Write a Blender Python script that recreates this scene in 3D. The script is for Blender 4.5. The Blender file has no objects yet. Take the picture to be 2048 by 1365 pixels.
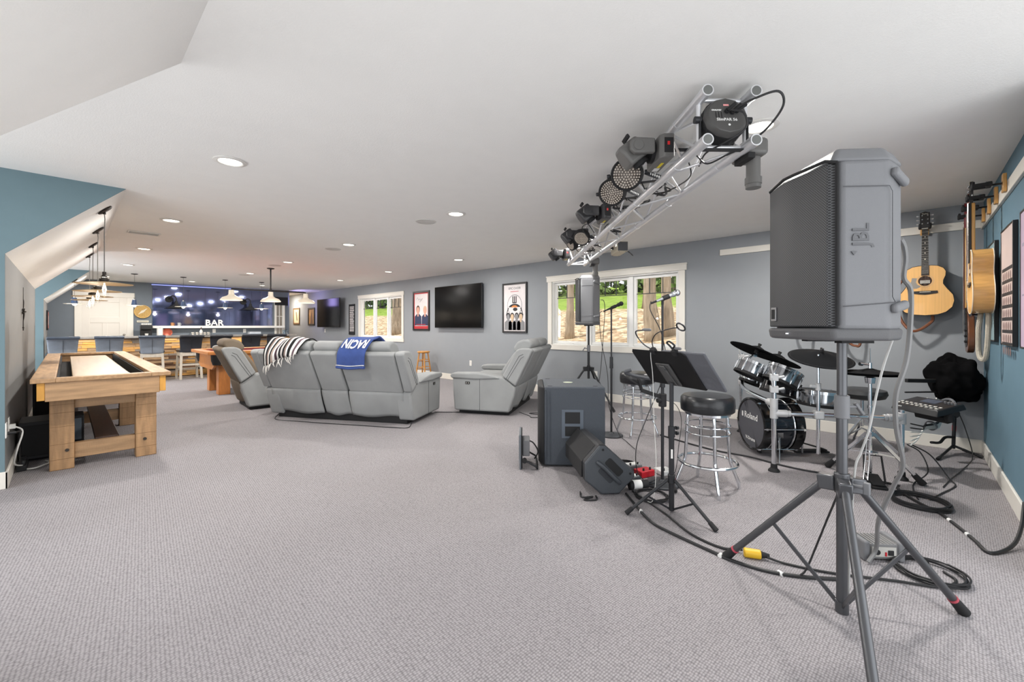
import bpy, bmesh, math, random
from mathutils import Vector, Matrix, Euler
R = math.radians
PI = math.pi
SC = bpy.context.scene
COL = SC.collection
random.seed(7)

# ------------------------------------------------------------------ helpers
def lin(c):
    out = []
    for v in c:
        v = v / 255.0
        out.append(v / 12.92 if v <= 0.04045 else ((v + 0.055) / 1.055) ** 2.4)
    return out

MATS = {}
def mat(name, col, rough=.5, metal=0., var=.06, vscale=6., stretch=(1, 1, 1), bump=0., bscale=80., emit=0., spec=.5, detail=3., ecol=None, coat=0., col2=None, bstretch=None):
    if name in MATS:
        return MATS[name]
    m = bpy.data.materials.new(name); m.use_nodes = True
    nt = m.node_tree; N = nt.nodes; L = nt.links
    b = N['Principled BSDF']
    c = lin(col)
    tc = N.new('ShaderNodeTexCoord')
    mp = N.new('ShaderNodeMapping'); mp.inputs['Scale'].default_value = stretch
    L.new(tc.outputs['Object'], mp.inputs['Vector'])
    nz = N.new('ShaderNodeTexNoise'); nz.inputs['Scale'].default_value = vscale; nz.inputs['Detail'].default_value = detail
    L.new(mp.outputs[0], nz.inputs['Vector'])
    rp = N.new('ShaderNodeValToRGB')
    rp.color_ramp.elements[0].position = .3; rp.color_ramp.elements[1].position = .7
    c2 = lin(col2) if col2 else [min(1, x * (1 + var)) for x in c]
    c1 = c if col2 else [x * (1 - var) for x in c]
    rp.color_ramp.elements[0].color = (*c1, 1); rp.color_ramp.elements[1].color = (*c2, 1)
    L.new(nz.outputs['Fac'], rp.inputs['Fac'])
    L.new(rp.outputs['Color'], b.inputs['Base Color'])
    b.inputs['Roughness'].default_value = rough; b.inputs['Metallic'].default_value = metal
    b.inputs['Specular IOR Level'].default_value = spec
    b.inputs['Coat Weight'].default_value = coat
    if bump:
        n2 = N.new('ShaderNodeTexNoise'); n2.inputs['Scale'].default_value = bscale; n2.inputs['Detail'].default_value = 2
        if bstretch:
            mp2 = N.new('ShaderNodeMapping'); mp2.inputs['Scale'].default_value = bstretch
            L.new(tc.outputs['Object'], mp2.inputs['Vector']); L.new(mp2.outputs[0], n2.inputs['Vector'])
        else:
            L.new(tc.outputs['Object'], n2.inputs['Vector'])
        bp = N.new('ShaderNodeBump'); bp.inputs['Strength'].default_value = bump; bp.inputs['Distance'].default_value = .01
        L.new(n2.outputs['Fac'], bp.inputs['Height']); L.new(bp.outputs[0], b.inputs['Normal'])
    if emit:
        b.inputs['Emission Color'].default_value = (*lin(ecol or col), 1); b.inputs['Emission Strength'].default_value = emit
    MATS[name] = m
    return m

def glass(name, tint=(255, 255, 255), refl=.06, rough=.02):
    if name in MATS: return MATS[name]
    m = bpy.data.materials.new(name); m.use_nodes = True
    nt = m.node_tree; N = nt.nodes; L = nt.links; N.remove(N['Principled BSDF'])
    t = N.new('ShaderNodeBsdfTransparent'); t.inputs['Color'].default_value = (*lin(tint), 1)
    g = N.new('ShaderNodeBsdfGlossy'); g.inputs['Roughness'].default_value = rough
    mx = N.new('ShaderNodeMixShader'); mx.inputs[0].default_value = refl
    L.new(t.outputs[0], mx.inputs[1]); L.new(g.outputs[0], mx.inputs[2]); L.new(mx.outputs[0], N['Material Output'].inputs['Surface'])
    MATS[name] = m
    return m

def frame_to(p0, p1):
    d = (Vector(p1) - Vector(p0))
    q = Vector((0, 0, 1)).rotation_difference(d.normalized()) if d.length > 1e-9 else Euler((0, 0, 0)).to_quaternion()
    return Matrix.Translation(Vector(p0)) @ q.to_matrix().to_4x4(), d.length

def T(loc=(0, 0, 0), rot=(0, 0, 0)):
    return Matrix.Translation(Vector(loc)) @ Euler([R(a) for a in rot]).to_matrix().to_4x4()

def spline(pts, n=8, closed=False):
    P = [Vector(p) for p in pts]; out = []
    m = len(P)
    segs = m if closed else m - 1
    for i in range(segs):
        if closed:
            a, b, c, d = P[(i - 1) % m], P[i], P[(i + 1) % m], P[(i + 2) % m]
        else:
            b, c = P[i], P[i + 1]
            a = P[i - 1] if i else b * 2 - c
            d = P[i + 2] if i + 2 < m else c * 2 - b
        for k in range(n):
            t = k / n
            out.append(.5 * ((2 * b) + (c - a) * t + (2 * a - 5 * b + 4 * c - d) * t * t + (3 * b - a - 3 * c + d) * t ** 3))
    if not closed: out.append(P[-1])
    return out

class MB:
    def __init__(s):
        s.v = []; s.f = []; s.mi = []
    def add(s, vs, fs, mi=0, M=None):
        o = len(s.v)
        for p in vs:
            p = Vector(p)
            s.v.append(M @ p if M is not None else p)
        for f in fs:
            s.f.append([i + o for i in f]); s.mi.append(mi)
        return s
    def box(s, c, size, mi=0, rot=(0, 0, 0), M=None):
        x, y, z = size[0] / 2, size[1] / 2, size[2] / 2
        vs = [(-x, -y, -z), (x, -y, -z), (x, y, -z), (-x, y, -z), (-x, -y, z), (x, -y, z), (x, y, z), (-x, y, z)]
        fs = [(0, 3, 2, 1), (4, 5, 6, 7), (0, 1, 5, 4), (1, 2, 6, 5), (2, 3, 7, 6), (3, 0, 4, 7)]
        m = T(c, rot)
        return s.add(vs, fs, mi, M @ m if M is not None else m)
    def bx(s, x0, x1, y0, y1, z0, z1, mi=0, M=None):
        return s.box(((x0 + x1) / 2, (y0 + y1) / 2, (z0 + z1) / 2), (abs(x1 - x0), abs(y1 - y0), abs(z1 - z0)), mi, M=M)
    def bar(s, p0, p1, w, h, mi=0, M=None, up=(0, 0, 1)):
        p0 = Vector(p0); p1 = Vector(p1); d = (p1 - p0).normalized()
        u = Vector(up)
        if abs(d.dot(u)) > .99: u = Vector((1, 0, 0))
        a = d.cross(u).normalized() * w / 2; b = a.cross(d).normalized() * h / 2
        vs = [p0 - a - b, p0 + a - b, p0 + a + b, p0 - a + b, p1 - a - b, p1 + a - b, p1 + a + b, p1 - a + b]
        return s.add(vs, [(0, 3, 2, 1), (4, 5, 6, 7), (0, 1, 5, 4), (1, 2, 6, 5), (2, 3, 7, 6), (3, 0, 4, 7)], mi, M)
    def cyl(s, p0, p1, r0, r1=None, n=14, mi=0, M=None, cap=True):
        r1 = r0 if r1 is None else r1
        m, l = frame_to(p0, p1)
        if M is not None: m = M @ m
        vs = [(r0 * math.cos(2 * PI * i / n), r0 * math.sin(2 * PI * i / n), 0) for i in range(n)] + \
             [(r1 * math.cos(2 * PI * i / n), r1 * math.sin(2 * PI * i / n), l) for i in range(n)]
        fs = [(i, (i + 1) % n, n + (i + 1) % n, n + i) for i in range(n)]
        if cap: fs += [tuple(range(n - 1, -1, -1)), tuple(range(n, 2 * n))]
        return s.add(vs, fs, mi, m)
    def tube(s, pts, r, n=8, mi=0, M=None, closed=False, cap=True):
        P = [Vector(p) for p in pts]
        Q = [P[0]]
        for p in P[1:]:
            if (p - Q[-1]).length > 1e-5: Q.append(p)
        P = Q; m = len(P)
        if m < 2: return s
        tan = []
        for i in range(m):
            a = P[(i - 1) % m] if (closed or i > 0) else P[i]
            b = P[(i + 1) % m] if (closed or i < m - 1) else P[i]
            tan.append((b - a).normalized())
        u = Vector((0, 0, 1)) if abs(tan[0].z) < .9 else Vector((1, 0, 0))
        u = (u - tan[0] * u.dot(tan[0])).normalized()
        vs = []
        for i in range(m):
            u = (u - tan[i] * u.dot(tan[i]))
            u = u.normalized() if u.length > 1e-6 else tan[i].orthogonal().normalized()
            w = tan[i].cross(u)
            rr = r[i] if isinstance(r, (list, tuple)) else r
            for k in range(n):
                a = 2 * PI * k / n
                vs.append(P[i] + (u * math.cos(a) + w * math.sin(a)) * rr)
        fs = []
        for i in range(m if closed else m - 1):
            j = (i + 1) % m
            for k in range(n):
                l = (k + 1) % n
                fs.append((i * n + k, i * n + l, j * n + l, j * n + k))
        if cap and not closed:
            fs += [tuple(range(n - 1, -1, -1)), tuple(range((m - 1) * n, m * n))]
        return s.add(vs, fs, mi, M)
    def lathe(s, prof, n=24, mi=0, M=None, a0=0., a1=2 * PI):
        full = abs(a1 - a0 - 2 * PI) < 1e-6
        vs = []; k = len(prof); cnt = n if full else n + 1
        for i in range(cnt):
            a = a0 + (a1 - a0) * i / n
            for r, z in prof: vs.append((r * math.cos(a), r * math.sin(a), z))
        fs = []
        for i in range(n):
            j = (i + 1) % cnt
            for q in range(k - 1):
                f = [i * k + q, j * k + q, j * k + q + 1, i * k + q + 1]
                if prof[q][0] < 1e-7: f = [f[0], f[2], f[3]]
                elif prof[q + 1][0] < 1e-7: f = [f[0], f[1], f[2]]
                fs.append(f)
        return s.add(vs, fs, mi, M)
    def prism(s, poly, h0, h1, mi=0, M=None, plane='xy', top=None):
        n = len(poly); q = top or poly
        def mk(p, h):
            if plane == 'xy': return (p[0], p[1], h)
            if plane == 'xz': return (p[0], h, p[1])
            return (h, p[0], p[1])
        vs = [mk(p, h0) for p in poly] + [mk(p, h1) for p in q]
        fs = [(i, (i + 1) % n, n + (i + 1) % n, n + i) for i in range(n)] + [tuple(range(n - 1, -1, -1)), tuple(range(n, 2 * n))]
        return s.add(vs, fs, mi, M)
    def sphere(s, c, r, n=16, mi=0, M=None, sc=(1, 1, 1)):
        k = max(4, n // 2); prof = [(r * math.sin(PI * i / k) if 0 < i < k else 0., -r * math.cos(PI * i / k)) for i in range(k + 1)]
        m = Matrix.Translation(Vector(c)) @ Matrix.Diagonal((*sc, 1))
        return s.lathe(prof, n, mi, M @ m if M is not None else m)
    def torus(s, c, R_, r, n=28, k=8, mi=0, M=None, rot=(0, 0, 0)):
        m = T(c, rot)
        pts = [(R_ * math.cos(2 * PI * i / n), R_ * math.sin(2 * PI * i / n), 0) for i in range(n)]
        return s.tube(pts, r, k, mi, M @ m if M is not None else m, closed=True)
    def grid(s, fn, nu, nv, mi=0, M=None):
        vs = [fn(i / nu, j / nv) for i in range(nu + 1) for j in range(nv + 1)]
        w = nv + 1
        fs = [(i * w + j, (i + 1) * w + j, (i + 1) * w + j + 1, i * w + j + 1) for i in range(nu) for j in range(nv)]
        return s.add(vs, fs, mi, M)
    def text(s, txt, size, mi=0, M=None, ext=.001, align='CENTER', bold=0., sx=1.):
        cu = bpy.data.curves.new('t', 'FONT'); cu.body = txt; cu.size = size; cu.extrude = ext; cu.align_x = align; cu.align_y = 'CENTER'; cu.offset = bold
        cu.resolution_u = 2
        o = bpy.data.objects.new('t', cu); COL.objects.link(o)
        bpy.context.view_layer.update()
        me = bpy.data.meshes.new_from_object(o.evaluated_get(bpy.context.evaluated_depsgraph_get()))
        s.add([(v.co.x * sx, v.co.y, v.co.z) for v in me.vertices], [tuple(p.vertices) for p in me.polygons], mi, M)
        bpy.data.objects.remove(o); bpy.data.curves.remove(cu); bpy.data.meshes.remove(me)
        return s
    def obj(s, name, mats, parent=None, bevel=0., seg=2, sub=0, angle=38, label=None, fix=True, solid=0.):
        me = bpy.data.meshes.new(name)
        me.from_pydata([tuple(p) for p in s.v], [], s.f)
        if not isinstance(mats, (list, tuple)): mats = [mats]
        for m in mats: me.materials.append(m)
        me.polygons.foreach_set('material_index', s.mi)
        if fix:
            b = bmesh.new(); b.from_mesh(me); bmesh.ops.recalc_face_normals(b, faces=b.faces); b.to_mesh(me); b.free()
        me.polygons.foreach_set('use_smooth', [True] * len(me.polygons))
        me.update()
        if not sub: me.set_sharp_from_angle(angle=R(angle))
        o = bpy.data.objects.new(name, me); COL.objects.link(o)
        if parent is not None: o.parent = parent
        if solid:
            md = o.modifiers.new('solid', 'SOLIDIFY'); md.thickness = solid; md.offset = 0
        if bevel:
            md = o.modifiers.new('bevel', 'BEVEL'); md.width = bevel; md.segments = seg; md.limit_method = 'ANGLE'; md.angle_limit = R(30)
            md.use_clamp_overlap = True
        if sub:
            md = o.modifiers.new('sub', 'SUBSURF'); md.levels = sub; md.render_levels = sub
        if label: o['label'] = label
        return o

def tag(o, label, cat, group=None, kind=None):
    if label: o['label'] = label
    if cat: o['category'] = cat
    if group: o['group'] = group
    if kind: o['kind'] = kind
    return o

def thing(name, label, cat, loc=(0, 0, 0), rz=0., group=None, rot=None):
    o = bpy.data.objects.new(name, None); COL.objects.link(o)
    o.empty_display_size = .1
    o.location = loc; o.rotation_euler = rot if rot is not None else (0, 0, R(rz))
    return tag(o, label, cat, group)

def copy_tree(o, parent=None):
    c = o.copy(); COL.objects.link(c)
    if parent is not None: c.parent = parent
    for ch in list(o.children): copy_tree(ch, c)
    return c

def dup(o, loc, rz=None, label=None, group=None, rot=None):
    c = copy_tree(o); c.location = loc
    if rz is not None: c.rotation_euler = (0, 0, R(rz))
    if rot is not None: c.rotation_euler = rot
    if label: c['label'] = label
    if group: c['group'] = group
    return c

def struct(mb, name, m, bevel=0., parent=None, label=None, **k):
    o = mb.obj(name, m, parent, bevel, **k)
    o['kind'] = 'structure'
    if label: o['label'] = label
    return o

# ------------------------------------------------------------------ shared materials
BLACK = mat('black_plastic', (30, 31, 33), .45, var=.1)
MBLACK = mat('matte_black', (22, 22, 24), .75, var=.12)
CHROME = mat('chrome', (225, 228, 232), .14, 1., var=.04, vscale=3)
ALU = mat('aluminium', (226, 227, 230), .34, .6, var=.05, vscale=9)
WHITE = mat('white_paint', (232, 230, 225), .45, var=.015)
GREYP = mat('grey_plastic', (112, 113, 116), .55, var=.05)
IRON = mat('dark_iron', (52, 47, 44), .5, .6, var=.15)
CABLE = mat('cable_black', (28, 28, 30), .5, var=.1)
WCABLE = mat('cable_white', (214, 214, 210), .45, var=.04)
BULB = mat('bulb_glow', (255, 244, 224), .3, emit=6., ecol=(255, 236, 205))
# ------------------------------------------------------------------ camera, world, light
XL, XW, YR, ZC = -.32, 6.105, -.515, 2.44
SX, SZ = .36, 1.79          # the left slope runs from (XL, SZ) up to (SX, ZC)
D1a, D1b, D2a, D2b, YF, YE = 2.42, 5.0, 9.5, 12.95, 15.45, 18.6

cd = bpy.data.cameras.new('camera'); cam = bpy.data.objects.new('camera', cd); COL.objects.link(cam)
cam.location = (0, 0, 1.24); cam.rotation_euler = (R(90), 0, R(-46.6))
cd.sensor_width = 36; cd.lens = 843 / 2048 * 36; cd.shift_y = -30.5 / 2048; cd.clip_start = .02; cd.clip_end = 300
SC.camera = cam
SC.view_settings.view_transform = 'Standard'; SC.view_settings.look = 'None'
SC.view_settings.exposure = 0.0
cy = SC.cycles
cy.use_denoising = True; cy.max_bounces = 8; cy.diffuse_bounces = 5; cy.glossy_bounces = 4; cy.transparent_max_bounces = 12
cy.use_adaptive_sampling = True; cy.adaptive_threshold = .02; cy.sample_clamp_indirect = 6; cy.caustics_reflective = False; cy.caustics_refractive = False

w = bpy.data.worlds.new('sky'); SC.world = w; w.use_nodes = True
wn = w.node_tree.nodes; wb = wn['Background']
wb.inputs['Color'].default_value = (.93, .965, 1.0, 1); wb.inputs['Strength'].default_value = 1.15

def lamp(name, kind, loc, power, col=(1, 1, 1), size=.2, rot=(0, 0, 0), sy=None, spread=None):
    l = bpy.data.lights.new(name, kind); l.energy = power; l.color = col
    if kind == 'AREA':
        l.shape = 'RECTANGLE' if sy else 'DISK'; l.size = size
        if sy: l.size_y = sy
        if spread: l.spread = R(spread)
    elif kind == 'SUN': l.angle = R(size)
    else: l.shadow_soft_size = size
    o = bpy.data.objects.new(name, l); COL.objects.link(o); o.location = loc; o.rotation_euler = [R(a) for a in rot]
    return o
lamp('near_fill_light', 'AREA', (1.4, -1.5, 1.2), 45, (.96, .98, 1), 3.4, (90, 0, 0), 2.2)  # unseen fill lamp added behind the camera, not a window
lamp('dormer_window_light', 'AREA', (-2.15, 3.7, 1.35), 50, (.97, .98, 1), 2.0, (90, 0, -90), 2.0)
lamp('dormer_window_light', 'AREA', (-2.4, 11.3, 1.4), 140, (.98, .98, 1), 2.2, (90, 0, -90), 1.4)
lamp('side_fill_light', 'AREA', (XL + .03, 1.0, 1.0), 26, (.97, .98, 1), 2.4, (90, 0, -90), 1.4)  # added fill lamp out of view on the solid knee wall, no window there
sun = lamp('sun', 'SUN', (20, 10, 30), 3.2, (1, .95, .86), 1.0)
sun.rotation_euler = Vector((.42, -.33, -.85)).to_track_quat('-Z', 'Y').to_euler()

# ------------------------------------------------------------------ materials of the shell
def carpet():
    m = mat('carpet', (170, 161, 158), .95, spec=.1)
    nt = m.node_tree; N = nt.nodes; L = nt.links; b = N['Principled BSDF']
    tc = N.new('ShaderNodeTexCoord'); mp = N.new('ShaderNodeMapping'); mp.inputs['Rotation'].default_value = (0, 0, R(4)); mp.inputs['Scale'].default_value = (1, 1.35, 1)
    L.new(tc.outputs['Object'], mp.inputs[0])
    v = N.new('ShaderNodeTexVoronoi'); v.inputs['Scale'].default_value = 74; v.inputs['Randomness'].default_value = .3
    L.new(mp.outputs[0], v.inputs['Vector'])
    n = N.new('ShaderNodeTexNoise'); n.inputs['Scale'].default_value = .55; n.inputs['Detail'].default_value = 3
    L.new(tc.outputs['Object'], n.inputs[0])
    r1 = N.new('ShaderNodeValToRGB'); r1.color_ramp.elements[0].position = .15; r1.color_ramp.elements[1].position = .75
    r1.color_ramp.elements[0].color = (*lin((166, 163, 165)), 1); r1.color_ramp.elements[1].color = (*lin((111, 108, 111)), 1)
    L.new(v.outputs['Distance'], r1.inputs[0])
    r2 = N.new('ShaderNodeValToRGB'); r2.color_ramp.elements[0].position = .35; r2.color_ramp.elements[1].position = .65
    r2.color_ramp.elements[0].color = (.93, .91, .9, 1); r2.color_ramp.elements[1].color = (1.03, 1.02, 1.02, 1)
    L.new(n.outputs['Fac'], r2.inputs[0])
    mx = N.new('ShaderNodeMix'); mx.data_type = 'RGBA'; mx.blend_type = 'MULTIPLY'; mx.inputs[0].default_value = 1
    L.new(r1.outputs[0], mx.inputs[6]); L.new(r2.outputs[0], mx.inputs[7]); L.new(mx.outputs[2], b.inputs['Base Color'])
    bp = N.new('ShaderNodeBump'); bp.inputs['Strength'].default_value = .5; bp.inputs['Distance'].default_value = .006; bp.invert = True
    L.new(v.outputs['Distance'], bp.inputs['Height']); L.new(bp.outputs[0], b.inputs['Normal'])
    return m
CARPET = carpet()
CEIL = mat('ceiling_paint', (238, 237, 234), .9, var=.01, bump=.12, bscale=140, spec=.2)
GWALL = mat('grey_wall_paint', (146, 150, 154), .8, var=.012, bump=.05, bscale=160, spec=.25)
LWALL = mat('warm_grey_wall_paint', (126, 126, 125), .7, var=.02, bump=.05, bscale=160, spec=.3)
TEAL = mat('teal_wall_paint', (106, 127, 134), .8, var=.02, bump=.05, bscale=160, spec=.2)
TEALD = mat('deep_teal_wall_paint', (96, 124, 139), .75, var=.03, bump=.05, bscale=160, spec=.25)
BWALL = mat('slate_wall_paint', (112, 120, 128), .8, var=.02, spec=.2)
TRIM = mat('trim_paint', (226, 222, 213), .45, var=.01)
GLASS = glass('window_glass', refl=.04)

# ------------------------------------------------------------------ shell
m = MB(); m.bx(-2.2, XW + .15, -1.6, YE + .1, -.1, 0); struct(m, 'floor', CARPET)
m = MB()
m.bx(SX, XW + .2, -.7, YE + .2, ZC, ZC + .06)
for a, b in ((D1a, D1b), (D2a, D2b)): m.bx(-2.2, SX, a, b, ZC, ZC + .06)
for a, b in ((-.7, D1a), (D1b + .013, D2a - .013), (D2b + .013, YF)):
    m.add([(XL - .04, a, SZ - .04), (SX, a, ZC), (SX, b, ZC), (XL - .04, b, SZ - .04), (XL - .04, a, SZ + .04), (SX, a, ZC + .06), (SX, b, ZC + .06), (XL - .04, b, SZ + .04)],
          [(0, 3, 2, 1), (4, 5, 6, 7), (0, 1, 5, 4), (1, 2, 6, 5), (2, 3, 7, 6), (3, 0, 4, 7)])
struct(m, 'ceiling', CEIL)
m = MB(); m.bx(XL - .12, XL, -.7, D1a, 0, SZ); struct(m, 'wall_left_near', LWALL)
m = MB(); m.bx(XL - .12, XL, D1b + .01, D2a, 0, SZ); struct(m, 'wall_left', LWALL)
m = MB(); m.bx(XL - .12, XL, D2b + .01, YF, 0, SZ); struct(m, 'wall_left_beyond_dormer', LWALL)
for nm, y in (('wall_dormer_near', D1b), ('wall_dormer_far', D2b)):
    m = MB(); m.prism([(-2.2, 0), (XL - .001, 0), (XL - .001, SZ), (SX, ZC), (-2.2, ZC)], y, y + .012, plane='xz'); struct(m, nm, TEAL)
m = MB(); m.prism([(-2.2, 0), (XL, 0), (XL, SZ), (SX, ZC), (-2.2, ZC)], D2a - .012, D2a, plane='xz'); struct(m, 'wall_dormer_side', TEAL)
# outer wall of the far dormer with a tall opening for daylight
m = MB(); m.bx(-2.2, -2.1, D2a, D2b, 0, .7); m.bx(-2.2, -2.1, D2a, D2b, 2.1, ZC); m.bx(-2.2, -2.1, D2a, D2a + .5, .7, 2.1); m.bx(-2.2, -2.1, D2b - .5, D2b, .7, 2.1)
struct(m, 'wall_dormer_outer', TEAL)

# window wall with its two openings
W1 = (2.44, 4.76, .9, 2.04); W2 = (9.78, 12.08, .9, 2.05)
m = MB()
ys = [YR - .1, W1[0], W1[1], W2[0], W2[1], YE + .1]
for a, b in ((ys[0], ys[1]), (ys[2], ys[3]), (ys[4], ys[5])): m.bx(XW, XW + .15, a, b, 0, ZC)
for W in (W1, W2):
    m.bx(XW, XW + .15, W[0], W[1], 0, W[2]); m.bx(XW, XW + .15, W[0], W[1], W[3], ZC)
struct(m, 'wall_right', GWALL)
m = MB(); m.bx(3.2, XW, YR - .1, YR, 0, ZC); struct(m, 'wall_near', TEALD)
# far wall, with a narrow glazed door at its right end
m = MB(); m.bx(XL - .1, 4.78, YF, YF + .12, 0, ZC); m.bx(5.1, 5.24, YF, YF + .12, 0, ZC); m.bx(4.78, 5.1, YF, YF + .12, 2.08, ZC)
struct(m, 'wall_far', BWALL)
m = MB(); m.bx(5.12, 5.24, YF + .12, YE, 0, ZC); m.bx(5.24, XW, YE, YE + .1, 0, ZC); struct(m, 'wall_alcove', mat('beige_wall_paint', (176, 160, 140), .8, var=.02))

# baseboards
m = MB(); m.bx(XW - .016, XW, YR, YE, 0, .13); struct(m, 'baseboard_right', TRIM, .004)
m = MB(); m.bx(3.2, XW - .016, YR, YR + .016, 0, .13); struct(m, 'baseboard_near', TRIM, .004)
m = MB(); m.bx(XL, XL + .016, D1b - .016, D2a, 0, .13); m.bx(XL - .5, XL + .016, D1b - .016, D1b, 0, .13); struct(m, 'baseboard_left', TRIM, .004)
m = MB(); m.bx(XL, XL + .016, D2b - .016, YF, 0, .13); m.bx(XL - .5, XL, D2b - .016, D2b, 0, .13); struct(m, 'baseboard_far', TRIM, .004)
# white picture rails that carry the guitar hangers
m = MB(); m.bx(XW - .02, XW, YR + .02, 1.88, 2.19, 2.27); struct(m, 'trim_1', TRIM, .003)
m = MB(); m.bx(3.3, XW, YR, YR + .02, 2.175, 2.265); struct(m, 'trim_2', TRIM, .003)

# windows
VINYL = mat('window_vinyl', (236, 236, 233), .4, var=.01)
MUNT = mat('dark_muntin', (52, 54, 54), .5)
def window(n, W, label):
    y0, y1, z0, z1 = W
    r = thing('window_%d' % n, label, 'window', (XW, (y0 + y1) / 2, z0)); r['kind'] = 'structure'
    h = (y1 - y0) / 2; H = z1 - z0
    m = MB()
    m.bx(-.022, -.001, -h - .1, h + .1, -.09, 0); m.bx(-.022, -.001, -h - .09, -h, 0, H); m.bx(-.022, -.001, h, h + .09, 0, H)
    m.bx(-.026, -.001, -h - .115, h + .115, H, H + .1); m.bx(-.034, -.001, -h - .125, h + .125, H + .085, H + .105)
    m.obj('casing', TRIM, r, .004)
    m = MB()   # jamb and mullions
    m.bx(-.001, .11, -h, h, 0, .02); m.bx(-.001, .11, -h, h, H - .02, H); m.bx(-.001, .11, -h, -h + .02, .02, H - .02); m.bx(-.001, .11, h - .02, h, .02, H - .02)
    cw = (2 * h) / 3
    for k in (1, 2): m.bx(.03, .11, -h + k * cw - .035, -h + k * cw + .035, .02, H - .02)
    m.obj('jamb', VINYL, r, .003)
    for k in range(3):
        a = -h + k * cw + (.037 if k else .022); b = -h + (k + 1) * cw - (.037 if k < 2 else .022)
        s = MB(); t = .045
        s.bx(.055, .095, a, b, .022, .022 + t); s.bx(.055, .095, a, b, H - .022 - t, H - .022); s.bx(.055, .095, a, a + t, .022 + t, H - .022 - t); s.bx(.055, .095, b - t, b, .022 + t, H - .022 - t)
        f = s.obj('sash', VINYL, r, .003)
        g = MB(); g.bx(.073, .077, a + t, b - t, .022 + t, H - .022 - t); g.obj('pane', GLASS, f)
        q = MB(); zc = H * .735
        q.bx(.066, .084, a + t, b - t, zc - .006, zc + .006)
        for u in (1 / 3, 2 / 3):
            yy = a + t + (b - a - 2 * t) * u; q.bx(.067, .083, yy - .005, yy + .005, zc, H - .022 - t)
        q.obj('muntin', MUNT, f)
        if k == 2 or n == 2:
            c = MB(); c.bx(.03, .055, (a + b) / 2 - .05, (a + b) / 2 + .05, .022, .04); c.tube([(.03, (a + b) / 2, .04), (.01, (a + b) / 2 + .03, .05), (.005, (a + b) / 2 + .09, .045)], .006, 6)
            c.obj('crank', VINYL, f)
    return r
window(1, W1, 'wide white three-light window behind the microphones, beside the drums')
window(2, W2, 'white three-light window beyond the sofa, left of the framed duo poster')

# outside: a leaf-strewn bank that climbs to a lawn, with trees
def hill():
    m = mat('hillside', (170, 140, 105), 1., spec=.05)
    nt = m.node_tree; N = nt.nodes; L = nt.links; b = N['Principled BSDF']
    tc = N.new('ShaderNodeTexCoord')
    v = N.new('ShaderNodeTexVoronoi'); v.inputs['Scale'].default_value = 9; L.new(tc.outputs['Object'], v.inputs[0])
    r = N.new('ShaderNodeValToRGB'); e = r.color_ramp.elements
    e[0].position = 0; e[0].color = (*lin((132, 110, 88)), 1); e[1].position = 1; e[1].color = (*lin((236, 222, 198)), 1)
    x = e.new(.45); x.color = (*lin((190, 164, 134)), 1); x = e.new(.7); x.color = (*lin((218, 198, 166)), 1)
    L.new(v.outputs['Color'], r.inputs[0])
    n = N.new('ShaderNodeTexNoise'); n.inputs['Scale'].default_value = 3; n.inputs['Detail'].default_value = 5; L.new(tc.outputs['Object'], n.inputs[0])
    g = N.new('ShaderNodeValToRGB'); g.color_ramp.elements[0].position = .35; g.color_ramp.elements[1].position = .7
    g.color_ramp.elements[0].color = (*lin((116, 146, 58)), 1); g.color_ramp.elements[1].color = (*lin((168, 190, 96)), 1)
    L.new(n.outputs['Fac'], g.inputs[0])
    s = N.new('ShaderNodeSeparateXYZ'); L.new(tc.outputs['Object'], s.inputs[0])
    ad = N.new('ShaderNodeMath'); ad.operation = 'MULTIPLY_ADD'; ad.inputs[1].default_value = 2.2; L.new(n.outputs['Fac'], ad.inputs[0]); L.new(s.outputs['X'], ad.inputs[2])
    mr = N.new('ShaderNodeMapRange'); mr.inputs['From Min'].default_value = 13.4; mr.inputs['From Max'].default_value = 14.2; L.new(ad.outputs[0], mr.inputs[0])
    mx = N.new('ShaderNodeMix'); mx.data_type = 'RGBA'; L.new(mr.outputs[0], mx.inputs[0]); L.new(r.outputs[0], mx.inputs[6]); L.new(g.outputs[0], mx.inputs[7])
    L.new(mx.outputs[2], b.inputs['Base Color'])
    return m
from mathutils import noise
def hz(x, y):
    t = x - XW
    z = .35 + .225 * t if t < 6.5 else .35 + .225 * 6.5 + .12 * (t - 6.5)
    return z + .10 * noise.noise(Vector((x * .7, y * .7, 3))) + .03 * noise.noise(Vector((x * 3, y * 3, 1)))
m = MB(); m.grid(lambda u, v: (XW + .2 + 48 * u ** 1.6, -14 + 74 * v, hz(XW + .2 + 48 * u ** 1.6, -14 + 74 * v)), 60, 110); struct(m, 'ground_outside', hill())
BARK = mat('bark', (182, 166, 146), 1., var=.3, vscale=3, stretch=(6, 6, 1), bump=.8, bscale=9, bstretch=(4, 4, .7), spec=.05)
BARK2 = mat('bark_dark', (140, 126, 110), 1., var=.3, vscale=3, stretch=(6, 6, 1), bump=.8, bscale=9, bstretch=(4, 4, .7), spec=.05)
LEAF = mat('foliage', (118, 140, 84), .9, var=.35, vscale=2, spec=.1)
LEAF2 = mat('foliage_dark', (86, 104, 72), .9, var=.4, vscale=2, spec=.1)
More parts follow.
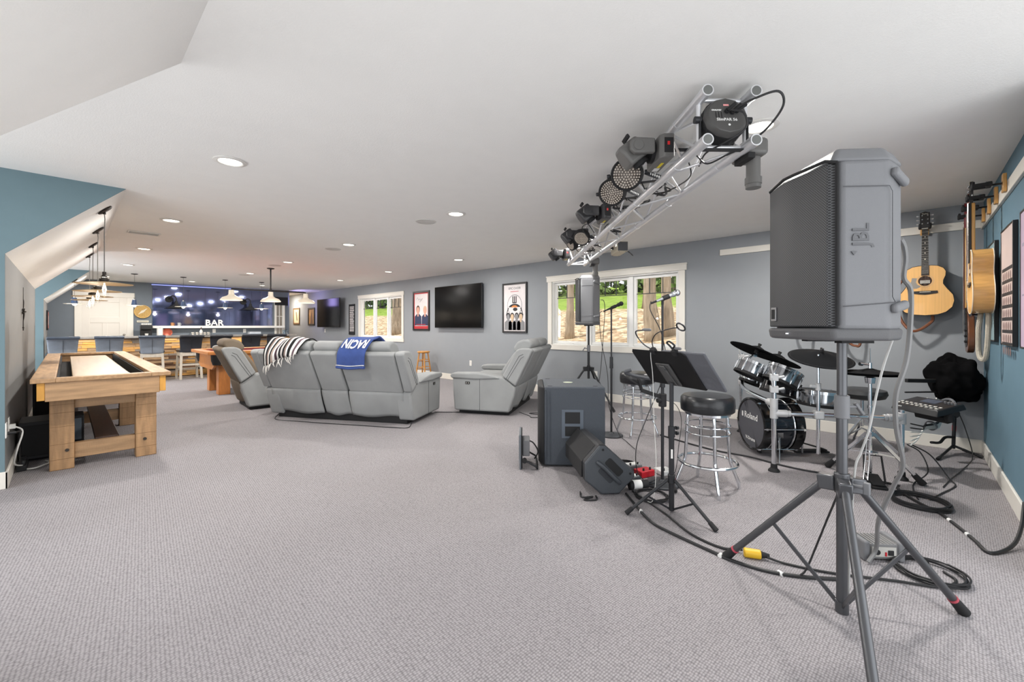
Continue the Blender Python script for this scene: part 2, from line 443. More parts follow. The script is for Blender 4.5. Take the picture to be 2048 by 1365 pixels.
def tree(x, y, r, h, label, lean=0., bk=BARK, twigs=6, crown=0):
    z = hz(x, y) - .1
    t = thing('tree', label, 'tree', (x, y, z), group='trees outside the windows')
    m = MB()
    pts = [(lean * k / 6 + .04 * math.sin(k * 1.7 + x), .04 * math.cos(k * 2.1 + y), h * k / 6) for k in range(7)]
    m.tube(spline(pts, 4), [r * (1.5 if k == 0 else 1.15 if k < 3 else 1 - .03 * k) for k in range(25)], 14)
    m.obj('trunk', bk, t, angle=180)
    rn = random.Random(int(x * 100))
    for k in range(twigs):
        zz = h * rn.uniform(.25, .9); a = rn.uniform(0, 2 * PI); l = rn.uniform(.6, 1.6)
        p = Vector((lean * zz / h, 0, zz)); q = p + Vector((math.cos(a), math.sin(a), rn.uniform(-.2, .7))) * l
        b = MB(); b.tube(spline([p, (p + q) / 2 + Vector((0, 0, .12)), q], 4), [r * .12, r * .1, r * .1, r * .08, r * .08, r * .07, r * .06, r * .04, r * .02], 5); b.obj('branch', bk, t)
    if crown:
        c = MB()
        for k in range(crown):
            p = Vector((rn.gauss(0, .9), rn.gauss(0, 1.2), rn.uniform(.05, h))); s = rn.uniform(.14, .36); n = Vector((rn.gauss(0, 1), rn.gauss(0, 1), rn.gauss(0, 1))).normalized()
            u = n.orthogonal().normalized() * s; v = n.cross(u)
            c.add([p - u, p - v * .5, p + u, p + v * .5], [(0, 1, 2, 3)])
        c.obj('foliage', LEAF if crown % 2 else LEAF2, t, fix=False)
    return t
tree(8.8, 6.28, .10, 7, 'slim rough-barked tree outside the wide window, near its left end behind the speaker', .05)
tree(8.7, 4.06, .15, 7, 'thick grey-brown tree trunk outside the right light of the wide window', -.05)
tree(9.2, 3.92, .12, 7, 'leaning pale tree close behind the thick trunk, at the right edge of the wide window', .1)
tree(12.5, 6.05, .07, 7, 'slender dark tree outside the right light of the wide window, beyond the thick trunk', .1, BARK2)
tree(13.5, 9.6, .06, 7, 'slender pale tree outside the left light of the wide window', .0)
tree(8.7, 14.25, .21, 7, 'thick shaggy tree trunk outside the far window, in its right light', .0, BARK, 9)
for (x, y, n), lb in zip([(25, 10.2, 1501), (27, 13.2, 1600), (26, 16.3, 1601), (28, 19.6, 1500), (26, 22.5, 1601), (21, 32.5, 1500), (23, 37.5, 1601), (24, 42.5, 1500), (24, 47.5, 1501)],
        ['leafy tree at the back of the lawn, right edge of the wide window', 'dark bushy tree behind the lawn, in the right light of the wide window', 'green tree at the back of the lawn, in the middle light of the wide window', 'dark bushy tree behind the lawn, just left of the middle light', 'green tree at the back of the lawn, left edge of the wide window',
         'dark leafy tree behind the bank of the far window, in its right light', 'green leafy tree behind the bank of the far window, right of its middle', 'dark leafy tree behind the bank of the far window, left of its middle', 'green leafy tree behind the bank of the far window, at its left edge']):
    tree(x, y, .2, 7.5, lb, 0, BARK2, 5, n)

# ------------------------------------------------------------------ ceiling fittings
CANRING = mat('downlight_trim', (214, 212, 208), .5, var=.01)
GLOW = mat('downlight_glow', (255, 252, 245), .4, emit=5., ecol=(255, 247, 232))
cans = [(2.86, .66), (.82, 3.6), (2.86, 3.53), (4.88, 3.45), (.82, 6.1), (2.86, 6.02), (4.88, 5.95), (.83, 8.65), (2.86, 8.5), (4.9, 8.4), (.83, 11.15), (2.88, 10.95), (4.95, 10.9), (.66, 14.15), (2.33, 14.08), (4.0, 13.98), (5.5, 17.2), (4.88, .66)]
names = ['recessed ceiling light beside the near end of the lighting truss', 'largest recessed ceiling light, left above the open floor', 'recessed ceiling light in front of the truss, above the sofa end', 'recessed ceiling light hidden over the truss, by the wide window', 'recessed ceiling light nearest the shuffleboard pendants', 'recessed ceiling light over the sofa in the middle row',
         'recessed ceiling light near the television beside the truss end', 'recessed ceiling light just past the air vent', 'recessed ceiling light over the pool table lamp, near side', 'recessed ceiling light in front of the far window', 'recessed ceiling light over the left bar stools', 'recessed ceiling light behind the pool table lamp', 'recessed ceiling light near the far television',
         'recessed ceiling light in front of the white door', 'recessed ceiling light above the bar, left of the middle', 'recessed ceiling light above the bar, right end', 'recessed ceiling light in the alcove beyond the bar', 'recessed ceiling light hidden behind the front loudspeaker']
proto = None
for (x, y), lb in zip(cans, names):
    if proto is None:
        proto = thing('recessed_light', lb, 'ceiling light', (x, y, ZC), group='recessed ceiling lights')
        m = MB(); m.lathe([(.105, -.001), (.104, -.006), (.082, -.012), (.074, -.008), (.074, -.001)], 32); m.obj('trim_ring', CANRING, proto)
        m = MB(); m.lathe([(0, -.004), (.073, -.004)], 28); m.obj('diffuser', GLOW, proto)
    else: dup(proto, (x, y, ZC), label=lb)
    lamp('downlight', 'AREA', (x, y, ZC - .02), 46 if x > 4.5 and y < 5 else 34 if x > 2 and y < 5 else 34, (1, .965, .92), .14)
proto = None
for (x, y), lb in zip([(2.84, 4.05), (2.86, 6.55), (2.84, 9.17), (2.88, 11.4)], ['round white ceiling speaker nearest the truss', 'round white ceiling speaker over the sofa', 'round white ceiling speaker in front of the pool table lamp', 'round white ceiling speaker farthest away, towards the bar']):
    if proto is None:
        proto = thing('ceiling_speaker', lb, 'ceiling speaker', (x, y, ZC), group='round ceiling speakers')
        m = MB(); m.lathe([(.118, -.001), (.116, -.006), (.106, -.007)], 36); m.obj('rim', CANRING, proto)
        m = MB(); m.lathe([(0, -.005), (.106, -.006)], 32); m.obj('grille', mat('speaker_grille_white', (205, 203, 199), .7, bump=.4, bscale=400), proto)
    else: dup(proto, (x, y, ZC), label=lb)
t = thing('air_vent', 'small white louvred air vent in the ceiling by the pendants', 'air vent', (.69, 7.19, ZC))
m = MB(); m.bx(-.16, .16, -.09, -.075, -.012, -.001); m.bx(-.16, .16, .075, .09, -.012, -.001); m.bx(-.16, -.145, -.075, .075, -.012, -.001); m.bx(.145, .16, -.075, .075, -.012, -.001); m.obj('frame', CANRING, t)
for k in range(7):
    m = MB(); m.box((0, -.06 + k * .02, -.006), (.29, .012, .002), rot=(30, 0, 0)); m.obj('louvre', CANRING, t)
m = MB(); m.bx(-.15, .15, -.08, .08, -.002, -.0005); m.obj('shade_sheet', mat('vent_shadow', (120, 120, 120), .8), t)  # flat sheet whose grey stands for the shade behind the louvres
# ------------------------------------------------------------------ shuffleboard and its corner
PINE = mat('rustic_pine', (168, 134, 98), .5, vscale=5, stretch=(6, .8, 6), var=.24, bump=.25, bscale=30, bstretch=(1, 9, 1), detail=6)
PINEV = mat('rustic_pine_upright', (166, 130, 92), .5, vscale=5, stretch=(6, 6, .8), var=.24, bump=.25, bscale=30, bstretch=(1, 1, 9), detail=6)
PINEX = mat('rustic_pine_crosswise', (168, 134, 98), .5, vscale=5, stretch=(.8, 6, 6), var=.24, bump=.25, bscale=30, bstretch=(9, 1, 1), detail=6)
PLAYB = mat('maple_playfield', (174, 148, 116), .35, vscale=4, stretch=(9, .5, 1), var=.06, coat=.3)
GROOVE = mat('saw_mark', (128, 98, 66), .8, var=.1)
DARKW = mat('dark_stained_wood', (58, 38, 28), .45, vscale=5, stretch=(7, .7, 7), var=.25)
FELTB = mat('black_gutter_felt', (20, 20, 22), .9)
BOLT = mat('bolt_head', (70, 66, 62), .45, .8)
t = thing('shuffleboard_table', 'long rustic pine shuffleboard table standing along the left wall', 'game table', (.24, 5.08, 0))
L_ = 4.62
m = MB(); m.bx(-.44, -.30, 0, L_, .775, .81); m.bx(.30, .44, 0, L_, .775, .81); m.bx(-.30, .30, 0, .10, .775, .81); m.bx(-.30, .30, L_ - .1, L_, .775, .81)
m.obj('top_rim', PINE, t, .004)
for x in (-.385, .385):
    m = MB(); m.bx(x - .02, x + .02, .03, L_ - .03, .64, .775); m.obj('side_board', PINE, t, .003)
for y in (.02, L_ - .06):
    m = MB(); m.bx(-.36, .36, y, y + .04, .62, .775)
    o = m.obj('end_board', PINEX, t, .004)
    if y < 1:
        for gx in (-.3825, .3825):
            g = MB(); g.bx(gx - .0225, gx + .0225, y + .005, y + .03, .63, .775); g.obj('corner_block', mat('amber_pine', (206, 150, 66), .5, vscale=5, stretch=(6, 6, 1), var=.15), o, .003)
m = MB(); m.bx(-.30, .30, .1, L_ - .1, .66, .68); m.bx(-.30, -.285, .1, L_ - .1, .68, .775); m.bx(.285, .30, .1, L_ - .1, .68, .775); m.bx(-.285, .285, .1, .115, .68, .775); m.obj('gutter', FELTB, t)
m = MB(); m.bx(-.20, .20, .2, L_ - .2, .70, .765); m.obj('playfield', PLAYB, t, .004)
for yy in (.22, 2.02, 4.1):
    for x in (-.265, .285):
        m = MB(); m.bx(x - .075, x + .075, yy, yy + .13, 0, .64)
        lg = m.obj('leg', PINEV, t, .006)
        for z in (.09, .22, .37, .49, .56): g = MB(); g.bx(x - .0755, x + .0755, yy - .0008, yy, z, z + .003); g.obj('saw_line', GROOVE, lg)
        if yy < 1:
            g = MB(); g.cyl((x + (-.01 if x > 0 else .03), yy, .165), (x + (-.01 if x > 0 else .03), yy - .008, .165), .013, n=12); g.obj('bolt', BOLT, lg)
    m = MB(); m.bx(-.19, .21, yy + .03, yy + .1, .52, .64); m.obj('upper_rail', PINEX, t, .004)
    m = MB(); m.bx(-.19, .21, yy + .03, yy + .1, .08, .21); m.obj('lower_rail', PINEX, t, .004)
m = MB(); m.bx(-.06, .10, .30, 4.2, .19, .225); m.obj('stretcher_board', DARKW, t, .004)

# black subwoofer, second black box and the power strip under the table
def woofer(loc, rz, label, s, face):
    t = thing('subwoofer', label, 'subwoofer', loc, rz)
    m = MB(); m.bx(-s[0] / 2, s[0] / 2, -s[1] / 2, s[1] / 2, .02, s[2]); m.obj('cabinet', mat('black_ash', (32, 33, 36), .6, vscale=6, stretch=(1, 1, 9), var=.3), t, .008)
    m = MB(); m.bx(-s[0] / 2 + .02, s[0] / 2 - .02, -s[1] / 2 - .006, -s[1] / 2, .05, s[2] - .03); m.obj('grille', face, t, .004)
    m = MB()
    for x in (-1, 1):
        for y in (-1, 1): m.cyl((x * (s[0] / 2 - .04), y * (s[1] / 2 - .04), 0), (x * (s[0] / 2 - .04), y * (s[1] / 2 - .04), .02), .015, n=10)
    m.obj('foot', MBLACK, t)
    return t
woofer((-.165, 6.02, 0), 0, 'black subwoofer box on the carpet behind the shuffleboard leg, by the left wall', (.27, .40, .36), MBLACK)
woofer((.03, 6.5, 0), 0, 'dark box with a grey cloth front under the shuffleboard table', (.2, .3, .3), mat('grey_grille_cloth', (118, 130, 140), .8))
woofer((-.19, 7.6, 0), 0, 'tall black box under the shuffleboard table, second along the left wall', (.16, .34, .56), MBLACK)
t = thing('power_strip', 'black power strip with plugs on the carpet by the left wall', 'power strip', (-.262, 5.62, 0))
m = MB(); m.bx(-.03, .03, -.14, .14, .004, .045); m.obj('strip_body', MBLACK, t, .006)
for k in range(4):
    m = MB(); m.bx(-.02, .02, -.115 + k * .065, -.075 + k * .065, .045, .08); m.obj('plug', BLACK, t, .005)
def outlet(loc, rz, label, grp='wall outlets', big=1.):
    t = thing('wall_outlet', label, 'outlet', loc, rz, grp)     # +X is out of the wall
    m = MB(); m.bx(.0005, .007, -.036 * big, .036 * big, -.058, .058); m.obj('cover_plate', WHITE, t, .003)
    m = MB()
    for z in (-.022, .022): m.bx(.007, .009, -.017, .017, z - .014, z + .014)
    m.obj('socket', mat('socket_white', (215, 214, 209), .4), t, .002)
    return t
outlet((XL, 5.03, .44), 0, 'white wall outlet nearest the left wall corner, with a black plug')
outlet((XL, 5.24, .45), 0, 'white wall outlet just behind the first one on the left wall, with a white plug')
m = MB(); m.cyl((XL + .01, 5.03, .415), (XL + .055, 5.03, .415), .013, .009, 10); m.tube(spline([(XL + .05, 5.03, .415), (XL + .075, 5.08, .41), (XL + .06, 5.25, .33), (XL + .055, 5.45, .10), (-.262, 5.5, .07)], 8), .006, 7)
tag(m.obj('cable', CABLE), 'black power cord plugged into the left wall outlet', 'cord')
m = MB(); m.bx(XL + .009, XL + .04, 5.225, 5.255, .415, .45); m.tube(spline([(XL + .035, 5.24, .43), (XL + .075, 5.26, .38), (XL + .05, 5.22, .25), (XL + .03, 5.3, .12), (XL + .06, 5.5, .05), (-.24, 5.72, .02)], 8), .006, 7)
tag(m.obj('cable', WCABLE), 'white power cord hanging from the second left wall outlet', 'cord')
m = MB(); m.tube(spline([(-.235, 5.50, .012), (-.18, 5.46, .02), (-.12, 5.5, .03), (-.10, 5.62, .012), (-.13, 5.75, .008)], 8), .006, 7)
tag(m.obj('cable', WCABLE), 'short white cord curling over the carpet in front of the black subwoofer', 'cord')
m = MB(); rn = random.Random(3)
p = [(XL + .03, 8.2, .55)]
for k in range(16): p.append((XL + .05 + rn.uniform(0, .1), 8.2 + rn.uniform(-.25, .15), .52 - k * .03 + rn.uniform(-.05, .05)))
m.tube(spline(p, 5), .006, 6); tag(m.obj('cord_bundle', CABLE), 'tangle of black cords hanging at the left wall behind the shuffleboard table', 'cord')

# wrought ornament on the left wall
t = thing('wall_ornament', 'thin wrought metal ornament with candle cups hanging on the left wall', 'wall decor', (XL, 6.72, 1.19))
m = MB(); m.tube([(.012, 0, .0), (.012, 0, .45)], [.004, .002], 8); m.sphere((.012, 0, .03), .008, 8); m.obj('spine', IRON, t)
for s in (-1, 1):
    m = MB(); m.tube(spline([(.012, 0, .10), (.016, s * .03, .13), (.02, s * .06, .19), (.014, s * .075, .185)], 6), .003, 6); m.tube(spline([(.012, 0, .14), (.016, s * .022, .16), (.02, s * .035, .23)], 6), .003, 6)
    m.tube(spline([(.012, 0, .26), (.014, s * .015, .24), (.016, s * .012, .30), (.012, 0, .33)], 6), .0025, 6)
    a = m.obj('scroll_arm', IRON, t)
    m = MB(); m.lathe([(0, 0), (.010, .002), (.012, .012), (.009, .012), (0, .006)], 12, M=T((.02, s * .06, .19))); m.obj('cup', IRON, a)
m = MB(); m.bx(.004, .02, -.03, .03, .17, .20); m.bx(.004, .02, -.022, .022, .20, .23); m.obj('hull', IRON, t, .006)

# four disc pendants with bare filament bulbs, hung from the slope
CLEAR = glass('bulb_glass', refl=.07)
DISC = mat('pendant_disc_brass', (172, 148, 112), .4, .6, var=.1)
NICK = mat('nickel', (190, 186, 178), .25, 1)
def disc_pendant(lb):
    t = thing('disc_pendant', lb, 'pendant lamp', (0, 0, 0), group='disc pendants over the shuffleboard table')
    a = math.atan2(ZC - SZ, SX - XL)
    ztop = SZ + (.245 - XL) * (ZC - SZ) / (SX - XL) - 1.64      # origin at the disc
    m = MB(); m.lathe([(0, -.002), (.062, -.002), (.065, -.012), (.05, -.02), (0, -.02)], 24, M=T((0, 0, ztop)) @ Matrix.Rotation(-a, 4, 'Y')); m.cyl((0, 0, ztop - .045), (0, 0, ztop - .012), .012, n=12); m.obj('canopy', IRON, t)
    m = MB(); m.tube([(0, 0, ztop - .04), (.004, 0, ztop - .09), (0, 0, ztop - .2), (0, 0, .10)], .0035, 6); m.obj('cord', mat('grey_cord', (96, 94, 90), .7), t)
    m = MB(); m.lathe([(0, .105), (.014, .105), (.014, .075), (.02, .07), (.02, .045), (.036, .04), (.036, .018), (.03, .012), (0, .012)], 20); m.obj('socket', IRON, t)
    m = MB(); m.lathe([(.022, .06), (.031, .058), (.031, .047), (.022, .045)], 20); m.obj('socket_ring', NICK, t)
    m = MB(); m.lathe([(0, .014), (.05, .012), (.12, .004), (.205, -.006), (.204, -.011), (.12, -.002), (.05, .006), (0, .008)], 40); m.obj('disc_shade', DISC, t, label='flat round brass-toned disc shade')
    m = MB(); m.lathe([(.014, .004), (.016, -.02), (.026, -.055), (.033, -.085), (.03, -.115), (.016, -.138), (0, -.142)], 20)
    b = m.obj('bulb', CLEAR, t, label='clear glass filament bulb, lit')
    m = MB()
    for k in range(6):
        c, s = math.cos(k * PI / 3), math.sin(k * PI / 3); m.tube([(c * .006, s * .006, -.02), (c * .014, s * .014, -.06), (c * .006, s * .006, -.105)], .0022, 5)
    m.cyl((0, 0, .0), (0, 0, -.05), .005, n=8); m.obj('filament', BULB, b)
    return t
p = disc_pendant('disc pendant with lit filament bulb nearest the camera end of the shuffleboard table')
for k, y in enumerate((5.49, 6.71, 7.97, 9.16)):
    lb = ['', 'second disc pendant from the near end of the shuffleboard table', 'third disc pendant from the near end of the shuffleboard table', 'disc pendant at the bar end of the shuffleboard table, farthest of the four'][k]
    o = p if k == 0 else dup(p, (0, 0, 0), label=lb)
    o.location = (.245, y, 1.64)
    lamp('filament_light', 'POINT', (.245, y, 1.46), 2.2, (1, .9, .76), .03)

# ------------------------------------------------------------------ bar
BARTOP = mat('bar_counter', (150, 146, 140), .25, vscale=14, var=.12, coat=.3)
t = thing('bar_counter', 'long bar with reclaimed stacked wood front and grey counter top', 'bar', (0, 0, 0))
m = MB(); m.bx(-.28, 4.55, 12.82, 13.45, .955, 1.0); m.obj('counter_top', BARTOP, t, .006)
m = MB(); m.bx(-.26, 4.42, 13.03, 13.4, 0, .955); m.obj('bar_body', MBLACK, t)
rn = random.Random(5); m = MB(); z = .02
while z < .94:
    h = rn.choice((.035, .05, .06, .045)); x = -.26
    while x < 4.42:
        l = rn.uniform(.18, .6); x1 = min(4.42, x + l); m.bx(x, x1 - .003, 13.03 - rn.uniform(.008, .04), 13.03, z, min(.952, z + h - .003), rn.choice((0, 0, 1, 1, 2, 3)))
        x = x1
    z += h
m.obj('stacked_wood_cladding', [mat('clad_amber', (206, 158, 92), .6, vscale=9, stretch=(1, 5, 5), var=.2), mat('clad_tan', (176, 146, 112), .65, vscale=9, stretch=(1, 5, 5), var=.2), mat('clad_grey', (140, 130, 120), .7, vscale=9, stretch=(1, 5, 5), var=.2), mat('clad_brown', (104, 76, 54), .65, vscale=9, stretch=(1, 5, 5), var=.25)], t)
m = MB(); m.tube([(-.2, 12.72, .2), (4.4, 12.72, .2)], .02, 10)
for k in range(6): m.tube([(-.1 + .88 * k, 12.72, .2), (-.1 + .88 * k, 13.03, .2)], .012, 8)
m.obj('foot_rail', IRON, t)
for x in (.4, 1.7, 3.0):
    lamp('under_counter_light', 'AREA', (x, 12.93, .94), 2.5, (1, .8, .5), .9, (0, 0, 0), .05)

NAVY = mat('navy_leather', (58, 68, 82), .35, var=.12, vscale=9, bump=.15, bscale=90)
NAVYD = mat('dark_navy_leather', (30, 34, 42), .4, var=.12, vscale=9, bump=.15, bscale=90)
GWOOD = mat('greywash_wood', (186, 178, 164), .6, vscale=6, stretch=(6, 6, 1), var=.1)
SHEENL = mat('navy_leather_sheen', (112, 120, 130), .4, var=.1, vscale=9, bump=.15, bscale=90)  # navy leather with the dormer window's sheen put into its colour
def bar_stool(lb, dark):
    lea = NAVYD if dark else SHEENL
    t = thing('bar_stool', lb, 'bar stool', (0, 0, 0), group='leather stools along the bar')   # faces +Y
    for sx in (-1, 1):
        for sy in (-1, 1):
            m = MB(); m.bar((sx * .2, sy * .2 - (.03 if sy < 0 else 0), 0), (sx * .175, sy * .175, .62), .045, .045); m.obj('leg', GWOOD, t, .004)
    m = MB(); m.bx(-.195, .195, -.205, -.165, .545, .63); m.bx(-.195, .195, .165, .205, .545, .63); m.bx(-.2, -.165, -.17, .17, .545, .63); m.bx(.165, .2, -.17, .17, .545, .63); m.obj('apron', GWOOD, t, .003)
    m = MB(); m.bx(-.185, .185, .17, .20, .2, .24); m.bx(-.2, -.17, -.17, .17, .26, .295); m.bx(.17, .2, -.17, .17, .26, .295); m.bx(-.185, .185, -.215, -.185, .32, .355); m.obj('stretcher', GWOOD, t, .003)
    m = MB(); m.bx(-.215, .215, -.19, .225, .63, .70); m.obj('seat', NAVYD, t, .03, 3)
    def back(u, v):
        x = (u - .5) * .45 * (.86 + .14 * v); y = -.20 - .05 * v * v - .07 * max(0, v - .82) / .18 * v
        y += .02 * (2 * abs(u - .5)) ** 2
        return (x, y, .62 + .40 * v)
    m = MB(); m.grid(back, 12, 12); b = m.obj('backrest', lea, t, solid=.05, sub=1)
    m = MB(); m.cyl((-.225, -.335, 1.0), (.225, -.335, 1.0), .03, n=14); m.obj('rolled_top', NAVYD if dark else NAVY, b, .008)
    m = MB(); m.tube([(0, -.2255 - .05 * (k / 6) ** 2, .64 + .32 * k / 6) for k in range(7)], .0035, 5); m.obj('back_seam', NAVYD, b)
    return t
pl = bar_stool('navy leather bar stool farthest left, half beside the teal wall', False); pd = bar_stool('black leather bar stool behind the left arm of the pool table', True)
lbs = ['navy leather bar stool farthest left, half beside the teal wall', 'navy leather bar stool in front of the white door, second from the left', 'navy leather bar stool below the coffee maker, third from the left', 'dark leather bar stool left of the pool table, fourth along the bar',
       'black leather bar stool behind the tall head of the recliner', 'black leather bar stool between the recliner and the striped blanket', 'black leather bar stool at the right end of the bar']
for k, x in enumerate((-.06, .63, 1.32, 1.98, 2.58, 3.2, 3.79)):
    src = pl if k < 3 else pd
    o = src if k in (0, 3) else dup(src, (0, 0, 0))
    o['label'] = lbs[k]; o.location = (x, 12.32, 0); o.rotation_euler = (0, 0, R((4, -3, -6, 2, -4, 3, -2)[k]))

# pendants over the bar
NAVYM = mat('navy_enamel', (52, 74, 108), .35, var=.08)
DISCW = mat('pale_disc', (196, 190, 178), .35, .3)
def bar_pendant(lb, top, sl=0):
    t = thing('bar_pendant', lb, 'pendant lamp', (0, 0, 0), group='navy pendants above the bar')
    m = MB(); m.lathe([(0, 0), (.062, 0), (.062, -.012), (.02, -.02), (0, -.02)], 20, M=T((0, 0, top - 1.70)) @ Matrix.Rotation(-sl, 4, 'Y')); m.obj('canopy', IRON, t)
    m = MB(); m.cyl((0, 0, .16), (0, 0, top - 1.71), .003, n=6); m.obj('cord', mat('grey_cord', (96, 94, 90), .7), t)
    m = MB(); m.lathe([(0, .165), (.018, .165), (.018, .14), (0, .14)], 14); m.obj('cap', NICK, t)
    m = MB(); m.lathe([(0, .14), (.038, .138), (.058, .02), (.052, .02), (.034, .125), (0, .13)], 20); m.obj('shade', NAVYM, t, label='navy enamel cup')
    m = MB(); m.lathe([(.045, .022), (.17, .012), (.17, .008), (.045, .016)], 28); m.obj('glass_disc', DISCW, t, label='thin pale disc')
    m = MB(); m.sphere((0, 0, .005), .035, 14); m.obj('bulb', BULB, t)
    return t
xs = [(.12, SZ + (.12 - XL) * (ZC - SZ) / (SX - XL)), (1.08, ZC), (1.98, ZC), (2.85, ZC), (3.70, ZC)]
lb = ['navy pendant hung from the sloped ceiling, farthest left over the bar', 'navy pendant over the bar beside the round basket', 'navy pendant over the bar in front of the blue mirror, third from the left', 'navy pendant over the bar behind the left shade of the pool table lamp', 'navy pendant over the bar behind the middle shade of the pool table lamp']
for (x, zt), l_ in zip(xs, lb):
    o = bar_pendant(l_, zt - (.002), math.atan2(ZC - SZ, SX - XL) if x < .3 else 0); o.location = (x, 13.0, 1.70)
    lamp('pendant_light', 'POINT', (x, 13.0, 1.62), 5, (1, .86, .68), .03)

# ------------------------------------------------------------------ far wall
d = thing('door_1', 'white three-panel door with white casing in the far wall', 'door', (.70, YF, 0)); d['kind'] = 'structure'
DOORW = mat('door_white', (222, 217, 208), .4, var=.01)
m = MB(); m.bx(-.56, -.43, -.022, -.001, 0, 2.0); m.bx(.43, .56, -.022, -.001, 0, 2.0); m.bx(-.59, .59, -.03, -.001, 2.0, 2.13); m.obj('casing', TRIM, d, .004)
m = MB()
for x0, x1, z0, z1 in ((-.43, -.28, 0, 2), (.28, .43, 0, 2), (-.28, .28, 0, .2), (-.28, .28, 1.86, 2.0), (-.28, .28, 1.32, 1.47), (-.05, .05, .2, 1.32)): m.bx(x0, x1, -.018, -.001, z0, z1)
m.obj('stile_and_rail', DOORW, d, .003)
for x0, x1, z0, z1 in ((-.28, .28, 1.47, 1.86), (-.28, -.05, .2, 1.32), (.05, .28, .2, 1.32)):
    m = MB(); m.bx(x0, x1, -.009, -.001, z0, z1); m.obj('panel', DOORW, d)
m = MB(); m.sphere((.37, -.05, 1.0), .028, 14); m.cyl((.37, -.05, 1.0), (.37, -.018, 1.0), .012, n=10); m.obj('knob', NICK, d)

BLUE = mat('blue_mirror_glass', (116, 124, 162), .05, .9, var=.06, vscale=.8, spec=.8)
t = thing('mirror_panel', 'wide dark blue mirrored glass behind the bar, above the white ledge', 'mirror', (0, YF, 0))
m = MB()
for k in range(5): m.bx(1.66 + k * .612, 1.66 + (k + 1) * .612 - .004, -.014, -.001, 1.245, 2.36)
m.obj('mirror_glass', BLUE, t, .001)
m = MB(); m.bx(1.64, 4.74, -.03, -.001, 2.385, 2.405); m.obj('led_channel', mat('led_violet', (170, 180, 255), .5, emit=.8, ecol=(165, 175, 255)), t, label='glowing blue-white light strip along the top')
lamp('led_wash_fill', 'AREA', (5.2, 15.1, 2.1), 7, (.5, .42, 1), .3, (0, -90, 0), .6)  # lamp added in mid-air to throw the strip's violet glow on the wall
lamp('alcove_wash', 'AREA', (5.5, 17.0, 2.4), 10, (1, .78, .5), .4)
t = thing('wall_ledge', 'white ledge along the far wall below the blue mirror', 'shelf', (0, YF, 0))
m = MB(); m.bx(1.6, 5.06, -.14, -.001, 1.17, 1.24); m.obj('shelf_board', WHITE, t, .004)
t = thing('back_counter', 'low counter along the far wall behind the bar', 'counter', (0, YF, 0))
m = MB(); m.bx(1.3, 4.7, -.6, -.001, .88, .92); m.obj('counter_top', BARTOP, t, .005)
m = MB(); m.bx(1.32, 4.68, -.56, -.02, 0, .88); m.obj('cabinet_base', mat('cabinet_grey', (120, 124, 128), .5), t, .004)
for k in range(5):
    m = MB(); m.bx(1.35 + k * .665, 1.35 + k * .665 + .64, -.58, -.56, .1, .86); dd = m.obj('door', mat('cabinet_grey', (120, 124, 128), .5), t, .004)
    m = MB(); m.bx(1.93 + k * .665, 1.945 + k * .665, -.6, -.58, .6, .78); m.obj('handle', NICK, dd, .003)

t = thing('wall_sconce', 'black gooseneck barn sconce on the blue mirror, left one', 'wall lamp', (2.02, YF - .014, 2.0), group='gooseneck sconces on the mirror')
m = MB(); m.cyl((0, 0, 0), (0, -.03, 0), .09, n=24); m.obj('back_plate', MBLACK, t, .006)
m = MB(); m.tube(spline([(0, -.02, 0), (.02, -.16, .06), (.06, -.24, .09), (.12, -.27, .04), (.13, -.27, -.08)], 8), .014, 10); m.obj('gooseneck', MBLACK, t)
m = MB(); m.lathe([(.0, .02), (.035, .02), (.04, -.05), (.07, -.09), (.15, -.14), (.21, -.18), (.205, -.184), (.14, -.15), (.05, -.09), (0, -.06)], 28, M=T((.13, -.27, -.08))); m.obj('barn_shade', MBLACK, t)
dup(t, (3.87, YF - .014, 2.0), label='black gooseneck barn sconce on the blue mirror, right one')

BASK = mat('wicker', (206, 170, 104), .6, var=.2, vscale=40)
t = thing('woven_tray', 'round woven tray hanging on the far wall right of the door', 'wall decor', (1.45, YF - .001, 1.63))
m = MB()
for k in range(7): m.torus((0, -.012 - .001 * k, 0), .035 + k * .022, .011, 32, 6, 0, rot=(90, 0, 0))
m.obj('coil', BASK, t)
m = MB(); m.torus((0, -.025, 0), .172, .012, 36, 8, 0, rot=(90, 0, 0)); m.obj('rim', BASK, t)
m = MB()
for k in range(6): m.box((-.05 + k * .02, -.026, -.02 + .01 * k), (.012, .004, .13), rot=(0, 35, 0))
m.obj('painted_band', mat('cream_paint', (222, 212, 190), .6), t)
t = thing('wall_sign', 'small cream wall sign below the woven tray', 'sign', (1.455, YF - .001, 1.36))
m = MB(); m.bx(-.125, .125, -.012, 0, -.028, .028); m.obj('board', mat('cream_sign', (205, 200, 184), .6), t, .003)
m = MB(); m.bx(-.1, .1, -.0125, -.012, -.004, .004); m.obj('lettering', mat('sign_grey', (120, 116, 108), .6), t)

# things on the back counter and the ledge
t = thing('coffee_maker', 'black coffee maker with pods on top, on the back counter', 'coffee maker', (1.50, 15.15, .92))
m = MB(); m.bx(-.12, .12, -.12, .15, 0, .03); m.bx(-.12, .12, .02, .15, .03, .27); m.bx(-.12, .12, -.12, .15, .22, .33); m.obj('body', BLACK, t, .012)
m = MB(); m.bx(-.11, .11, -.1, .12, .33, .345)
for k in range(5):
    for j in range(3): m.cyl((-.085 + k * .042, -.07 + j * .07, .345), (-.085 + k * .042, -.07 + j * .07, .385), .016, .019, 10, 1)
m.obj('pod_tray', [BLACK, WHITE], t)
m = MB(); m.lathe([(0, .03), (.03, .03), (.038, .11), (.034, .11), (.026, .036), (0, .036)], 16, M=T((.0, -.06, 0))); m.obj('cup', WHITE, t)
t = thing('paper_towel_roll', 'white paper towel roll on the back counter beside the coffee maker', 'paper towels', (1.78, 15.1, .92))
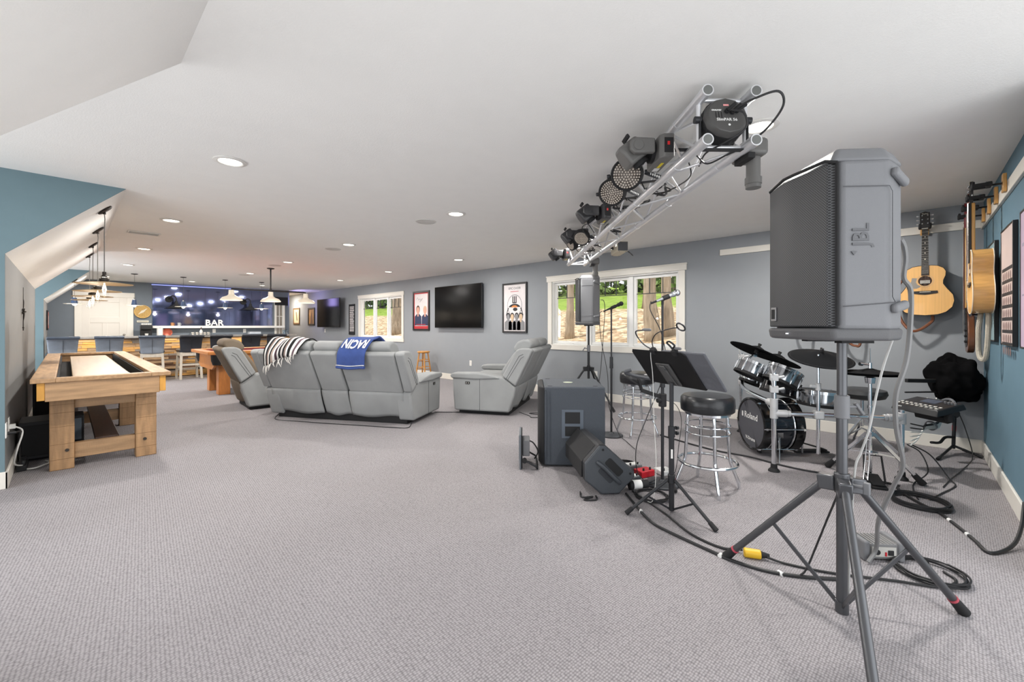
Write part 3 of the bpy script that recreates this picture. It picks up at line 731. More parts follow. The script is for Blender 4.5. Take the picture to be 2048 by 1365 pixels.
m = MB(); m.lathe([(.02, .01), (.068, .01), (.068, .25), (.02, .25), (.02, .01)], 22); m.obj('roll', WHITE, t)
m = MB(); m.lathe([(0, 0), (.075, 0), (.075, .01), (0, .01)], 20); m.cyl((0, 0, .01), (0, 0, .27), .008, n=8); m.obj('holder', NICK, t)
t = thing('copper_tray', 'round red-brown copper tray leaning behind the bar', 'tray', (1.97, 15.32, 1.05), rot=(R(-12), 0, 0))
m = MB(); m.lathe([(0, .004), (.085, .004), (.11, .018), (.114, .016), (.09, -.004), (0, -.004)], 28, M=T((0, 0, 0), (90, 0, 0))); m.obj('dish', mat('copper_red', (150, 66, 44), .35, .4, var=.15), t)
m = MB(); m.tube(spline([(-.05, 0, .10), (-.03, -.01, .15), (0, -.01, .13), (.03, -.01, .15), (.05, 0, .10)], 6), .008, 8); m.obj('bow_handle', mat('copper_red', (150, 66, 44), .35), t)
def mug(loc, col, lb, nm='ceramic_mug', s=1.):
    t = thing(nm, lb, 'mug', loc, 30, 'mugs and cups behind the bar')
    m = MB(); m.lathe([(0, 0), (.034 * s, 0), (.038 * s, .09 * s), (.034 * s, .09 * s), (.03 * s, .008), (0, .008)], 18); m.obj('cup', mat('ceramic_%d' % sum(col), col, .35), t)
    m = MB(); m.tube(spline([(.036 * s, 0, .07 * s), (.06 * s, 0, .065 * s), (.06 * s, 0, .03 * s), (.035 * s, 0, .02 * s)], 5), .005 * s, 7); m.obj('handle', mat('ceramic_%d' % sum(col), col, .35), t)
mug((2.09, 15.37, 1.24), (190, 136, 88), 'tan mug on the white ledge, left one'); mug((2.24, 15.37, 1.24), (176, 178, 180), 'grey mug on the white ledge, right of the tan mug')
t = thing('serving_tray', 'black wire tray holding white cups on the bar', 'tray', (2.36, 13.2, 1.0), 4)
m = MB(); m.bx(-.21, .21, -.09, .09, 0, .008); m.obj('base', MBLACK, t, .003)
m = MB(); m.tube([(-.21, -.09, .05), (.21, -.09, .05), (.21, .09, .05), (-.21, .09, .05)], .004, 6, closed=True)
for x in (-.21, .21):
    for y in (-.09, .09): m.cyl((x, y, .004), (x, y, .05), .004, n=6)
m.obj('wire_rim', MBLACK, t)
for k, x in enumerate((2.20, 2.29, 2.45, 2.53)):
    mug((x, 13.2 + .01 * k, 1.008), (226, 222, 214), ['white cup in the black wire tray, farthest left', 'white cup in the black wire tray, left of the soap bottle', 'white cup in the black wire tray, right of the soap bottle', 'white cup in the black wire tray, farthest right'][k], 'tea_cup', .75)
t = thing('soap_bottle', 'white pump bottle with dark label in the wire tray on the bar', 'bottle', (2.37, 13.19, 1.008))
m = MB(); m.lathe([(0, 0), (.03, 0), (.032, .01), (.032, .10), (.014, .125), (.012, .14), (0, .14)], 18); m.obj('bottle_body', WHITE, t)
m = MB(); m.cyl((0, 0, .14), (0, 0, .19), .006, n=8); m.bx(-.012, .012, -.05, .01, .185, .197); m.obj('pump', mat('pump_brown', (92, 52, 34), .5), t, .003)
for k, (ch, x, dx) in enumerate((('B', 2.93, 0), ('A', 3.09, 0), ('R', 3.25, 0))):
    t = thing('marquee_letter', 'white lighted marquee letter %s on the ledge, %s of the word BAR' % (ch, ('first', 'second', 'third')[k]), 'sign letter', (x, 15.37, 1.24), group='letters spelling BAR on the ledge')
    m = MB(); m.text(ch, .245, M=T((0, 0, .087), (90, 0, 0)), ext=.02, bold=.004); m.obj('letter_shell', WHITE, t)
    m = MB(); rnb = {'B': [(-.045, .02), (-.045, .06), (-.045, .1), (-.045, .145), (.0, .15), (.04, .125), (.0, .09), (.045, .05), (0, .02)], 'A': [(-.06, .02), (-.04, .07), (-.02, .12), (0, .155), (.02, .12), (.04, .07), (.06, .02), (0, .06)], 'R': [(-.045, .02), (-.045, .06), (-.045, .1), (-.045, .145), (0, .15), (.04, .12), (0, .085), (.03, .05), (.05, .02)]}[ch]
    for bx_, bz in rnb: m.sphere((bx_, -.024, bz), .009, 8)
    m.obj('bulb', mat('marquee_bulb', (255, 246, 225), .3, emit=3), t)
outlet((3.10, YF - .001, 1.085), -90, 'white outlet on the far wall under the letters BAR', big=1.1); outlet((3.91, YF - .001, 1.08), -90, 'white outlet on the far wall under the ledge, right one', big=1.1)
t = thing('tissue_box', 'flat white box on the back counter near the right outlet', 'box', (4.12, 15.2, .92))
m = MB(); m.bx(-.16, .16, -.1, .1, 0, .13); m.obj('carton', mat('box_pale', (190, 196, 204), .5), t, .004)
m = MB(); m.bx(-.15, .15, -.101, -.1, .05, .08); m.obj('label_band', mat('box_band', (150, 160, 172), .5), t)
t = thing('tumbler_stack', 'stack of clear drinking glasses on the right end of the bar', 'glasses', (4.30, 13.1, 1.0))
for k, (x, y) in enumerate(((0, 0), (.085, 0), (.04, .08))):
    m = MB(); m.lathe([(0, 0), (.03, 0), (.037, .12), (.034, .12), (.028, .008), (0, .008)], 16, M=T((x, y, 0))); m.obj('tumbler', glass('tumbler_glass', (225, 232, 236), .2), t)
t = thing('framed_picture', 'red and black framed picture on the left knee wall behind the bar', 'picture', (XL, 14.75, 1.36))
m = MB(); m.bx(.001, .03, -.2, .2, -.22, .24); m.obj('frame', MBLACK, t, .004)
m = MB(); m.bx(.03, .032, -.16, .16, -.18, .2); m.bx(.032, .033, -.1, .1, -.1, .12, 1); m.obj('print', [mat('print_red', (196, 104, 92), .5), mat('print_pale', (222, 196, 184), .5)], t)

# right end of the far wall: narrow glazed door with a dark shade
d = thing('door_2', 'narrow white glazed door at the right end of the far wall', 'door', (4.94, YF, 0)); d['kind'] = 'structure'
m = MB(); m.bx(-.16, -.1, -.03, .08, 0, 2.08); m.bx(.10, .16, -.03, .08, 0, 2.08); m.bx(-.1, .1, -.03, .08, 1.95, 2.08); m.bx(-.1, .1, -.03, .08, 0, .5); m.obj('casing', TRIM, d, .004)
m = MB(); m.bx(-.1, .1, .02, .025, .5, 1.95); m.obj('pane', GLASS, d)
m = MB()
for z in (.85, 1.2, 1.55): m.bx(-.1, .1, .01, .035, z, z + .02)
m.bx(-.008, .008, .01, .035, .5, 1.95); m.obj('muntin', TRIM, d)
m = MB(); m.bx(-.16, .24, -.05, -.032, 1.93, 2.2); s_ = m.obj('roller_shade', MBLACK, None, .004); s_.location = (4.94, YF, 0); tag(s_, 'black rolled shade above the narrow glazed door', 'window shade')
# ------------------------------------------------------------------ pool table and its lamp
OAK = mat('honey_oak', (196, 130, 62), .4, vscale=5, stretch=(1.2, 6, 6), var=.14, coat=.2)
OAKV = mat('honey_oak_upright', (190, 120, 58), .4, vscale=5, stretch=(6, 6, 1.2), var=.16, coat=.2)
REDF = mat('red_felt', (122, 58, 58), .9, var=.06)
t = thing('pool_table', 'honey oak pool table with red felt in front of the bar', 'pool table', (2.93, 9.43, 0))
m = MB(); m.bx(-1.12, 1.12, -.57, .57, .70, .745); m.obj('bed', REDF, t)
for s in (-1, 1):
    m = MB(); m.bx(-1.13, 1.13, s * .57 + min(0, s * .14), s * .57 + max(0, s * .14), .735, .79); m.obj('long_rail', OAK, t, .008)
    m = MB(); m.bx(s * 1.13 + min(0, s * .14), s * 1.13 + max(0, s * .14), -.70, .70, .735, .79); m.obj('end_rail', OAKV, t, .008)
    m = MB(); m.bx(-1.05, 1.05, s * .56, s * .57, .745, .78); m.obj('long_cushion', REDF, t)
    m = MB(); m.bx(s * 1.11, s * 1.13, -.5, .5, .745, .78); m.obj('end_cushion', REDF, t)
    m = MB(); m.bx(-1.02, 1.02, s * .60, s * .635, .53, .735); m.obj('side_apron', OAK, t, .006)
    m = MB(); m.prism([(-.6, .735), (.6, .735), (.6, .52), (.45, .46), (-.45, .46), (-.6, .52)], s * 1.13, s * 1.165, plane='yz'); m.obj('end_apron', OAKV, t, .006)
    for q in (-1, 1):
        m = MB(); m.lathe([(.0, 0), (.06, .0), (.085, .08), (.09, .19), (.075, .19), (.05, .02), (0, .02)], 16, M=T((s * 1.12, q * .60, .55))); pk = m.obj('pocket', MBLACK, t)
        m = MB(); m.torus((s * 1.12, q * .60, .742), .085, .018, 18, 8); m.obj('pocket_lip', REDF, pk)
        m = MB(); m.bx(s * .97 - .09, s * .97 + .09, q * .36 - .09, q * .36 + .09, 0, .53); m.obj('leg', OAKV, t, .008)
m = MB(); m.bx(-1.02, 1.02, -.59, .59, .56, .70); m.obj('slate_frame', MBLACK, t)

t = thing('billiard_lamp', 'three-shade pool table lamp on a black pipe hanging from the ceiling', 'ceiling lamp', (2.93, 9.7, 1.965))
PIPE = mat('black_pipe', (34, 32, 32), .5, .4)
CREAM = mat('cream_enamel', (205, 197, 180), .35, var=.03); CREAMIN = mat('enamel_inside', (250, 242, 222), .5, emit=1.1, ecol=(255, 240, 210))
m = MB(); m.cyl((0, 0, 0), (0, 0, .46), .014, n=12); m.obj('stem', PIPE, t)
m = MB(); m.lathe([(0, .475), (.07, .475), (.07, .462), (.02, .45), (0, .45)], 20); m.obj('canopy', PIPE, t)
m = MB(); m.tube([(-.70, 0, -.02), (-.695, 0, 0.0), (-.66, 0, .005), (.66, 0, .005), (.695, 0, 0), (.70, 0, -.02)], .015, 10); m.cyl((0, 0, -.03), (0, 0, .05), .024, n=12); m.obj('pipe_bar', PIPE, t)
for x in (-.70, 0, .70):
    m = MB(); m.lathe([(.0, -.015), (.045, -.02), (.05, -.11), (.075, -.135), (.15, -.165), (.185, -.205), (.19, -.225), (.182, -.225)], 32, M=T((x, 0, 0))); s_ = m.obj('barn_shade', CREAM, t)
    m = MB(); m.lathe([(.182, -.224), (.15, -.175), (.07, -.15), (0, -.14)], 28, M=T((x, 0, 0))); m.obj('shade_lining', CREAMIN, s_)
    m = MB(); m.sphere((x, 0, -.185), .03, 12); m.obj('bulb', BULB, s_)
    lamp('billiard_light', 'AREA', (2.93 + x, 9.7, 1.735), 1.5, (1, .92, .8), .3)

# ------------------------------------------------------------------ recliners
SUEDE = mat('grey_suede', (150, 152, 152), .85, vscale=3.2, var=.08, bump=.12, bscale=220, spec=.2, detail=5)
SUEDEB = mat('brown_lit_suede', (122, 110, 96), .85, vscale=3.2, var=.1, bump=.12, bscale=220, spec=.2, detail=5)  # the grey suede again, with the brown cast of the light in its colour
PIPING = mat('seat_seam', (66, 68, 70), .9)
def pad(t, name, poly, y0, y1, m=SUEDE, bev=.03, seg=3, label=None, taper=None):
    b = MB(); b.prism(poly, y0, y1, plane='xz', top=taper); return b.obj(name, m, t, bev, seg, label=label)
def reclining(name, label, cat, loc, rz, seats, arm=.24, outer=SUEDE, loungers=SUEDE, group=None, flare=.03, backm=None):
    """seats: widths from the sitter's right to left (local -y to +y); faces +x, rear foot at x = 0"""
    t = thing(name, label, cat, loc, rz, group)
    backm = backm or outer
    W = sum(seats) + 2 * arm; y = -W / 2
    for s in (-1, 1):
        a0, a1 = (-W / 2, -W / 2 + arm) if s < 0 else (W / 2 - arm, W / 2)
        b = pad(t, 'arm_base', [(.10, .05), (.90, .05), (.92, .30), (.93, .52), (.30, .545), (.17, .53), (.0, .40), (.02, .28)], a0 + .015, a1 - .015, outer, .025)
        pad(b, 'arm_pad', [(.22, .51), (.30, .55), (.55, .585), (.93, .575), (.965, .54), (.94, .50), (.6, .49)], a0 - .005, a1 + .005, outer, .04, 4)
        sm = MB(); yy = a0 + .0145 if s < 0 else a1 - .0145
        sm.tube([(.52, yy, .06), (.52, yy, .5)], .0025, 5); sm.obj('seam', PIPING, b)
        cp = MB(); cp.box((.70, yy + s * .002, .44), (.07, .008, .036)); pnl = cp.obj('control_panel', MBLACK, b, .006)
        cp = MB()
        for q in (-.016, .016): cp.cyl((.70 + q, yy + s * .004, .44), (.70 + q, yy + s * .009, .44), .009, n=12)
        cp.obj('button', NICK, pnl)
        # winged side of the back
        wy0, wy1 = (a0 + .02 - flare, a0 + .11) if s < 0 else (a1 - .11, a1 - .02 + flare)
        wg = pad(t, 'back_wing', [(.0, .415), (.19, .55), (-.0, .90), (-.06, .935), (-.20, .935), (-.235, .90)], wy0, wy1, outer, .022)
        for k in (.03, .06):
            sm = MB(); yv = wy0 - .0005 if s < 0 else wy1 + .0005
            sm.tube([(.17 - k, yv, .50), (-.03 - k * .8, yv, .86 - k), (-.10 - k * .3, yv, .885 - k)], .0028, 5); sm.obj('seam', PIPING, wg)
    pad(t, 'frame_base', [(.12, .0), (.86, .0), (.86, .3), (.12, .3)], -W / 2 + arm * .5, W / 2 - arm * .5, MBLACK, .01)
    y = -W / 2 + arm
    n = len(seats)
    for k, wd in enumerate(seats):
        y0 = y if k else -W / 2 + .105
        y1 = y + wd if k < n - 1 else W / 2 - .105
        g = .011
        pad(t, 'back_panel', [(.0, .40), (.10, .42), (-.04, .90), (-.08, .925), (-.20, .93), (-.245, .895), (-.12, .64)], y0 + g, y1 - g, backm, .022)
        sk = MB()
        sk.grid(lambda u, v, y0=y0, y1=y1: (.005 + .10 * (1 - v) ** 1.4 + .012 * math.sin(5 * u + 2 * k) * (1 - v), y0 + g + (y1 - y0 - 2 * g) * u, .085 + .325 * v + .014 * math.sin(7 * u + k) * (1 - v)), 14, 8)
        sk.obj('back_skirt', backm, t, solid=.02, label='fabric flap hanging over the lower back')
        pad(t, 'headrest', [(-.15, .90), (-.20, .97), (-.17, 1.035), (-.08, 1.055), (.02, 1.02), (.08, .93), (.06, .87), (-.04, .86)], y + (.02 if k else -.04), y + wd - (.02 if k < n - 1 else -.04), loungers, .035, 4)
        pad(t, 'back_cushion', [(.10, .50), (.26, .46), (.27, .60), (.20, .70), (.13, .80), (.07, .88), (-.02, .90)], y + .008, y + wd - .008, loungers, .04, 4)
        pad(t, 'seat_cushion', [(.20, .30), (.92, .28), (.96, .40), (.90, .49), (.5, .50), (.2, .47)], y + .006, y + wd - .006, loungers, .04, 4)
        pad(t, 'footrest', [(.86, .08), (.94, .08), (.97, .26), (.94, .30), (.86, .28)], y + .01, y + wd - .01, loungers, .02)
        y += wd
    return t
def at(loc, rz, x, y, z=0.):
    c, s = math.cos(R(rz)), math.sin(R(rz)); return (loc[0] + c * x - s * y, loc[1] + s * x + c * y, loc[2] + z)
SOF = (2.37, 5.38, 0)
reclining('sofa', 'grey suede three-seat reclining sofa seen from behind, with two blankets on its back', 'sofa', SOF, 30, [.64, .40, .64], .24)
reclining('loveseat', 'grey suede reclining loveseat seen from its side, under the framed poster', 'loveseat', (4.205 + .883 * .72, 3.90 + .469 * .72, 0), 118, [.55, .55], .2)
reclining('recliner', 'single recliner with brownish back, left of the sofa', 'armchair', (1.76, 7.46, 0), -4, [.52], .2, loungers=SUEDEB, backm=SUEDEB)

# blankets
def serape():
    m = mat('striped_blanket', (200, 196, 190), .95, var=.05, bump=.3, bscale=260)
    nt = m.node_tree; N = nt.nodes; L = nt.links
    tc = N.new('ShaderNodeTexCoord'); s = N.new('ShaderNodeSeparateXYZ'); L.new(tc.outputs['UV'], s.inputs[0])
    r = N.new('ShaderNodeValToRGB'); r.color_ramp.interpolation = 'CONSTANT'; e = r.color_ramp.elements
    cols = [(20, 20, 22), (228, 226, 222), (40, 40, 44), (150, 128, 118), (228, 226, 222), (20, 20, 22), (176, 160, 150), (235, 233, 230), (70, 50, 60), (228, 226, 222), (20, 20, 22), (205, 200, 196), (20, 20, 22), (140, 120, 112), (232, 230, 226), (22, 22, 24), (226, 224, 220), (96, 76, 84), (230, 228, 224), (24, 24, 26)]
    e[0].position = 0; e[0].color = (*lin(cols[0]), 1); e[1].position = .97; e[1].color = (*lin(cols[-1]), 1)
    rn = random.Random(4); p = 0
    for k, c in enumerate(cols[1:-1]):
        p += .052 * rn.uniform(.6, 1.35); x = e.new(min(p, .96)); x.color = (*lin(c), 1)
    L.new(s.outputs['X'], r.inputs[0]); L.new(r.outputs[0], N['Principled BSDF'].inputs['Base Color'])
    return m
def cloth(name, m, fn, nu, nv, parent=None, thick=.012, sub=1):
    b = MB(); b.grid(fn, nu, nv); o = b.obj(name, m, parent, solid=thick, sub=sub, fix=False)
    uv = o.data.uv_layers.new(name='uv'); w_ = nv + 1
    for p in o.data.polygons:
        for li in p.loop_indices:
            vi = o.data.loops[li].vertex_index; uv.data[li].uv = ((vi // w_) / nu, (vi % w_) / nv)
    return o
def over_back(v, drop):
    # path over the sofa back: v = 0 front of the headrest, .45 over its top, 1 hanging down behind
    P = [(.12, .93), (.06, 1.0), (-.05, 1.075), (-.16, 1.06), (-.225, .99), (-.262, .93), (-.27, .86), (-.245, .93 - drop)]
    q = v * (len(P) - 1); i = min(int(q), len(P) - 2); f = q - i
    return (P[i][0] + (P[i + 1][0] - P[i][0]) * f, P[i][1] + (P[i + 1][1] - P[i][1]) * f)
t = thing('striped_blanket', 'black, white and brown striped blanket with fringe over the left of the sofa back', 'blanket', SOF, 30)
rs = random.Random(11)
def sb(u, v):
    x, z = over_back(v, .22 - .20 * u)
    y = .80 - .52 * u + .10 * (v - .4)
    return (x - .012 * math.sin(9 * u + 5 * v) - .006, y, z + .012 * math.sin(11 * u + 3 * v) + .012)
cloth('woven_cloth', serape(), sb, 26, 20, t)
for k in range(16):
    u = .02 + k * .06; p = sb(u, 1.0); l = rs.uniform(.06, .12); a = rs.uniform(-.03, .03)
    b = MB(); b.tube(spline([p, (p[0] - .012, p[1] + a, p[2] - l * .5), (p[0] - .006, p[1] + a * 2, p[2] - l)], 4), [.006] * 6 + [.005, .004, .002], 6)
    b.obj('fringe_tassel', mat('fringe_white', (226, 222, 216), .95), t)
TOWEL = mat('blue_towel', (62, 84, 146), .95, var=.12, vscale=12, bump=.5, bscale=500)
t = thing('blue_towel', 'blue towel with white lettering RACING folded over the sofa back', 'towel', SOF, 30)
def bt(u, v):
    x, z = over_back(v, .21)
    y = -.27 - .38 * u + .12 * (v - .55)
    return (x - .01 - .004 * math.sin(8 * u), y, z + .014 + .006 * math.sin(6 * u + 2 * v) + (.03 * u * (v < .3)))
cloth('towel_cloth', TOWEL, bt, 18, 18, t, .022)
m = MB(); m.tube(spline([(bt(u / 8, 1.0)[0] - .004, bt(u / 8, 1.)[1], bt(u / 8, 1.)[2]) for u in range(9)], 3), .018, 10); m.obj('folded_hem', TOWEL, t)
m = MB(); m.tube(spline([(bt(u / 8, .985)[0] - .016, bt(u / 8, .985)[1], bt(u / 8, .985)[2] + .01) for u in range(9)], 3), .0045, 6); m.obj('white_edge', WHITE, t)
# lettering laid on the slope of the towel (upside down, as the towel hangs)
b = MB(); b.text('RACIN', .125, ext=.0, bold=.004)
def lay(p):
    u = .47 + p.x / .43; v = .56 + p.y / .42      # upside down seen from behind
    q = Vector(bt(min(1, max(0, 1 - u)), v)); return q
bs = MB()
import copy
bb = bmesh.new(); me_ = bpy.data.meshes.new('tmp'); me_.from_pydata([tuple(p) for p in b.v], [], b.f); bb.from_mesh(me_); bmesh.ops.triangulate(bb, faces=bb.faces); bmesh.ops.subdivide_edges(bb, edges=bb.edges, cuts=2, use_grid_fill=True)
vs = []
for vv in bb.verts:
    q = lay(vv.co); vs.append((q.x - .016, q.y, q.z + .014))
bs.add(vs, [[x.index for x in f.verts] for f in bb.faces]); bb.free(); bpy.data.meshes.remove(me_)
bs.obj('lettering', WHITE, t, label='white letters RACIN, the G lost in the fold', fix=False)

# ------------------------------------------------------------------ on the window wall
SCREEN = mat('tv_screen', (6, 6, 7), .16, spec=.12)
def tv(lb, y0, y1, z0, z1, off, tilt):
    t = thing('television', lb, 'television', (XW - off, (y0 + y1) / 2, (z0 + z1) / 2), rot=(0, R(tilt), 0))
    h = (y1 - y0) / 2; k = (z1 - z0) / 2
    m = MB(); m.bx(-.012, .03, -h, h, -k, k); m.obj('bezel', BLACK, t, .004)
    m = MB(); m.bx(-.0135, -.012, -h + .008, h - .008, -k + .012, k - .008); m.obj('screen', SCREEN, t)
    m = MB(); m.bx(.03, .06, -h * .6, h * .6, -k * .7, k * .5); m.obj('rear_shell', MBLACK, t, .01)
    m = MB(); m.bx(.06, off - .004, -.06, .06, -.05, .05); m.bx(off - .02, off - .002, -.2, .2, -.15, .15); m.obj('wall_bracket', MBLACK, t)
    return t
tv('large black wall television between the two framed posters', 6.56, 8.20, 1.19, 2.15, .09, 0)
tv('black wall television on a bracket near the far end of the room', 13.05, 14.75, 1.19, 2.13, .20, 0)
def frame(name, lb, y0, y1, z0, z1, fcol, w_=.03, cat='picture'):
    t = thing(name, lb, cat, (XW, (y0 + y1) / 2, (z0 + z1) / 2))
    h = (y1 - y0) / 2; k = (z1 - z0) / 2; f = MB()
    for a in ((-h, -h + w_, -k, k), (h - w_, h, -k, k)): f.bx(-.03, -.001, *a)
    for a in ((-h + w_, h - w_, -k, -k + w_), (-h + w_, h - w_, k - w_, k)): f.bx(-.03, -.001, *a)
    f.obj('frame', fcol, t, .004)
    return t, h - w_, k - w_
def flat(t, name, polys, x=-.014, mats=None):
    b = MB()
    for mi, pts, dx in polys: b.prism(pts, x - dx, x - dx - .0008, mi, plane='yz')
    return b.obj(name, mats, t)
BFR = mat('black_frame', (20, 19, 20), .35)
def ell(cy_, cz, ry, rz, n=24, a0=0, a1=360): return [(cy_ + ry * math.cos(R(a0 + (a1 - a0) * i / n)), cz + rz * math.sin(R(a0 + (a1 - a0) * i / n))) for i in range(n + (0 if a1 - a0 == 360 else 1))]
def bust(cy_, z0, s, skin, hair, coat):
    return [(coat, [(cy_ - .11 * s, z0), (cy_ + .11 * s, z0), (cy_ + .105 * s, z0 + .17 * s), (cy_ + .04 * s, z0 + .215 * s), (cy_ - .04 * s, z0 + .215 * s), (cy_ - .105 * s, z0 + .17 * s)], .001),
            (hair, ell(cy_, z0 + .30 * s, .058 * s, .075 * s), .002), (skin, ell(cy_, z0 + .28 * s, .047 * s, .066 * s), .003), (skin, [(cy_ - .022 * s, z0 + .17 * s), (cy_ + .022 * s, z0 + .17 * s), (cy_ + .022 * s, z0 + .23 * s), (cy_ - .022 * s, z0 + .23 * s)], .0025)]
PM = [mat('poster_white', (214, 208, 208), .5), mat('poster_red', (178, 40, 48), .5), mat('poster_skin', (206, 156, 136), .6), mat('poster_navy', (34, 44, 76), .6), mat('poster_hair', (84, 60, 48), .7), mat('poster_grey', (128, 128, 130), .6), mat('poster_black', (26, 26, 28), .6), mat('poster_orange', (206, 128, 60), .6), mat('poster_blond', (196, 170, 140), .7)]
t, h, k = frame('framed_poster', 'framed poster with red border showing two people in dark jackets', 8.53, 9.24, 1.12, 2.11, BFR, .045)
P = [(1, [(-h, -k), (h, -k), (h, k), (-h, k)], 0), (0, [(-h + .03, -k + .07), (h - .03, -k + .07), (h - .03, k - .03), (-h + .03, k - .03)], .001)]
b_ = bust(.13, -k + .08, 1.35, 2, 4, 3) + bust(-.17, -k + .08, 1.3, 2, 8, 3); P += [(a, p, d + .001) for a, p, d in b_]
P.append((1, [(-.2, -k + .1), (.2, -k + .1), (.2, -k + .115), (-.2, -k + .115)], .006))
flat(t, 'print', P, mats=PM)
m = MB(); m.tube(spline([(-.0165, .2, .28), (-.0165, .15, .33), (-.0165, .1, .27), (-.0165, .05, .30), (-.0165, 0, .26), (-.0165, -.06, .31), (-.0165, .05, .22)], 5), .003, 5); m.obj('signature', PM[6], t)
t, h, k = frame('framed_poster', 'framed white poster with a black ring emblem above four faces', 5.36, 6.02, 1.10, 2.09, BFR, .035)
P = [(0, [(-h, -k), (h, -k), (h, k), (-h, k)], 0)]
P.append((5, ell(0, .05, .2, .215), .001)); P.append((0, ell(0, .05, .188, .2), .0015))
P.append((6, ell(0, -.02, .17, .1, 20, 20, 160), .002)); P.append((7, ell(0, .0, .09, .05, 20, 10, 170), .003)); P.append((0, ell(0, -.07, .14, .09), .0025)); P.append((6, ell(-.02, -.03, .06, .035), .003))
for q in (-.045, 0, .045): P.append((6, [(q - .012, .10), (q + .012, .10), (q + .012, .23), (q - .012, .23)], .003))
P.append((6, [(-.055, .09), (.055, .09), (.055, .11), (-.055, .11)], .0035))
for s in (-1, 1): P.append((6, [(s * .15, .0), (s * .225, -.15), (s * .235, -.15), (s * .18, .0)], .002))
for q, hr in ((.17, 4), (.06, 6), (-.06, 4), (-.17, 6)): P += [(a, p, d + .003) for a, p, d in bust(q, -k + .02, .92, 5 if hr == 4 else 8, 6, 5)]
flat(t, 'print', P, mats=PM)
Mw = Matrix(((0, 0, -1, 0), (-1, 0, 0, 0), (0, 1, 0, 0), (0, 0, 0, 1)))
b = MB(); b.text('EPIC CHOIR', .062, M=T((-.0165, 0, .385)) @ Mw, ext=.0004, bold=.001)
b.obj('title', PM[5], t)
m = MB(); m.bx(-.0168, -.016, -.11, .11, .318, .328); m.obj('subtitle', PM[1], t)
t, h, k = frame('word_sign', 'tall narrow black sign with rows of white words beside the far window', 12.42, 12.78, .96, 1.91, BFR, .012, 'sign')
P = [(6, [(-h, -k), (h, -k), (h, k), (-h, k)], 0)]; rn = random.Random(8); z = k - .06
while z > -k + .09:
    hh = rn.choice((.022, .034, .018, .04)); x = h - .03
    while x > -h + .06:
        l = rn.uniform(.025, .07); P.append((0, [(x, z - hh), (max(-h + .03, x - l), z - hh), (max(-h + .03, x - l), z), (x, z)], .001)); x -= l + .012
    z -= hh + .018
flat(t, 'print', P, mats=PM)
GFR = mat('tan_frame', (120, 92, 62), .5)
t, h, k = frame('framed_picture', 'tan framed cream picture, farthest one on the right wall past the bar', 16.86, 17.5, 1.3, 1.92, GFR, .05)
flat(t, 'print', [(0, [(-h, -k), (h, -k), (h, k), (-h, k)], 0), (1, [(-.1, -.17), (-.02, -.17), (.06, .16), (-.02, .16)], .001)], mats=[mat('print_cream', (206, 190, 158), .6), mat('print_brown', (88, 66, 48), .6)])
t, h, k = frame('framed_picture', 'black framed golden picture beside the far television, nearer of the two past the bar', 15.45, 16.04, 1.25, 1.89, BFR, .06)
flat(t, 'print', [(0, [(-h, -k), (h, -k), (h, k), (-h, k)], 0), (1, [(-.15, -k), (.12, -k), (.02, .1), (-.05, k)], .001)], mats=[mat('print_gold', (176, 134, 78), .6, var=.3), mat('print_umber', (110, 80, 54), .6)])
outlet((XW, 7.02, .42), 180, 'white wall outlet between the wooden stool and the loveseat'); outlet((XW, 14.6, 1.07), 180, 'white wall plate below the far television'); outlet((XW, 3.84, .42), 180, 'white wall outlet below the wide window')

# wooden stool
STW = mat('golden_beech', (202, 142, 70), .4, vscale=5, stretch=(6, 6, 1), var=.12)
t = thing('wooden_stool', 'golden wooden stool with round seat against the grey wall', 'stool', (5.80, 8.36, 0), 20)
m = MB(); m.lathe([(0, .60), (.13, .60), (.145, .61), (.147, .628), (.138, .64), (0, .64)], 32); m.obj('seat', STW, t)
for a in (45, 135, 225, 315):
    c, s = math.cos(R(a)), math.sin(R(a)); m = MB(); m.cyl((c * .19, s * .19, 0), (c * .10, s * .10, .605), .017, .015, 12); m.obj('leg', STW, t)
for i, z in ((0, .22), (1, .27), (2, .22), (3, .27), (0, .40), (2, .40), (1, .44), (3, .44)):
    a, b = R(45 + 90 * i), R(135 + 90 * i); r_ = .19 - .09 * z / .605
    m = MB(); m.cyl((math.cos(a) * r_, math.sin(a) * r_, z), (math.cos(b) * r_, math.sin(b) * r_, z), .010, n=10); m.obj('rung', STW, t)

# black cords round the seating
def cable(pts, lb, r=.005, m=CABLE, name='cable', n=8, group=None, cat='cable'):
    b = MB(); b.tube(spline(pts, n), r, 7); return tag(b.obj(name, m), lb, cat, group)
cable([(1.98, 6.22, .05), (1.90, 6.08, .006), (2.06, 5.75, .006), (2.26, 5.36, .006), (2.50, 4.95, .006), (2.72, 4.56, .006), (2.84, 4.42, .006), (2.95, 4.50, .04)], 'black cord trailing along the carpet behind the sofa')
cable([(3.62, 4.95, .006), (3.7, 4.85, .006), (3.9, 4.63, .006), (4.0, 4.48, .02)], 'black cord on the carpet between the sofa arm and the loveseat')
cable([(4.32, 3.95, .04), (4.36, 3.80, .006), (4.30, 3.70, .006), (4.42, 3.62, .006), (4.5, 3.74, .006), (4.48, 3.9, .006), (4.56, 3.75, .02), (4.62, 3.5, .02), (4.5, 3.1, .006), (4.2, 2.75, .006)], 'looped black cord on the carpet behind the loveseat')
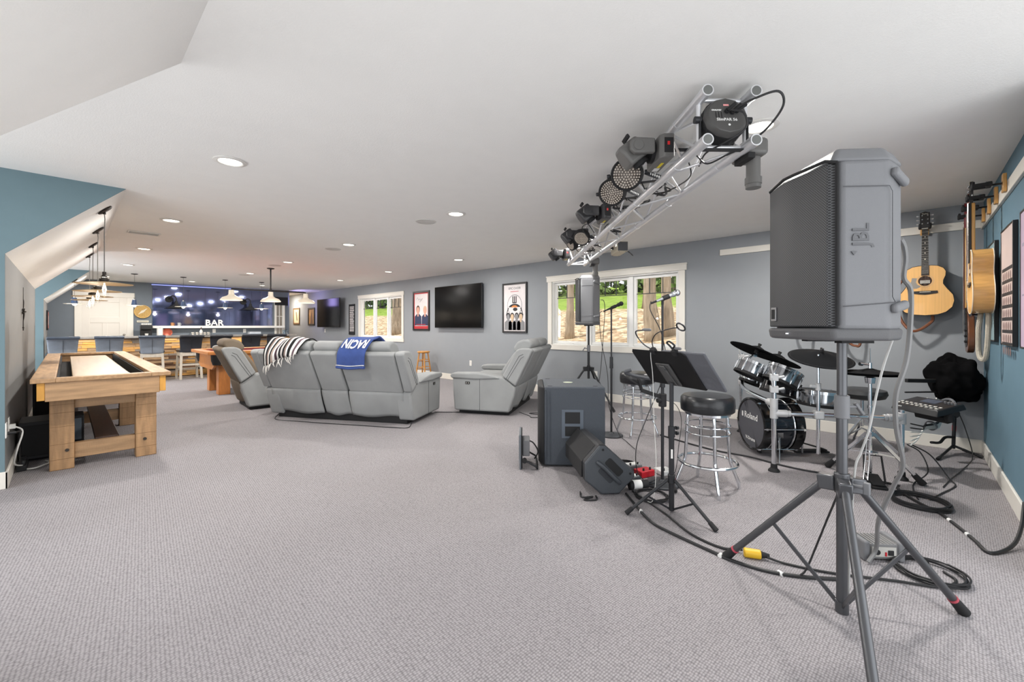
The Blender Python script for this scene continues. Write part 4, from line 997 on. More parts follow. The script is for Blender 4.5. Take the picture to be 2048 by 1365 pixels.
# ------------------------------------------------------------------ loudspeakers
def perforated(name, web, hole, scale):
    if name in MATS: return MATS[name]
    m = mat(name, web, .5, var=.04); nt = m.node_tree; N = nt.nodes; L = nt.links; b = N['Principled BSDF']
    tc = N.new('ShaderNodeTexCoord'); mp = N.new('ShaderNodeMapping'); mp.inputs['Scale'].default_value = (0.001, 1, 1); mp.inputs['Rotation'].default_value = (R(45), 0, 0)
    L.new(tc.outputs['Object'], mp.inputs[0])
    v = N.new('ShaderNodeTexVoronoi'); v.inputs['Scale'].default_value = scale; v.inputs['Randomness'].default_value = 0
    L.new(mp.outputs[0], v.inputs['Vector'])
    r = N.new('ShaderNodeValToRGB'); r.color_ramp.elements[0].position = .34; r.color_ramp.elements[0].color = (*lin(hole), 1)
    r.color_ramp.elements[1].position = .42; r.color_ramp.elements[1].color = (*lin(web), 1)
    L.new(v.outputs['Distance'], r.inputs[0]); L.new(r.outputs[0], b.inputs['Base Color'])
    return m
PERF = perforated('perforated_grille', (80, 81, 84), (12, 12, 13), 140)
CAB = mat('speaker_cabinet', (112, 113, 116), .6, var=.02, bump=.15, bscale=420)
CABD = mat('speaker_cabinet_dark', (84, 84, 86), .6, var=.02, bump=.15, bscale=420)
EMB = mat('embossed_logo', (84, 85, 88), .5)
def pa_speaker(lb, loc, rz, logo=True):
    t = thing('loudspeaker', lb, 'loudspeaker', loc, rz); t.scale = (1.03, 1.03, 1.035)     # +X is the front, origin under the pole cup
    body = [(.13, .205), (-.045, .212), (-.15, .135), (-.15, -.135), (-.045, -.212), (.13, -.205)]
    m = MB(); m.prism(body, .035, .665); m.obj('cabinet', CAB, t, .022, 3)
    cap = [(.155, .21), (-.045, .216), (-.155, .138), (-.155, -.138), (-.045, -.216), (.155, -.21)]
    m = MB(); m.prism([(p[0], p[1]) for p in cap], .655, .715, top=[(p[0] * .80 - .01, p[1] * .82) for p in cap]); m.obj('top_cap', CAB, t, .014, 3)
    m = MB(); m.prism([(.185, .12), (.15, .205), (-.045, .212), (-.15, .135), (-.15, -.135), (-.045, -.212), (.15, -.205), (.185, -.12)], .0, .045, top=[(.195, .12), (.155, .21), (-.045, .216), (-.155, .138), (-.155, -.138), (-.045, -.216), (.155, -.21), (.195, -.12)]); bs_ = m.obj('base_lip', CABD, t, .012, 3)
    m = MB(); m.bx(.193, .1965, -.006, .006, .021, .025); m.obj('status_light', mat('status_white', (240, 244, 255), .4, emit=3), bs_)
    m = MB()
    prof = [(.13, .198), (.158, .185), (.185, .03), (.192, -.03), (.17, -.17), (.14, -.198)]
    m.prism(prof + [(.12, -.19), (.12, .19)], .05, .655); m.obj('front_grille', PERF, t, .006)
    m = MB()
    for s in (-1, 1): m.tube([(.136, s * .204, .055), (.136, s * .204, .65)], .006, 8)
    m.tube([(.136, -.204, .65), (.165, -.175, .662), (.196, -.02, .664), (.19, .03, .664), (.165, .18, .662), (.136, .204, .65)], .006, 8)
    m.obj('grille_gasket', MBLACK, t)
    for s in (-1, 1):
        for z, a in ((.60, -14), (.125, 10)):
            m = MB(); m.box((-.10, s * .185, z), (.115, .026, .034), rot=(0, a * 1., s * 33)); m.obj('bumper_grip', CAB, t, .012, 3)
        m = MB(); m.tube([(.12, s * .2105, .56), (-.04, s * .2135, .56), (-.05, s * .2135, .54), (-.05, s * .2135, .16), (-.06, s * .2135, .14), (.12, s * .2105, .125)], .0016, 4); m.obj('panel_seam', EMB, t)
    m = MB()
    for s in (-1, 1): m.bx(-.06, .06, s * .10 - .02, s * .10 + .02, -.012, .002)
    m.obj('rubber_foot', MBLACK, t)
    if logo:
        M_ = Matrix(((0, -1, 0, .052), (0, 0, 1, .2085), (1, 0, 0, .305), (0, 0, 0, 1)))
        M_ = Matrix(((0, 1, 0, .055), (0, 0, 1, .2088), (1, 0, 0, .385), (0, 0, 0, 1)))
        m = MB(); m.text('JBL', .082, M=M_, ext=.0022, bold=.001, sx=.78); m.prism([(.072, .325), (.082, .311), (.092, .325)], .2085, .211, plane='xz'); m.obj('logo', EMB, t, label='embossed logo letters running up the side', fix=False)
        m = MB(); m.bx(.181, .1885, -.128, -.092, .075, .135); m.obj('badge', mat('badge_silver', (150, 150, 152), .35, .7), t, .002)
        m = MB(); m.bx(.188, .1895, -.122, -.098, .084, .126); m.obj('badge_face', MBLACK, t)
    return t
SPK = (2.245, .232, 1.183)
pa_speaker('big grey loudspeaker on the tripod stand in front', SPK, 131)
pa_speaker('grey loudspeaker on a black tripod stand in front of the wide window', (5.40, 3.52, 1.25), 127, logo=False)
STEEL = mat('dark_steel', (92, 93, 96), .35, .75, var=.06)
STEELB = mat('black_steel', (40, 41, 43), .4, .4, var=.08)
def tripod(name, lb, loc, feet, ztop, hub, r0, r1, mm, collar, brace=.5, cat='speaker stand', foot_band=True):
    t = thing(name, lb, cat, loc)
    m = MB(); m.cyl((0, 0, .012), (0, 0, collar + .01), r0, n=20); m.obj('lower_tube', mm, t)
    m = MB(); m.cyl((0, 0, collar), (0, 0, ztop), r1, n=20); m.obj('upper_tube', mm, t)
    m = MB(); m.cyl((0, 0, collar - .05), (0, 0, collar + .05), r0 + .007, n=20); m.obj('collar', GREYP, t, .004)
    a = math.atan2(feet[1][1], feet[1][0])
    m = MB(); m.cyl((0, 0, collar), (math.cos(a) * .06, math.sin(a) * .06, collar), .007, n=8); m.bar((math.cos(a) * .055, math.sin(a) * .055, collar + .015), (math.cos(a) * .09, math.sin(a) * .09, collar - .035), .018, .012); m.obj('clamp_knob', GREYP, t, .003)
    m = MB(); m.cyl((0, 0, hub - .045), (0, 0, hub + .045), r0 + .008, n=20)
    for f in feet:
        u = Vector((f[0], f[1], 0)).normalized(); m.bar(u * r0 + Vector((0, 0, hub - .005)), u * (r0 + .065) + Vector((0, 0, hub - .012)), .05, .065)
    hb = m.obj('hub', mm, t, .006)
    m = MB(); m.cyl((math.cos(a - .9) * .02, math.sin(a - .9) * .02, hub), (math.cos(a - .9) * .075, math.sin(a - .9) * .075, hub), .008, n=8); m.box((math.cos(a - .9) * .085, math.sin(a - .9) * .085, hub), (.022, .022, .05), rot=(0, 0, math.degrees(a - .9))); m.obj('knob', GREYP, hb, .006)
    for f in feet:
        u = Vector((f[0], f[1], 0)).normalized(); p0 = u * (r0 + .045) + Vector((0, 0, hub - .01)); p1 = Vector((f[0], f[1], .018))
        m = MB(); m.cyl(p0, p1, r0 * .8, n=16); lg = m.obj('leg', mm, t)
        d = (p1 - p0).normalized()
        m = MB(); m.cyl(p1 - d * .06, p1 + d * .012, r0 * .9, r0 * 1.1, 14); m.obj('rubber_foot', MBLACK, lg)
        if foot_band:
            m = MB(); m.cyl(p1 - d * .068, p1 - d * .058, r0 * .93, n=14); m.obj('red_band', mat('red_rubber', (176, 70, 84), .6), lg)
        q = p0 + (p1 - p0) * brace
        m = MB(); m.bar(u * r0 * .9 + Vector((0, 0, .035)), q, .006, .018); m.obj('brace', mm, t, .001)
    m = MB(); m.cyl((0, 0, .0), (0, 0, .05), r0 + .004, n=18); m.obj('foot_ring', mm, t)
    return t
tripod('speaker_stand', 'grey steel tripod stand under the big front loudspeaker', (2.307, .216, 0), [(.111, .492), (.335, -.378), (-.56, -.142)], 1.2, .56, .0205, .0185, STEEL, .89)
tripod('speaker_stand', 'black tripod stand under the loudspeaker at the wide window', (5.40, 3.52, 0), [(.45, .02), (-.35, .30), (-.02, -.44)], 1.25, .60, .018, .0155, STEELB, .90, foot_band=False)

cable([(2.375, .03, 1.60), (2.41, .02, 1.575), (2.425, .015, 1.52), (2.405, .02, 1.44), (2.43, .0, 1.39), (2.434, .0, 1.265), (2.435, .012, 1.098), (2.455, .045, .945), (2.515, .045, .784), (2.600, .025, .613), (2.70, .06, .474), (2.785, .115, .273), (2.90, .13, .08), (2.86, .16, .012)], 'thick grey cable hanging from the back of the big front loudspeaker to the carpet', .0095, mat('cable_grey', (118, 118, 118), .45, var=.04))
cable([(2.36, .05, 1.2), (2.373, .082, 1.075), (2.355, .105, .949), (2.345, .128, .80), (2.345, .155, .695), (2.335, .175, .61), (2.335, .19, .3), (2.36, .20, .012)], 'thin pale cable running down beside the front speaker pole', .0045, mat('cable_pale', (172, 172, 170), .45))

# subwoofer and floor monitor
SUBM = mat('sub_paint', (62, 68, 76), .55, var=.03, bump=.5, bscale=230)
t = thing('subwoofer', 'large black subwoofer with side handle on the carpet, loudspeaker wedge leaning at it', 'subwoofer', (3.27, 2.34, 0), 131)
m = MB(); m.prism([(.25, .30), (-.28, .30), (-.28, -.30), (.25, -.30)], .015, .705); m.obj('cabinet', SUBM, t, .014, 3)
m = MB(); m.prism([(.25, .295), (.275, .27), (.30, .2), (.30, -.2), (.275, -.27), (.25, -.295)], .02, .70); m.obj('front_grille', MBLACK, t, .01)
m = MB(); m.tube([(.235, .302, .06), (.235, .302, .65), (.245, .302, .68)], .006, 6); m.tube([(.20, .302, .04), (.20, .302, .66)], .003, 6); m.obj('edge_moulding', SUBM, t)
m = MB(); m.bx(-.09, .10, .3, .304, .255, .505); hp = m.obj('handle_plate', mat('handle_plastic', (82, 90, 100), .5), t, .018, 3)
for z0, z1 in ((.275, .36), (.385, .485)):
    m = MB(); m.bx(-.06, .07, .3035, .306, z0, z1); m.obj('hand_recess', mat('recess_black', (14, 15, 17), .6), hp, .014, 3)
m = MB(); m.lathe([(0, .707), (.04, .707), (.045, .7085), (.0, .7075)], 24, M=T((.02, .02, 0))); m.obj('pole_cup', mat('pole_cup', (190, 200, 176), .4), t)
for x, y in ((.2, .25), (-.2, .25), (.2, -.25)):
    m = MB(); m.bx(x - .02, x + .02, y - .006, y + .006, .704, .707); m.obj('stacking_slot', MBLACK, t)
m = MB()
for x in (-.2, .2):
    for y in (-.22, .22): m.cyl((x, y, 0), (x, y, .02), .02, n=10)
m.obj('rubber_foot', MBLACK, t)

WED = mat('wedge_plastic', (64, 68, 73), .5, var=.03, bump=.2, bscale=300)
t = thing('floor_monitor', 'black loudspeaker wedge lying on its side against the subwoofer', 'loudspeaker', (2.682, 1.638, 0), -41)    # +X right across the end, +Y away
E0 = [(0, .004), (.135, .004), (.256, .124), (.252, .168), (.033, .365), (-.015, .367), (-.128, .24), (-.124, .11)]
def off(P, s, c=(.06, .18)): return [(c[0] + (x - c[0]) * s, c[1] + (z - c[1]) * s) for x, z in P]
m = MB(); m.prism(E0, .018, .54, plane='xz', top=[(x * .96 + .002, max(.004, z * .98)) for x, z in E0]); m.obj('cabinet', mat('wedge_dark', (36, 37, 40), .5, var=.04, bump=.2, bscale=300), t, .016, 3)
m = MB(); m.prism(off(E0, .985), 0, .02, plane='xz'); m.obj('end_cap', WED, t, .01, 3)
m = MB(); m.prism(off(E0, .93), -.003, .002, plane='xz'); cap_ = m.obj('end_panel', WED, t, .004, 2)
def rrect(cx, cz, w_, h_, ang, r=.016, n=4):
    P = []
    for sx, sz, a0 in ((1, 1, 0), (-1, 1, 90), (-1, -1, 180), (1, -1, 270)):
        for k in range(n + 1):
            a = R(a0 + 90 * k / n); P.append((sx * (w_ / 2 - r) + r * math.cos(a), sz * (h_ / 2 - r) + r * math.sin(a)))
    c, s = math.cos(R(ang)), math.sin(R(ang)); return [(cx + c * x - s * z, cz + s * x + c * z) for x, z in P]
RECB = mat('recess_black', (14, 15, 17), .6)
m = MB(); m.prism(rrect(.094, .205, .15, .06, -45), -.0045, .0, plane='xz'); m.obj('hand_recess', RECB, cap_)
m = MB(); m.prism(rrect(.032, .147, .135, .045, -45), -.0045, .0, plane='xz'); m.obj('hand_recess', mat('recess_grey', (40, 43, 48), .5), cap_)
m = MB(); m.tube(spline([(-.034, .002, .249), (-.014, -.014, .234), (.02, -.016, .205), (.10, -.016, .125), (.125, -.012, .102), (.14, -.002, .085)], 6), [.012] + [.015] * 29 + [.012], 10); m.obj('grip_bar', WED, cap_)
for x, z in ((.01, .335), (.215, .155)):
    m = MB(); m.cyl((x, -.003, z), (x, -.006, z), .009, n=14); m.obj('screw', MBLACK, cap_)
m = MB()
m.prism([(-.134, .115), (-.134, .235), (-.03, .355), (-.022, .35), (-.126, .23), (-.126, .12)], .06, .58, plane='xz'); m.obj('front_grille', MBLACK, t, .004)

t = thing('par_light', 'flat black LED stage light standing on the carpet left of the subwoofer', 'stage light', (2.80, 2.535, 0), 132)
m = MB(); m.bx(0, .014, -.15, .15, .0, .30); m.obj('front_plate', mat('lamp_grey', (96, 102, 108), .5), t, .003)
m = MB(); m.bx(.016, .02, -.14, .14, .05, .29); m.obj('diffuser', mat('frost', (150, 152, 155), .4), t)
m = MB(); m.bx(-.012, 0, -.145, .145, .01, .295); m.obj('rear_plate', STEELB, t, .003)
m = MB(); m.bx(-.075, -.012, -.07, .10, .10, .24); m.obj('driver_box', GREYP, t, .008)
m = MB(); m.tube([(-.03, -.16, .085), (-.13, -.16, .03), (-.14, -.15, .01), (-.14, .15, .01), (-.13, .16, .03), (-.03, .16, .085)], .008, 8); y_ = m.obj('yoke', STEELB, t)
m = MB(); m.cyl((-.03, .15, .085), (-.03, .185, .085), .02, n=14); m.obj('knob', MBLACK, y_)
m = MB(); m.tube(spline([(-.07, .03, .22), (-.11, .04, .20), (-.15, .02, .12), (-.12, 0, .05)], 6), .006, 7); m.obj('lead', CABLE, t)

# ------------------------------------------------------------------ stools, stands and microphones
VINYL2 = mat('black_vinyl', (26, 27, 30), .3, var=.1, bump=.08, bscale=60)
def drum_stool(lb, loc, rz):
    t = thing('swivel_stool', lb, 'stool', loc, rz, 'chrome swivel stools')
    m = MB(); m.lathe([(0, .585), (.175, .585), (.19, .597), (.194, .64), (.19, .69), (.172, .71), (.1, .716), (0, .718)], 40); m.obj('seat', VINYL2, t)
    m = MB(); m.lathe([(.14, .565), (.16, .565), (.16, .59), (.14, .59)], 30); m.obj('swivel_plate', CHROME, t)
    for k in range(4):
        a = R(45 + 90 * k); c, s = math.cos(a), math.sin(a)
        P = [(.06, .578), (.11, .578), (.135, .565), (.145, .53), (.152, .40), (.16, .26), (.165, .22), (.18, .17), (.225, .05), (.232, .0)]
        m = MB(); m.tube(spline([(c * r_, s * r_, z) for r_, z in P], 5), .0125, 10); m.obj('leg', CHROME, t)
    for r_, z, q in ((.158, .43, .007), (.158, .485, .007), (.205, .205, .012)):
        m = MB(); m.torus((0, 0, z), r_, q, 40, 8); m.obj('foot_ring' if z < .3 else 'brace_ring', CHROME, t)
    return t
st1 = drum_stool('chrome swivel stool with black seat right of the music stand', (3.37, 1.13, 0), 82)
dup(st1, (4.48, 2.27, 0), 55, 'chrome swivel stool with black seat behind the music stand, below the wide window')

STB = mat('stand_black', (44, 45, 48), .45, .35, var=.06)
t = thing('music_stand', 'black music stand with tilted tray and tripod base', 'music stand', (2.772, 1.158, 0))
m = MB(); m.cyl((0, 0, .01), (0, 0, .56), .0175, n=16); m.obj('lower_tube', STB, t)
m = MB(); m.cyl((0, 0, .54), (0, 0, .86), .0135, n=16); m.obj('upper_tube', STB, t)
m = MB(); m.cyl((0, 0, .50), (0, 0, .57), .022, n=16); m.cyl((0, 0, .555), (.045, -.02, .555), .006, n=8); m.cyl((.035, -.016, .555), (.05, -.022, .555), .013, n=10); m.cyl((0, 0, .52), (.045, -.02, .52), .006, n=8); m.cyl((.035, -.016, .52), (.05, -.022, .52), .013, n=10); m.obj('collar', STB, t)
m = MB(); m.bx(.0165, .0185, -.006, .006, .36, .42, M=T((0, 0, 0), (0, 0, -150))); m.obj('sticker', WHITE, t)
m = MB(); m.cyl((0, 0, .19), (0, 0, .25), .024, n=16); m.obj('hub', STB, t, .004)
for fx, fy in ((-.247, .196), (-.091, -.309), (.338, .113)):
    u = Vector((fx, fy, 0)).normalized(); m = MB(); m.cyl(u * .03 + Vector((0, 0, .215)), (fx, fy, .012), .0105, n=12); lg = m.obj('leg', STB, t)
    p1 = Vector((fx, fy, .012)); d = (p1 - u * .03 - Vector((0, 0, .215))).normalized()
    m = MB(); m.cyl(p1 - d * .05, p1 + d * .005, .014, .016, 12); m.obj('rubber_foot', MBLACK, lg)
    m = MB(); m.bar(u * .015 + Vector((0, 0, .02)), u * .17 + Vector((0, 0, .115)), .004, .012); m.obj('brace', STB, t)
# tray frame: +X across (to the reader's right), +Y up the slope, -Z is the back
ax = Vector((math.cos(R(67)), math.sin(R(67)), 0)); up = Vector((math.cos(R(157)) * .62, math.sin(R(157)) * .62, .78)).normalized(); nz_ = ax.cross(up).normalized()
MT = Matrix(((ax.x, up.x, nz_.x, -.012), (ax.y, up.y, nz_.y, .03), (ax.z, up.z, nz_.z, .955), (0, 0, 0, 1)))
DESKM = mat('desk_black', (16, 16, 17), .45, var=.08)
m = MB(); m.prism([(-.245, -.15), (.245, -.15), (.245, .13), (.225, .155), (-.225, .155), (-.245, .13)], -.004, .0, M=MT); m.bx(-.245, .245, -.155, -.148, -.004, .05, M=MT); d_ = m.obj('tray', DESKM, t, .002)
m = MB(); m.bx(-.06, .06, -.14, .05, -.016, -.004, M=MT); m.prism([(-.035, -.13), (.035, -.13), (.02, .04), (-.02, .04)], -.028, -.016, M=MT); m.obj('bracket', mat('bracket_grey', (92, 92, 92), .5, .4), d_, .003)
m = MB()
for x, y in ((.0, -.09), (.03, .02), (-.03, .02)): m.cyl((x, y, -.03), (x, y, -.034), .006, n=10, M=MT)
m.obj('bolt', CHROME, d_)
def deskpt(x, y, z): return MT @ Vector((x, y, z)) + Vector((2.772, 1.158, 0))
b_ = thing('binder', 'grey padded music folder sticking out past the music stand tray', 'folder', (2.772, 1.158, 0))
m = MB(); m.bx(-.385, -.05, -.15, .15, .004, .022, M=MT); m.obj('cover', mat('folder_grey', (92, 94, 100), .6, var=.12, vscale=5, bump=.6, bscale=22), b_, .006)
m = MB(); m.bx(-.37, -.06, -.14, .14, .022, .026, M=MT); m.obj('page', WHITE, b_)
for k, (x, lb) in enumerate(((.02, 'clip-on lamp with bent gooseneck on the music stand, left one'), (-.17, 'folded clip-on lamp at the right of the music stand tray'))):
    t = thing('clip_lamp', lb, 'clip lamp', (2.772, 1.158, 0), group='clip lamps on the music stand')
    m = MB(); m.bx(x - .018, x + .018, .13, .17, -.014, .018, M=MT); m.obj('clip', MBLACK, t, .004)
    if k == 0:
        m = MB(); m.tube(spline([(x, .16, .0), (x + .05, .20, .0), (x + .10, .25, .02), (x + .08, .30, .02), (x - .0, .31, .02)], 7), .0045, 7, M=MT); m.obj('gooseneck', STB, t)
        m = MB(); m.box((x - .035, .315, .02), (.075, .018, .014), M=MT); m.obj('lamp_head', GREYP, t, .005)
        m = MB(); m.tube(spline([(x - .01, .16, .0), (x - .02, .22, .02), (x - .08, .27, .04), (x - .2, .30, .05), (x - .27, .31, .05)], 7), .0035, 7, M=MT); m.obj('second_gooseneck', STB, t)
        m = MB(); m.torus((x - .30, .315, .05), .028, .005, 20, 7, M=MT @ T((0, 0, 0)) , rot=(0, 0, 0)); m.obj('loop_head', STB, t)
    else:
        m = MB(); m.tube(spline([(x, .16, .0), (x + .02, .19, .01), (x + .03, .22, .01), (x + .0, .23, .01), (x - .02, .20, .01), (x + .01, .175, .01)], 6), .006, 8, M=MT); m.obj('gooseneck', STB, t)
        m = MB(); m.box((x - .03, .175, .012), (.05, .018, .014), M=MT); m.obj('lamp_head', GREYP, t, .005)

def mic_stand(lb, loc, h, extra=None, r=.0105):
    t = thing('microphone_stand', lb, 'microphone stand', loc)
    m = MB(); m.lathe([(0, .0), (.125, .0), (.127, .012), (.12, .02), (.03, .028), (.02, .045), (0, .045)], 36); m.obj('round_base', mat('cast_iron', (58, 60, 64), .5, .3), t)
    m = MB(); m.cyl((0, 0, .03), (0, 0, .84), r * 1.15, n=14); m.obj('lower_tube', STB, t)
    m = MB(); m.cyl((0, 0, .82), (0, 0, h), r * .85, n=14); m.obj('upper_tube', STB, t)
    m = MB(); m.cyl((0, 0, .76), (0, 0, .89), r * 1.9, r * 1.7, 16); m.obj('clutch', STB, t, .002)
    m = MB(); m.cyl((0, 0, h - .03), (0, 0, h + .015), .010, n=12); m.obj('mount', MBLACK, t)
    return t
def microphone(lb, loc, az, el, body, headm):
    t = thing('microphone', lb, 'microphone', loc, rot=(0, R(-el), R(az)))
    m = MB(); m.cyl((-.075, 0, 0), (.055, 0, 0), .010, .0165, 16); m.lathe([(.0165, .05), (.021, .062), (.021, .075), (.018, .08)], 18, M=Matrix.Rotation(R(90), 4, 'Y')); m.obj('handle', body, t)
    m = MB(); m.sphere((.098, 0, 0), .026, 18, sc=(1, 1, 1)); m.obj('grille_ball', headm, t)
    m = MB(); m.cyl((-.02, 0, 0), (.03, 0, 0), .0185, .0195, 16); m.obj('clip', MBLACK, t)
    m = MB(); m.cyl((-.12, 0, 0), (-.075, 0, 0), .008, n=12); m.obj('plug', MBLACK, t)
    return t
mic_stand('black round-base microphone stand between the subwoofer and the far stool', (4.22, 2.45, 0), 1.425)
microphone('black microphone in front of the middle light of the wide window', (4.235, 2.435, 1.45), -46, 24, MBLACK, MBLACK)
mic_stand('black round-base microphone stand right behind the music stand', (3.195, 1.406, 0), 1.435)
microphone('silver microphone in front of the right light of the wide window', (3.21, 1.39, 1.46), -47, 22, mat('mic_silver', (160, 164, 168), .35, .7), CHROME)
t = thing('tablet_arm', 'black clamp arm with folded holder on the second microphone stand', 'clamp', (3.195, 1.406, .66))
m = MB(); m.cyl((0, 0, -.05), (0, 0, .05), .03, n=16); m.cyl((-.05, .02, 0), (0, 0, 0), .018, n=10); m.obj('clamp', MBLACK, t, .004)
m = MB(); m.bar((0, 0, .02), (-.13, .11, .08), .022, .03); m.bar((-.13, .11, .08), (-.16, .12, .17), .02, .02); m.bar((-.15, .12, .12), (-.24, .22, .20), .014, .014); m.obj('arm', MBLACK, t, .003)
m = MB(); m.tube(spline([(-.08, .06, .17), (-.15, .15, .19), (-.22, .2, .22), (-.20, .16, .24)], 6), .014, 8); m.obj('holder', mat('holder_grey', (70, 72, 76), .5), t)
cable([(4.14, 2.52, 1.405), (4.12, 2.54, 1.36), (4.13, 2.53, 1.1), (4.17, 2.47, .7), (4.12, 2.42, .35), (4.2, 2.35, .05), (4.1, 2.2, .008), (3.9, 2.0, .008)], 'black microphone cable hanging along the stand by the far stool', .0035)
cable([(3.13, 1.47, 1.43), (3.12, 1.47, 1.36), (3.17, 1.41, 1.20), (3.215, 1.385, 1.0), (3.21, 1.39, .9), (3.16, 1.42, .75), (3.1, 1.5, .5), (3.05, 1.55, .3), (3.08, 1.56, .1), (3.12, 1.5, .008)], 'black microphone cable twisting down the stand behind the music tray', .0035)
cable([(2.70, 1.25, 1.13), (2.70, 1.27, 1.05), (2.715, 1.262, .9), (2.73, 1.26, .6), (2.74, 1.25, .3), (2.76, 1.28, .05), (2.8, 1.36, .008)], 'thin white lead hanging from the clip lamp', .0022, WCABLE)
cable([(3.22, 1.40, .66), (3.27, 1.33, .62), (3.30, 1.30, .5), (3.27, 1.31, .3), (3.28, 1.34, .1), (3.3, 1.42, .008)], 'loose thin black lead below the clamp arm', .0025)

# pedals, packs and coils behind the wedge
def small_box(nm, lb, cat, loc, rz, s, m1, top=None, extra=None):
    t = thing(nm, lb, cat, loc, rz)
    m = MB(); m.bx(-s[0] / 2, s[0] / 2, -s[1] / 2, s[1] / 2, .002, s[2]); m.obj('case', m1, t, .006)
    if top is not None:
        m = MB(); m.bx(-s[0] * .36, s[0] * .36, -s[1] * .36, s[1] * .36, s[2], s[2] + .004); m.obj('top_label', top, t)
    m = MB()
    for x in (-.25, .25): m.cyl((x * s[0], -s[1] * .3, s[2]), (x * s[0], -s[1] * .3, s[2] + .02), .008, n=10)
    m.obj('knob', MBLACK, t)
    return t
REDP = mat('red_plastic', (190, 30, 44), .4); LBL = mat('label_white', (226, 226, 224), .5)
small_box('effects_pedal', 'red pedal on the carpet behind the wedge', 'pedal', (3.28, 1.60, 0), -20, (.14, .10, .055), REDP)
small_box('effects_pedal', 'grey pedal with white label on the carpet, behind the red one', 'pedal', (3.36, 1.75, 0), -25, (.15, .09, .045), GREYP, LBL)
small_box('effects_pedal', 'dark pedal with pale label nearest the wedge edge', 'pedal', (3.10, 1.62, 0), -20, (.12, .09, .045), mat('pedal_dark', (70, 74, 78), .5), LBL)
small_box('power_adapter', 'flat white adapter box on the carpet behind the second microphone stand', 'adapter', (3.44, 1.50, 0), -30, (.12, .12, .04), LBL)
t = thing('cable_connector', 'black multi-plug drum with white label on the carpet beside the wedge', 'connector', (2.98, 1.50, .035), rot=(0, R(90), R(-38)))
m = MB(); m.cyl((0, 0, -.075), (0, 0, .075), .034, n=18); m.obj('barrel', MBLACK, t, .004)
m = MB(); m.cyl((0, 0, -.045), (0, 0, .02), .035, n=18); m.obj('label_wrap', LBL, t)
for k in range(3):
    m = MB(); m.cyl((.012 * (k - 1), .008 * (k % 2), .075), (.03 * (k - 1), .01, .15), .010, .006, 10); m.obj('plug', STB, t)
def coil(lb, c, r, turns, m=CABLE, w_=.0045, sq=1., seed=1):
    rn = random.Random(seed); P = []
    for k in range(turns * 12):
        a = 2 * PI * k / 12; rr = r * (1 + rn.uniform(-.07, .07)); P.append((c[0] + rr * math.cos(a), c[1] + rr * sq * math.sin(a), .006 + .004 * (k // 12) + rn.uniform(0, .004)))
    b = MB(); b.tube(spline(P, 3), w_, 6); return tag(b.obj('cable_coil', m), lb, 'cable coil')
coil('coil of grey-black cable on the carpet between the wedge and the music stand', (2.90, 1.36), .11, 5, CABLE, seed=2)
coil('coil of black cable on the carpet behind the pedals', (3.36, 1.82), .14, 4, CABLE, seed=3)
coil('coil of dark cable on the carpet beside the grey interface box', (2.955, -.07), .13, 6, CABLE, seed=4)
coil('heap of coiled black cable under the foot of the hi-hat leg', (4.08, -.05), .15, 7, CABLE, .006, seed=5)
cable([(2.62, 1.78, .006), (2.55, 1.72, .006), (2.60, 1.66, .01), (2.52, 1.68, .006), (2.58, 1.62, .006), (2.64, 1.66, .006)], 'short black cable loop on the carpet left of the wedge', .006)
m_ = [(2.822, 1.517, .008), (2.702, 1.392, .008), (2.531, 1.195, .008), (2.473, 1.042, .008), (2.421, .798, .008), (2.40, .678, .008), (2.415, .532, .008), (2.476, .395, .008), (2.597, .231, .008)]
cable(m_, 'black taped cable curving over the carpet from the wedge to the front tripod', .009)
cable([(2.897, 1.505, .008), (2.699, 1.171, .008), (2.543, .951, .008), (2.498, .77, .008), (2.53, .665, .02)], 'black cable on the carpet running to the yellow plug', .007)
cable([(2.535, .55, .02), (2.56, .47, .008), (2.62, .287, .008), (2.75, .055, .008), (2.83, -.101, .008), (2.95, -.16, .008), (3.02, -.12, .008)], 'black cable on the carpet from the yellow plug to the coil', .006)
t = thing('cable_plug', 'yellow plug lying on the carpet by the front tripod foot', 'plug', (2.52, .605, .024), rot=(0, R(90), R(-65)))
m = MB(); m.cyl((0, 0, -.05), (0, 0, .03), .024, n=14); m.obj('plug_body', mat('yellow_plastic', (222, 178, 40), .4), t, .005)
m = MB(); m.cyl((0, 0, .03), (0, 0, .07), .018, .010, 14); m.obj('boot', MBLACK, t)
cable([(2.475, .395, .012), (2.49, .37, .05), (2.505, .33, .18), (2.475, .285, .33), (2.40, .245, .46), (2.335, .225, .53)], 'thin black cable rising from the carpet to the front tripod hub', .0045)
cable([(4.512, .09, .008), (4.266, .057, .008), (4.063, -.047, .01), (3.939, -.14, .008), (3.733, -.218, .008), (3.576, -.268, .008), (3.442, -.304, .008), (3.50, -.36, .008), (3.62, -.42, .03), (3.75, -.46, .09), (3.85, -.48, .15), (3.9, -.49, .19)], 'taped black cable snaking over the carpet to the near wall', .0095)
cable([(4.6, 2.05, .008), (4.45, 1.6, .008), (4.403, 1.357, .008), (4.41, 1.1, .008), (4.343, .84, .008), (4.325, .619, .008), (4.379, .39, .008), (4.42, .174, .008), (4.40, .06, .008)], 'long black cable on the carpet in front of the drums', .008)
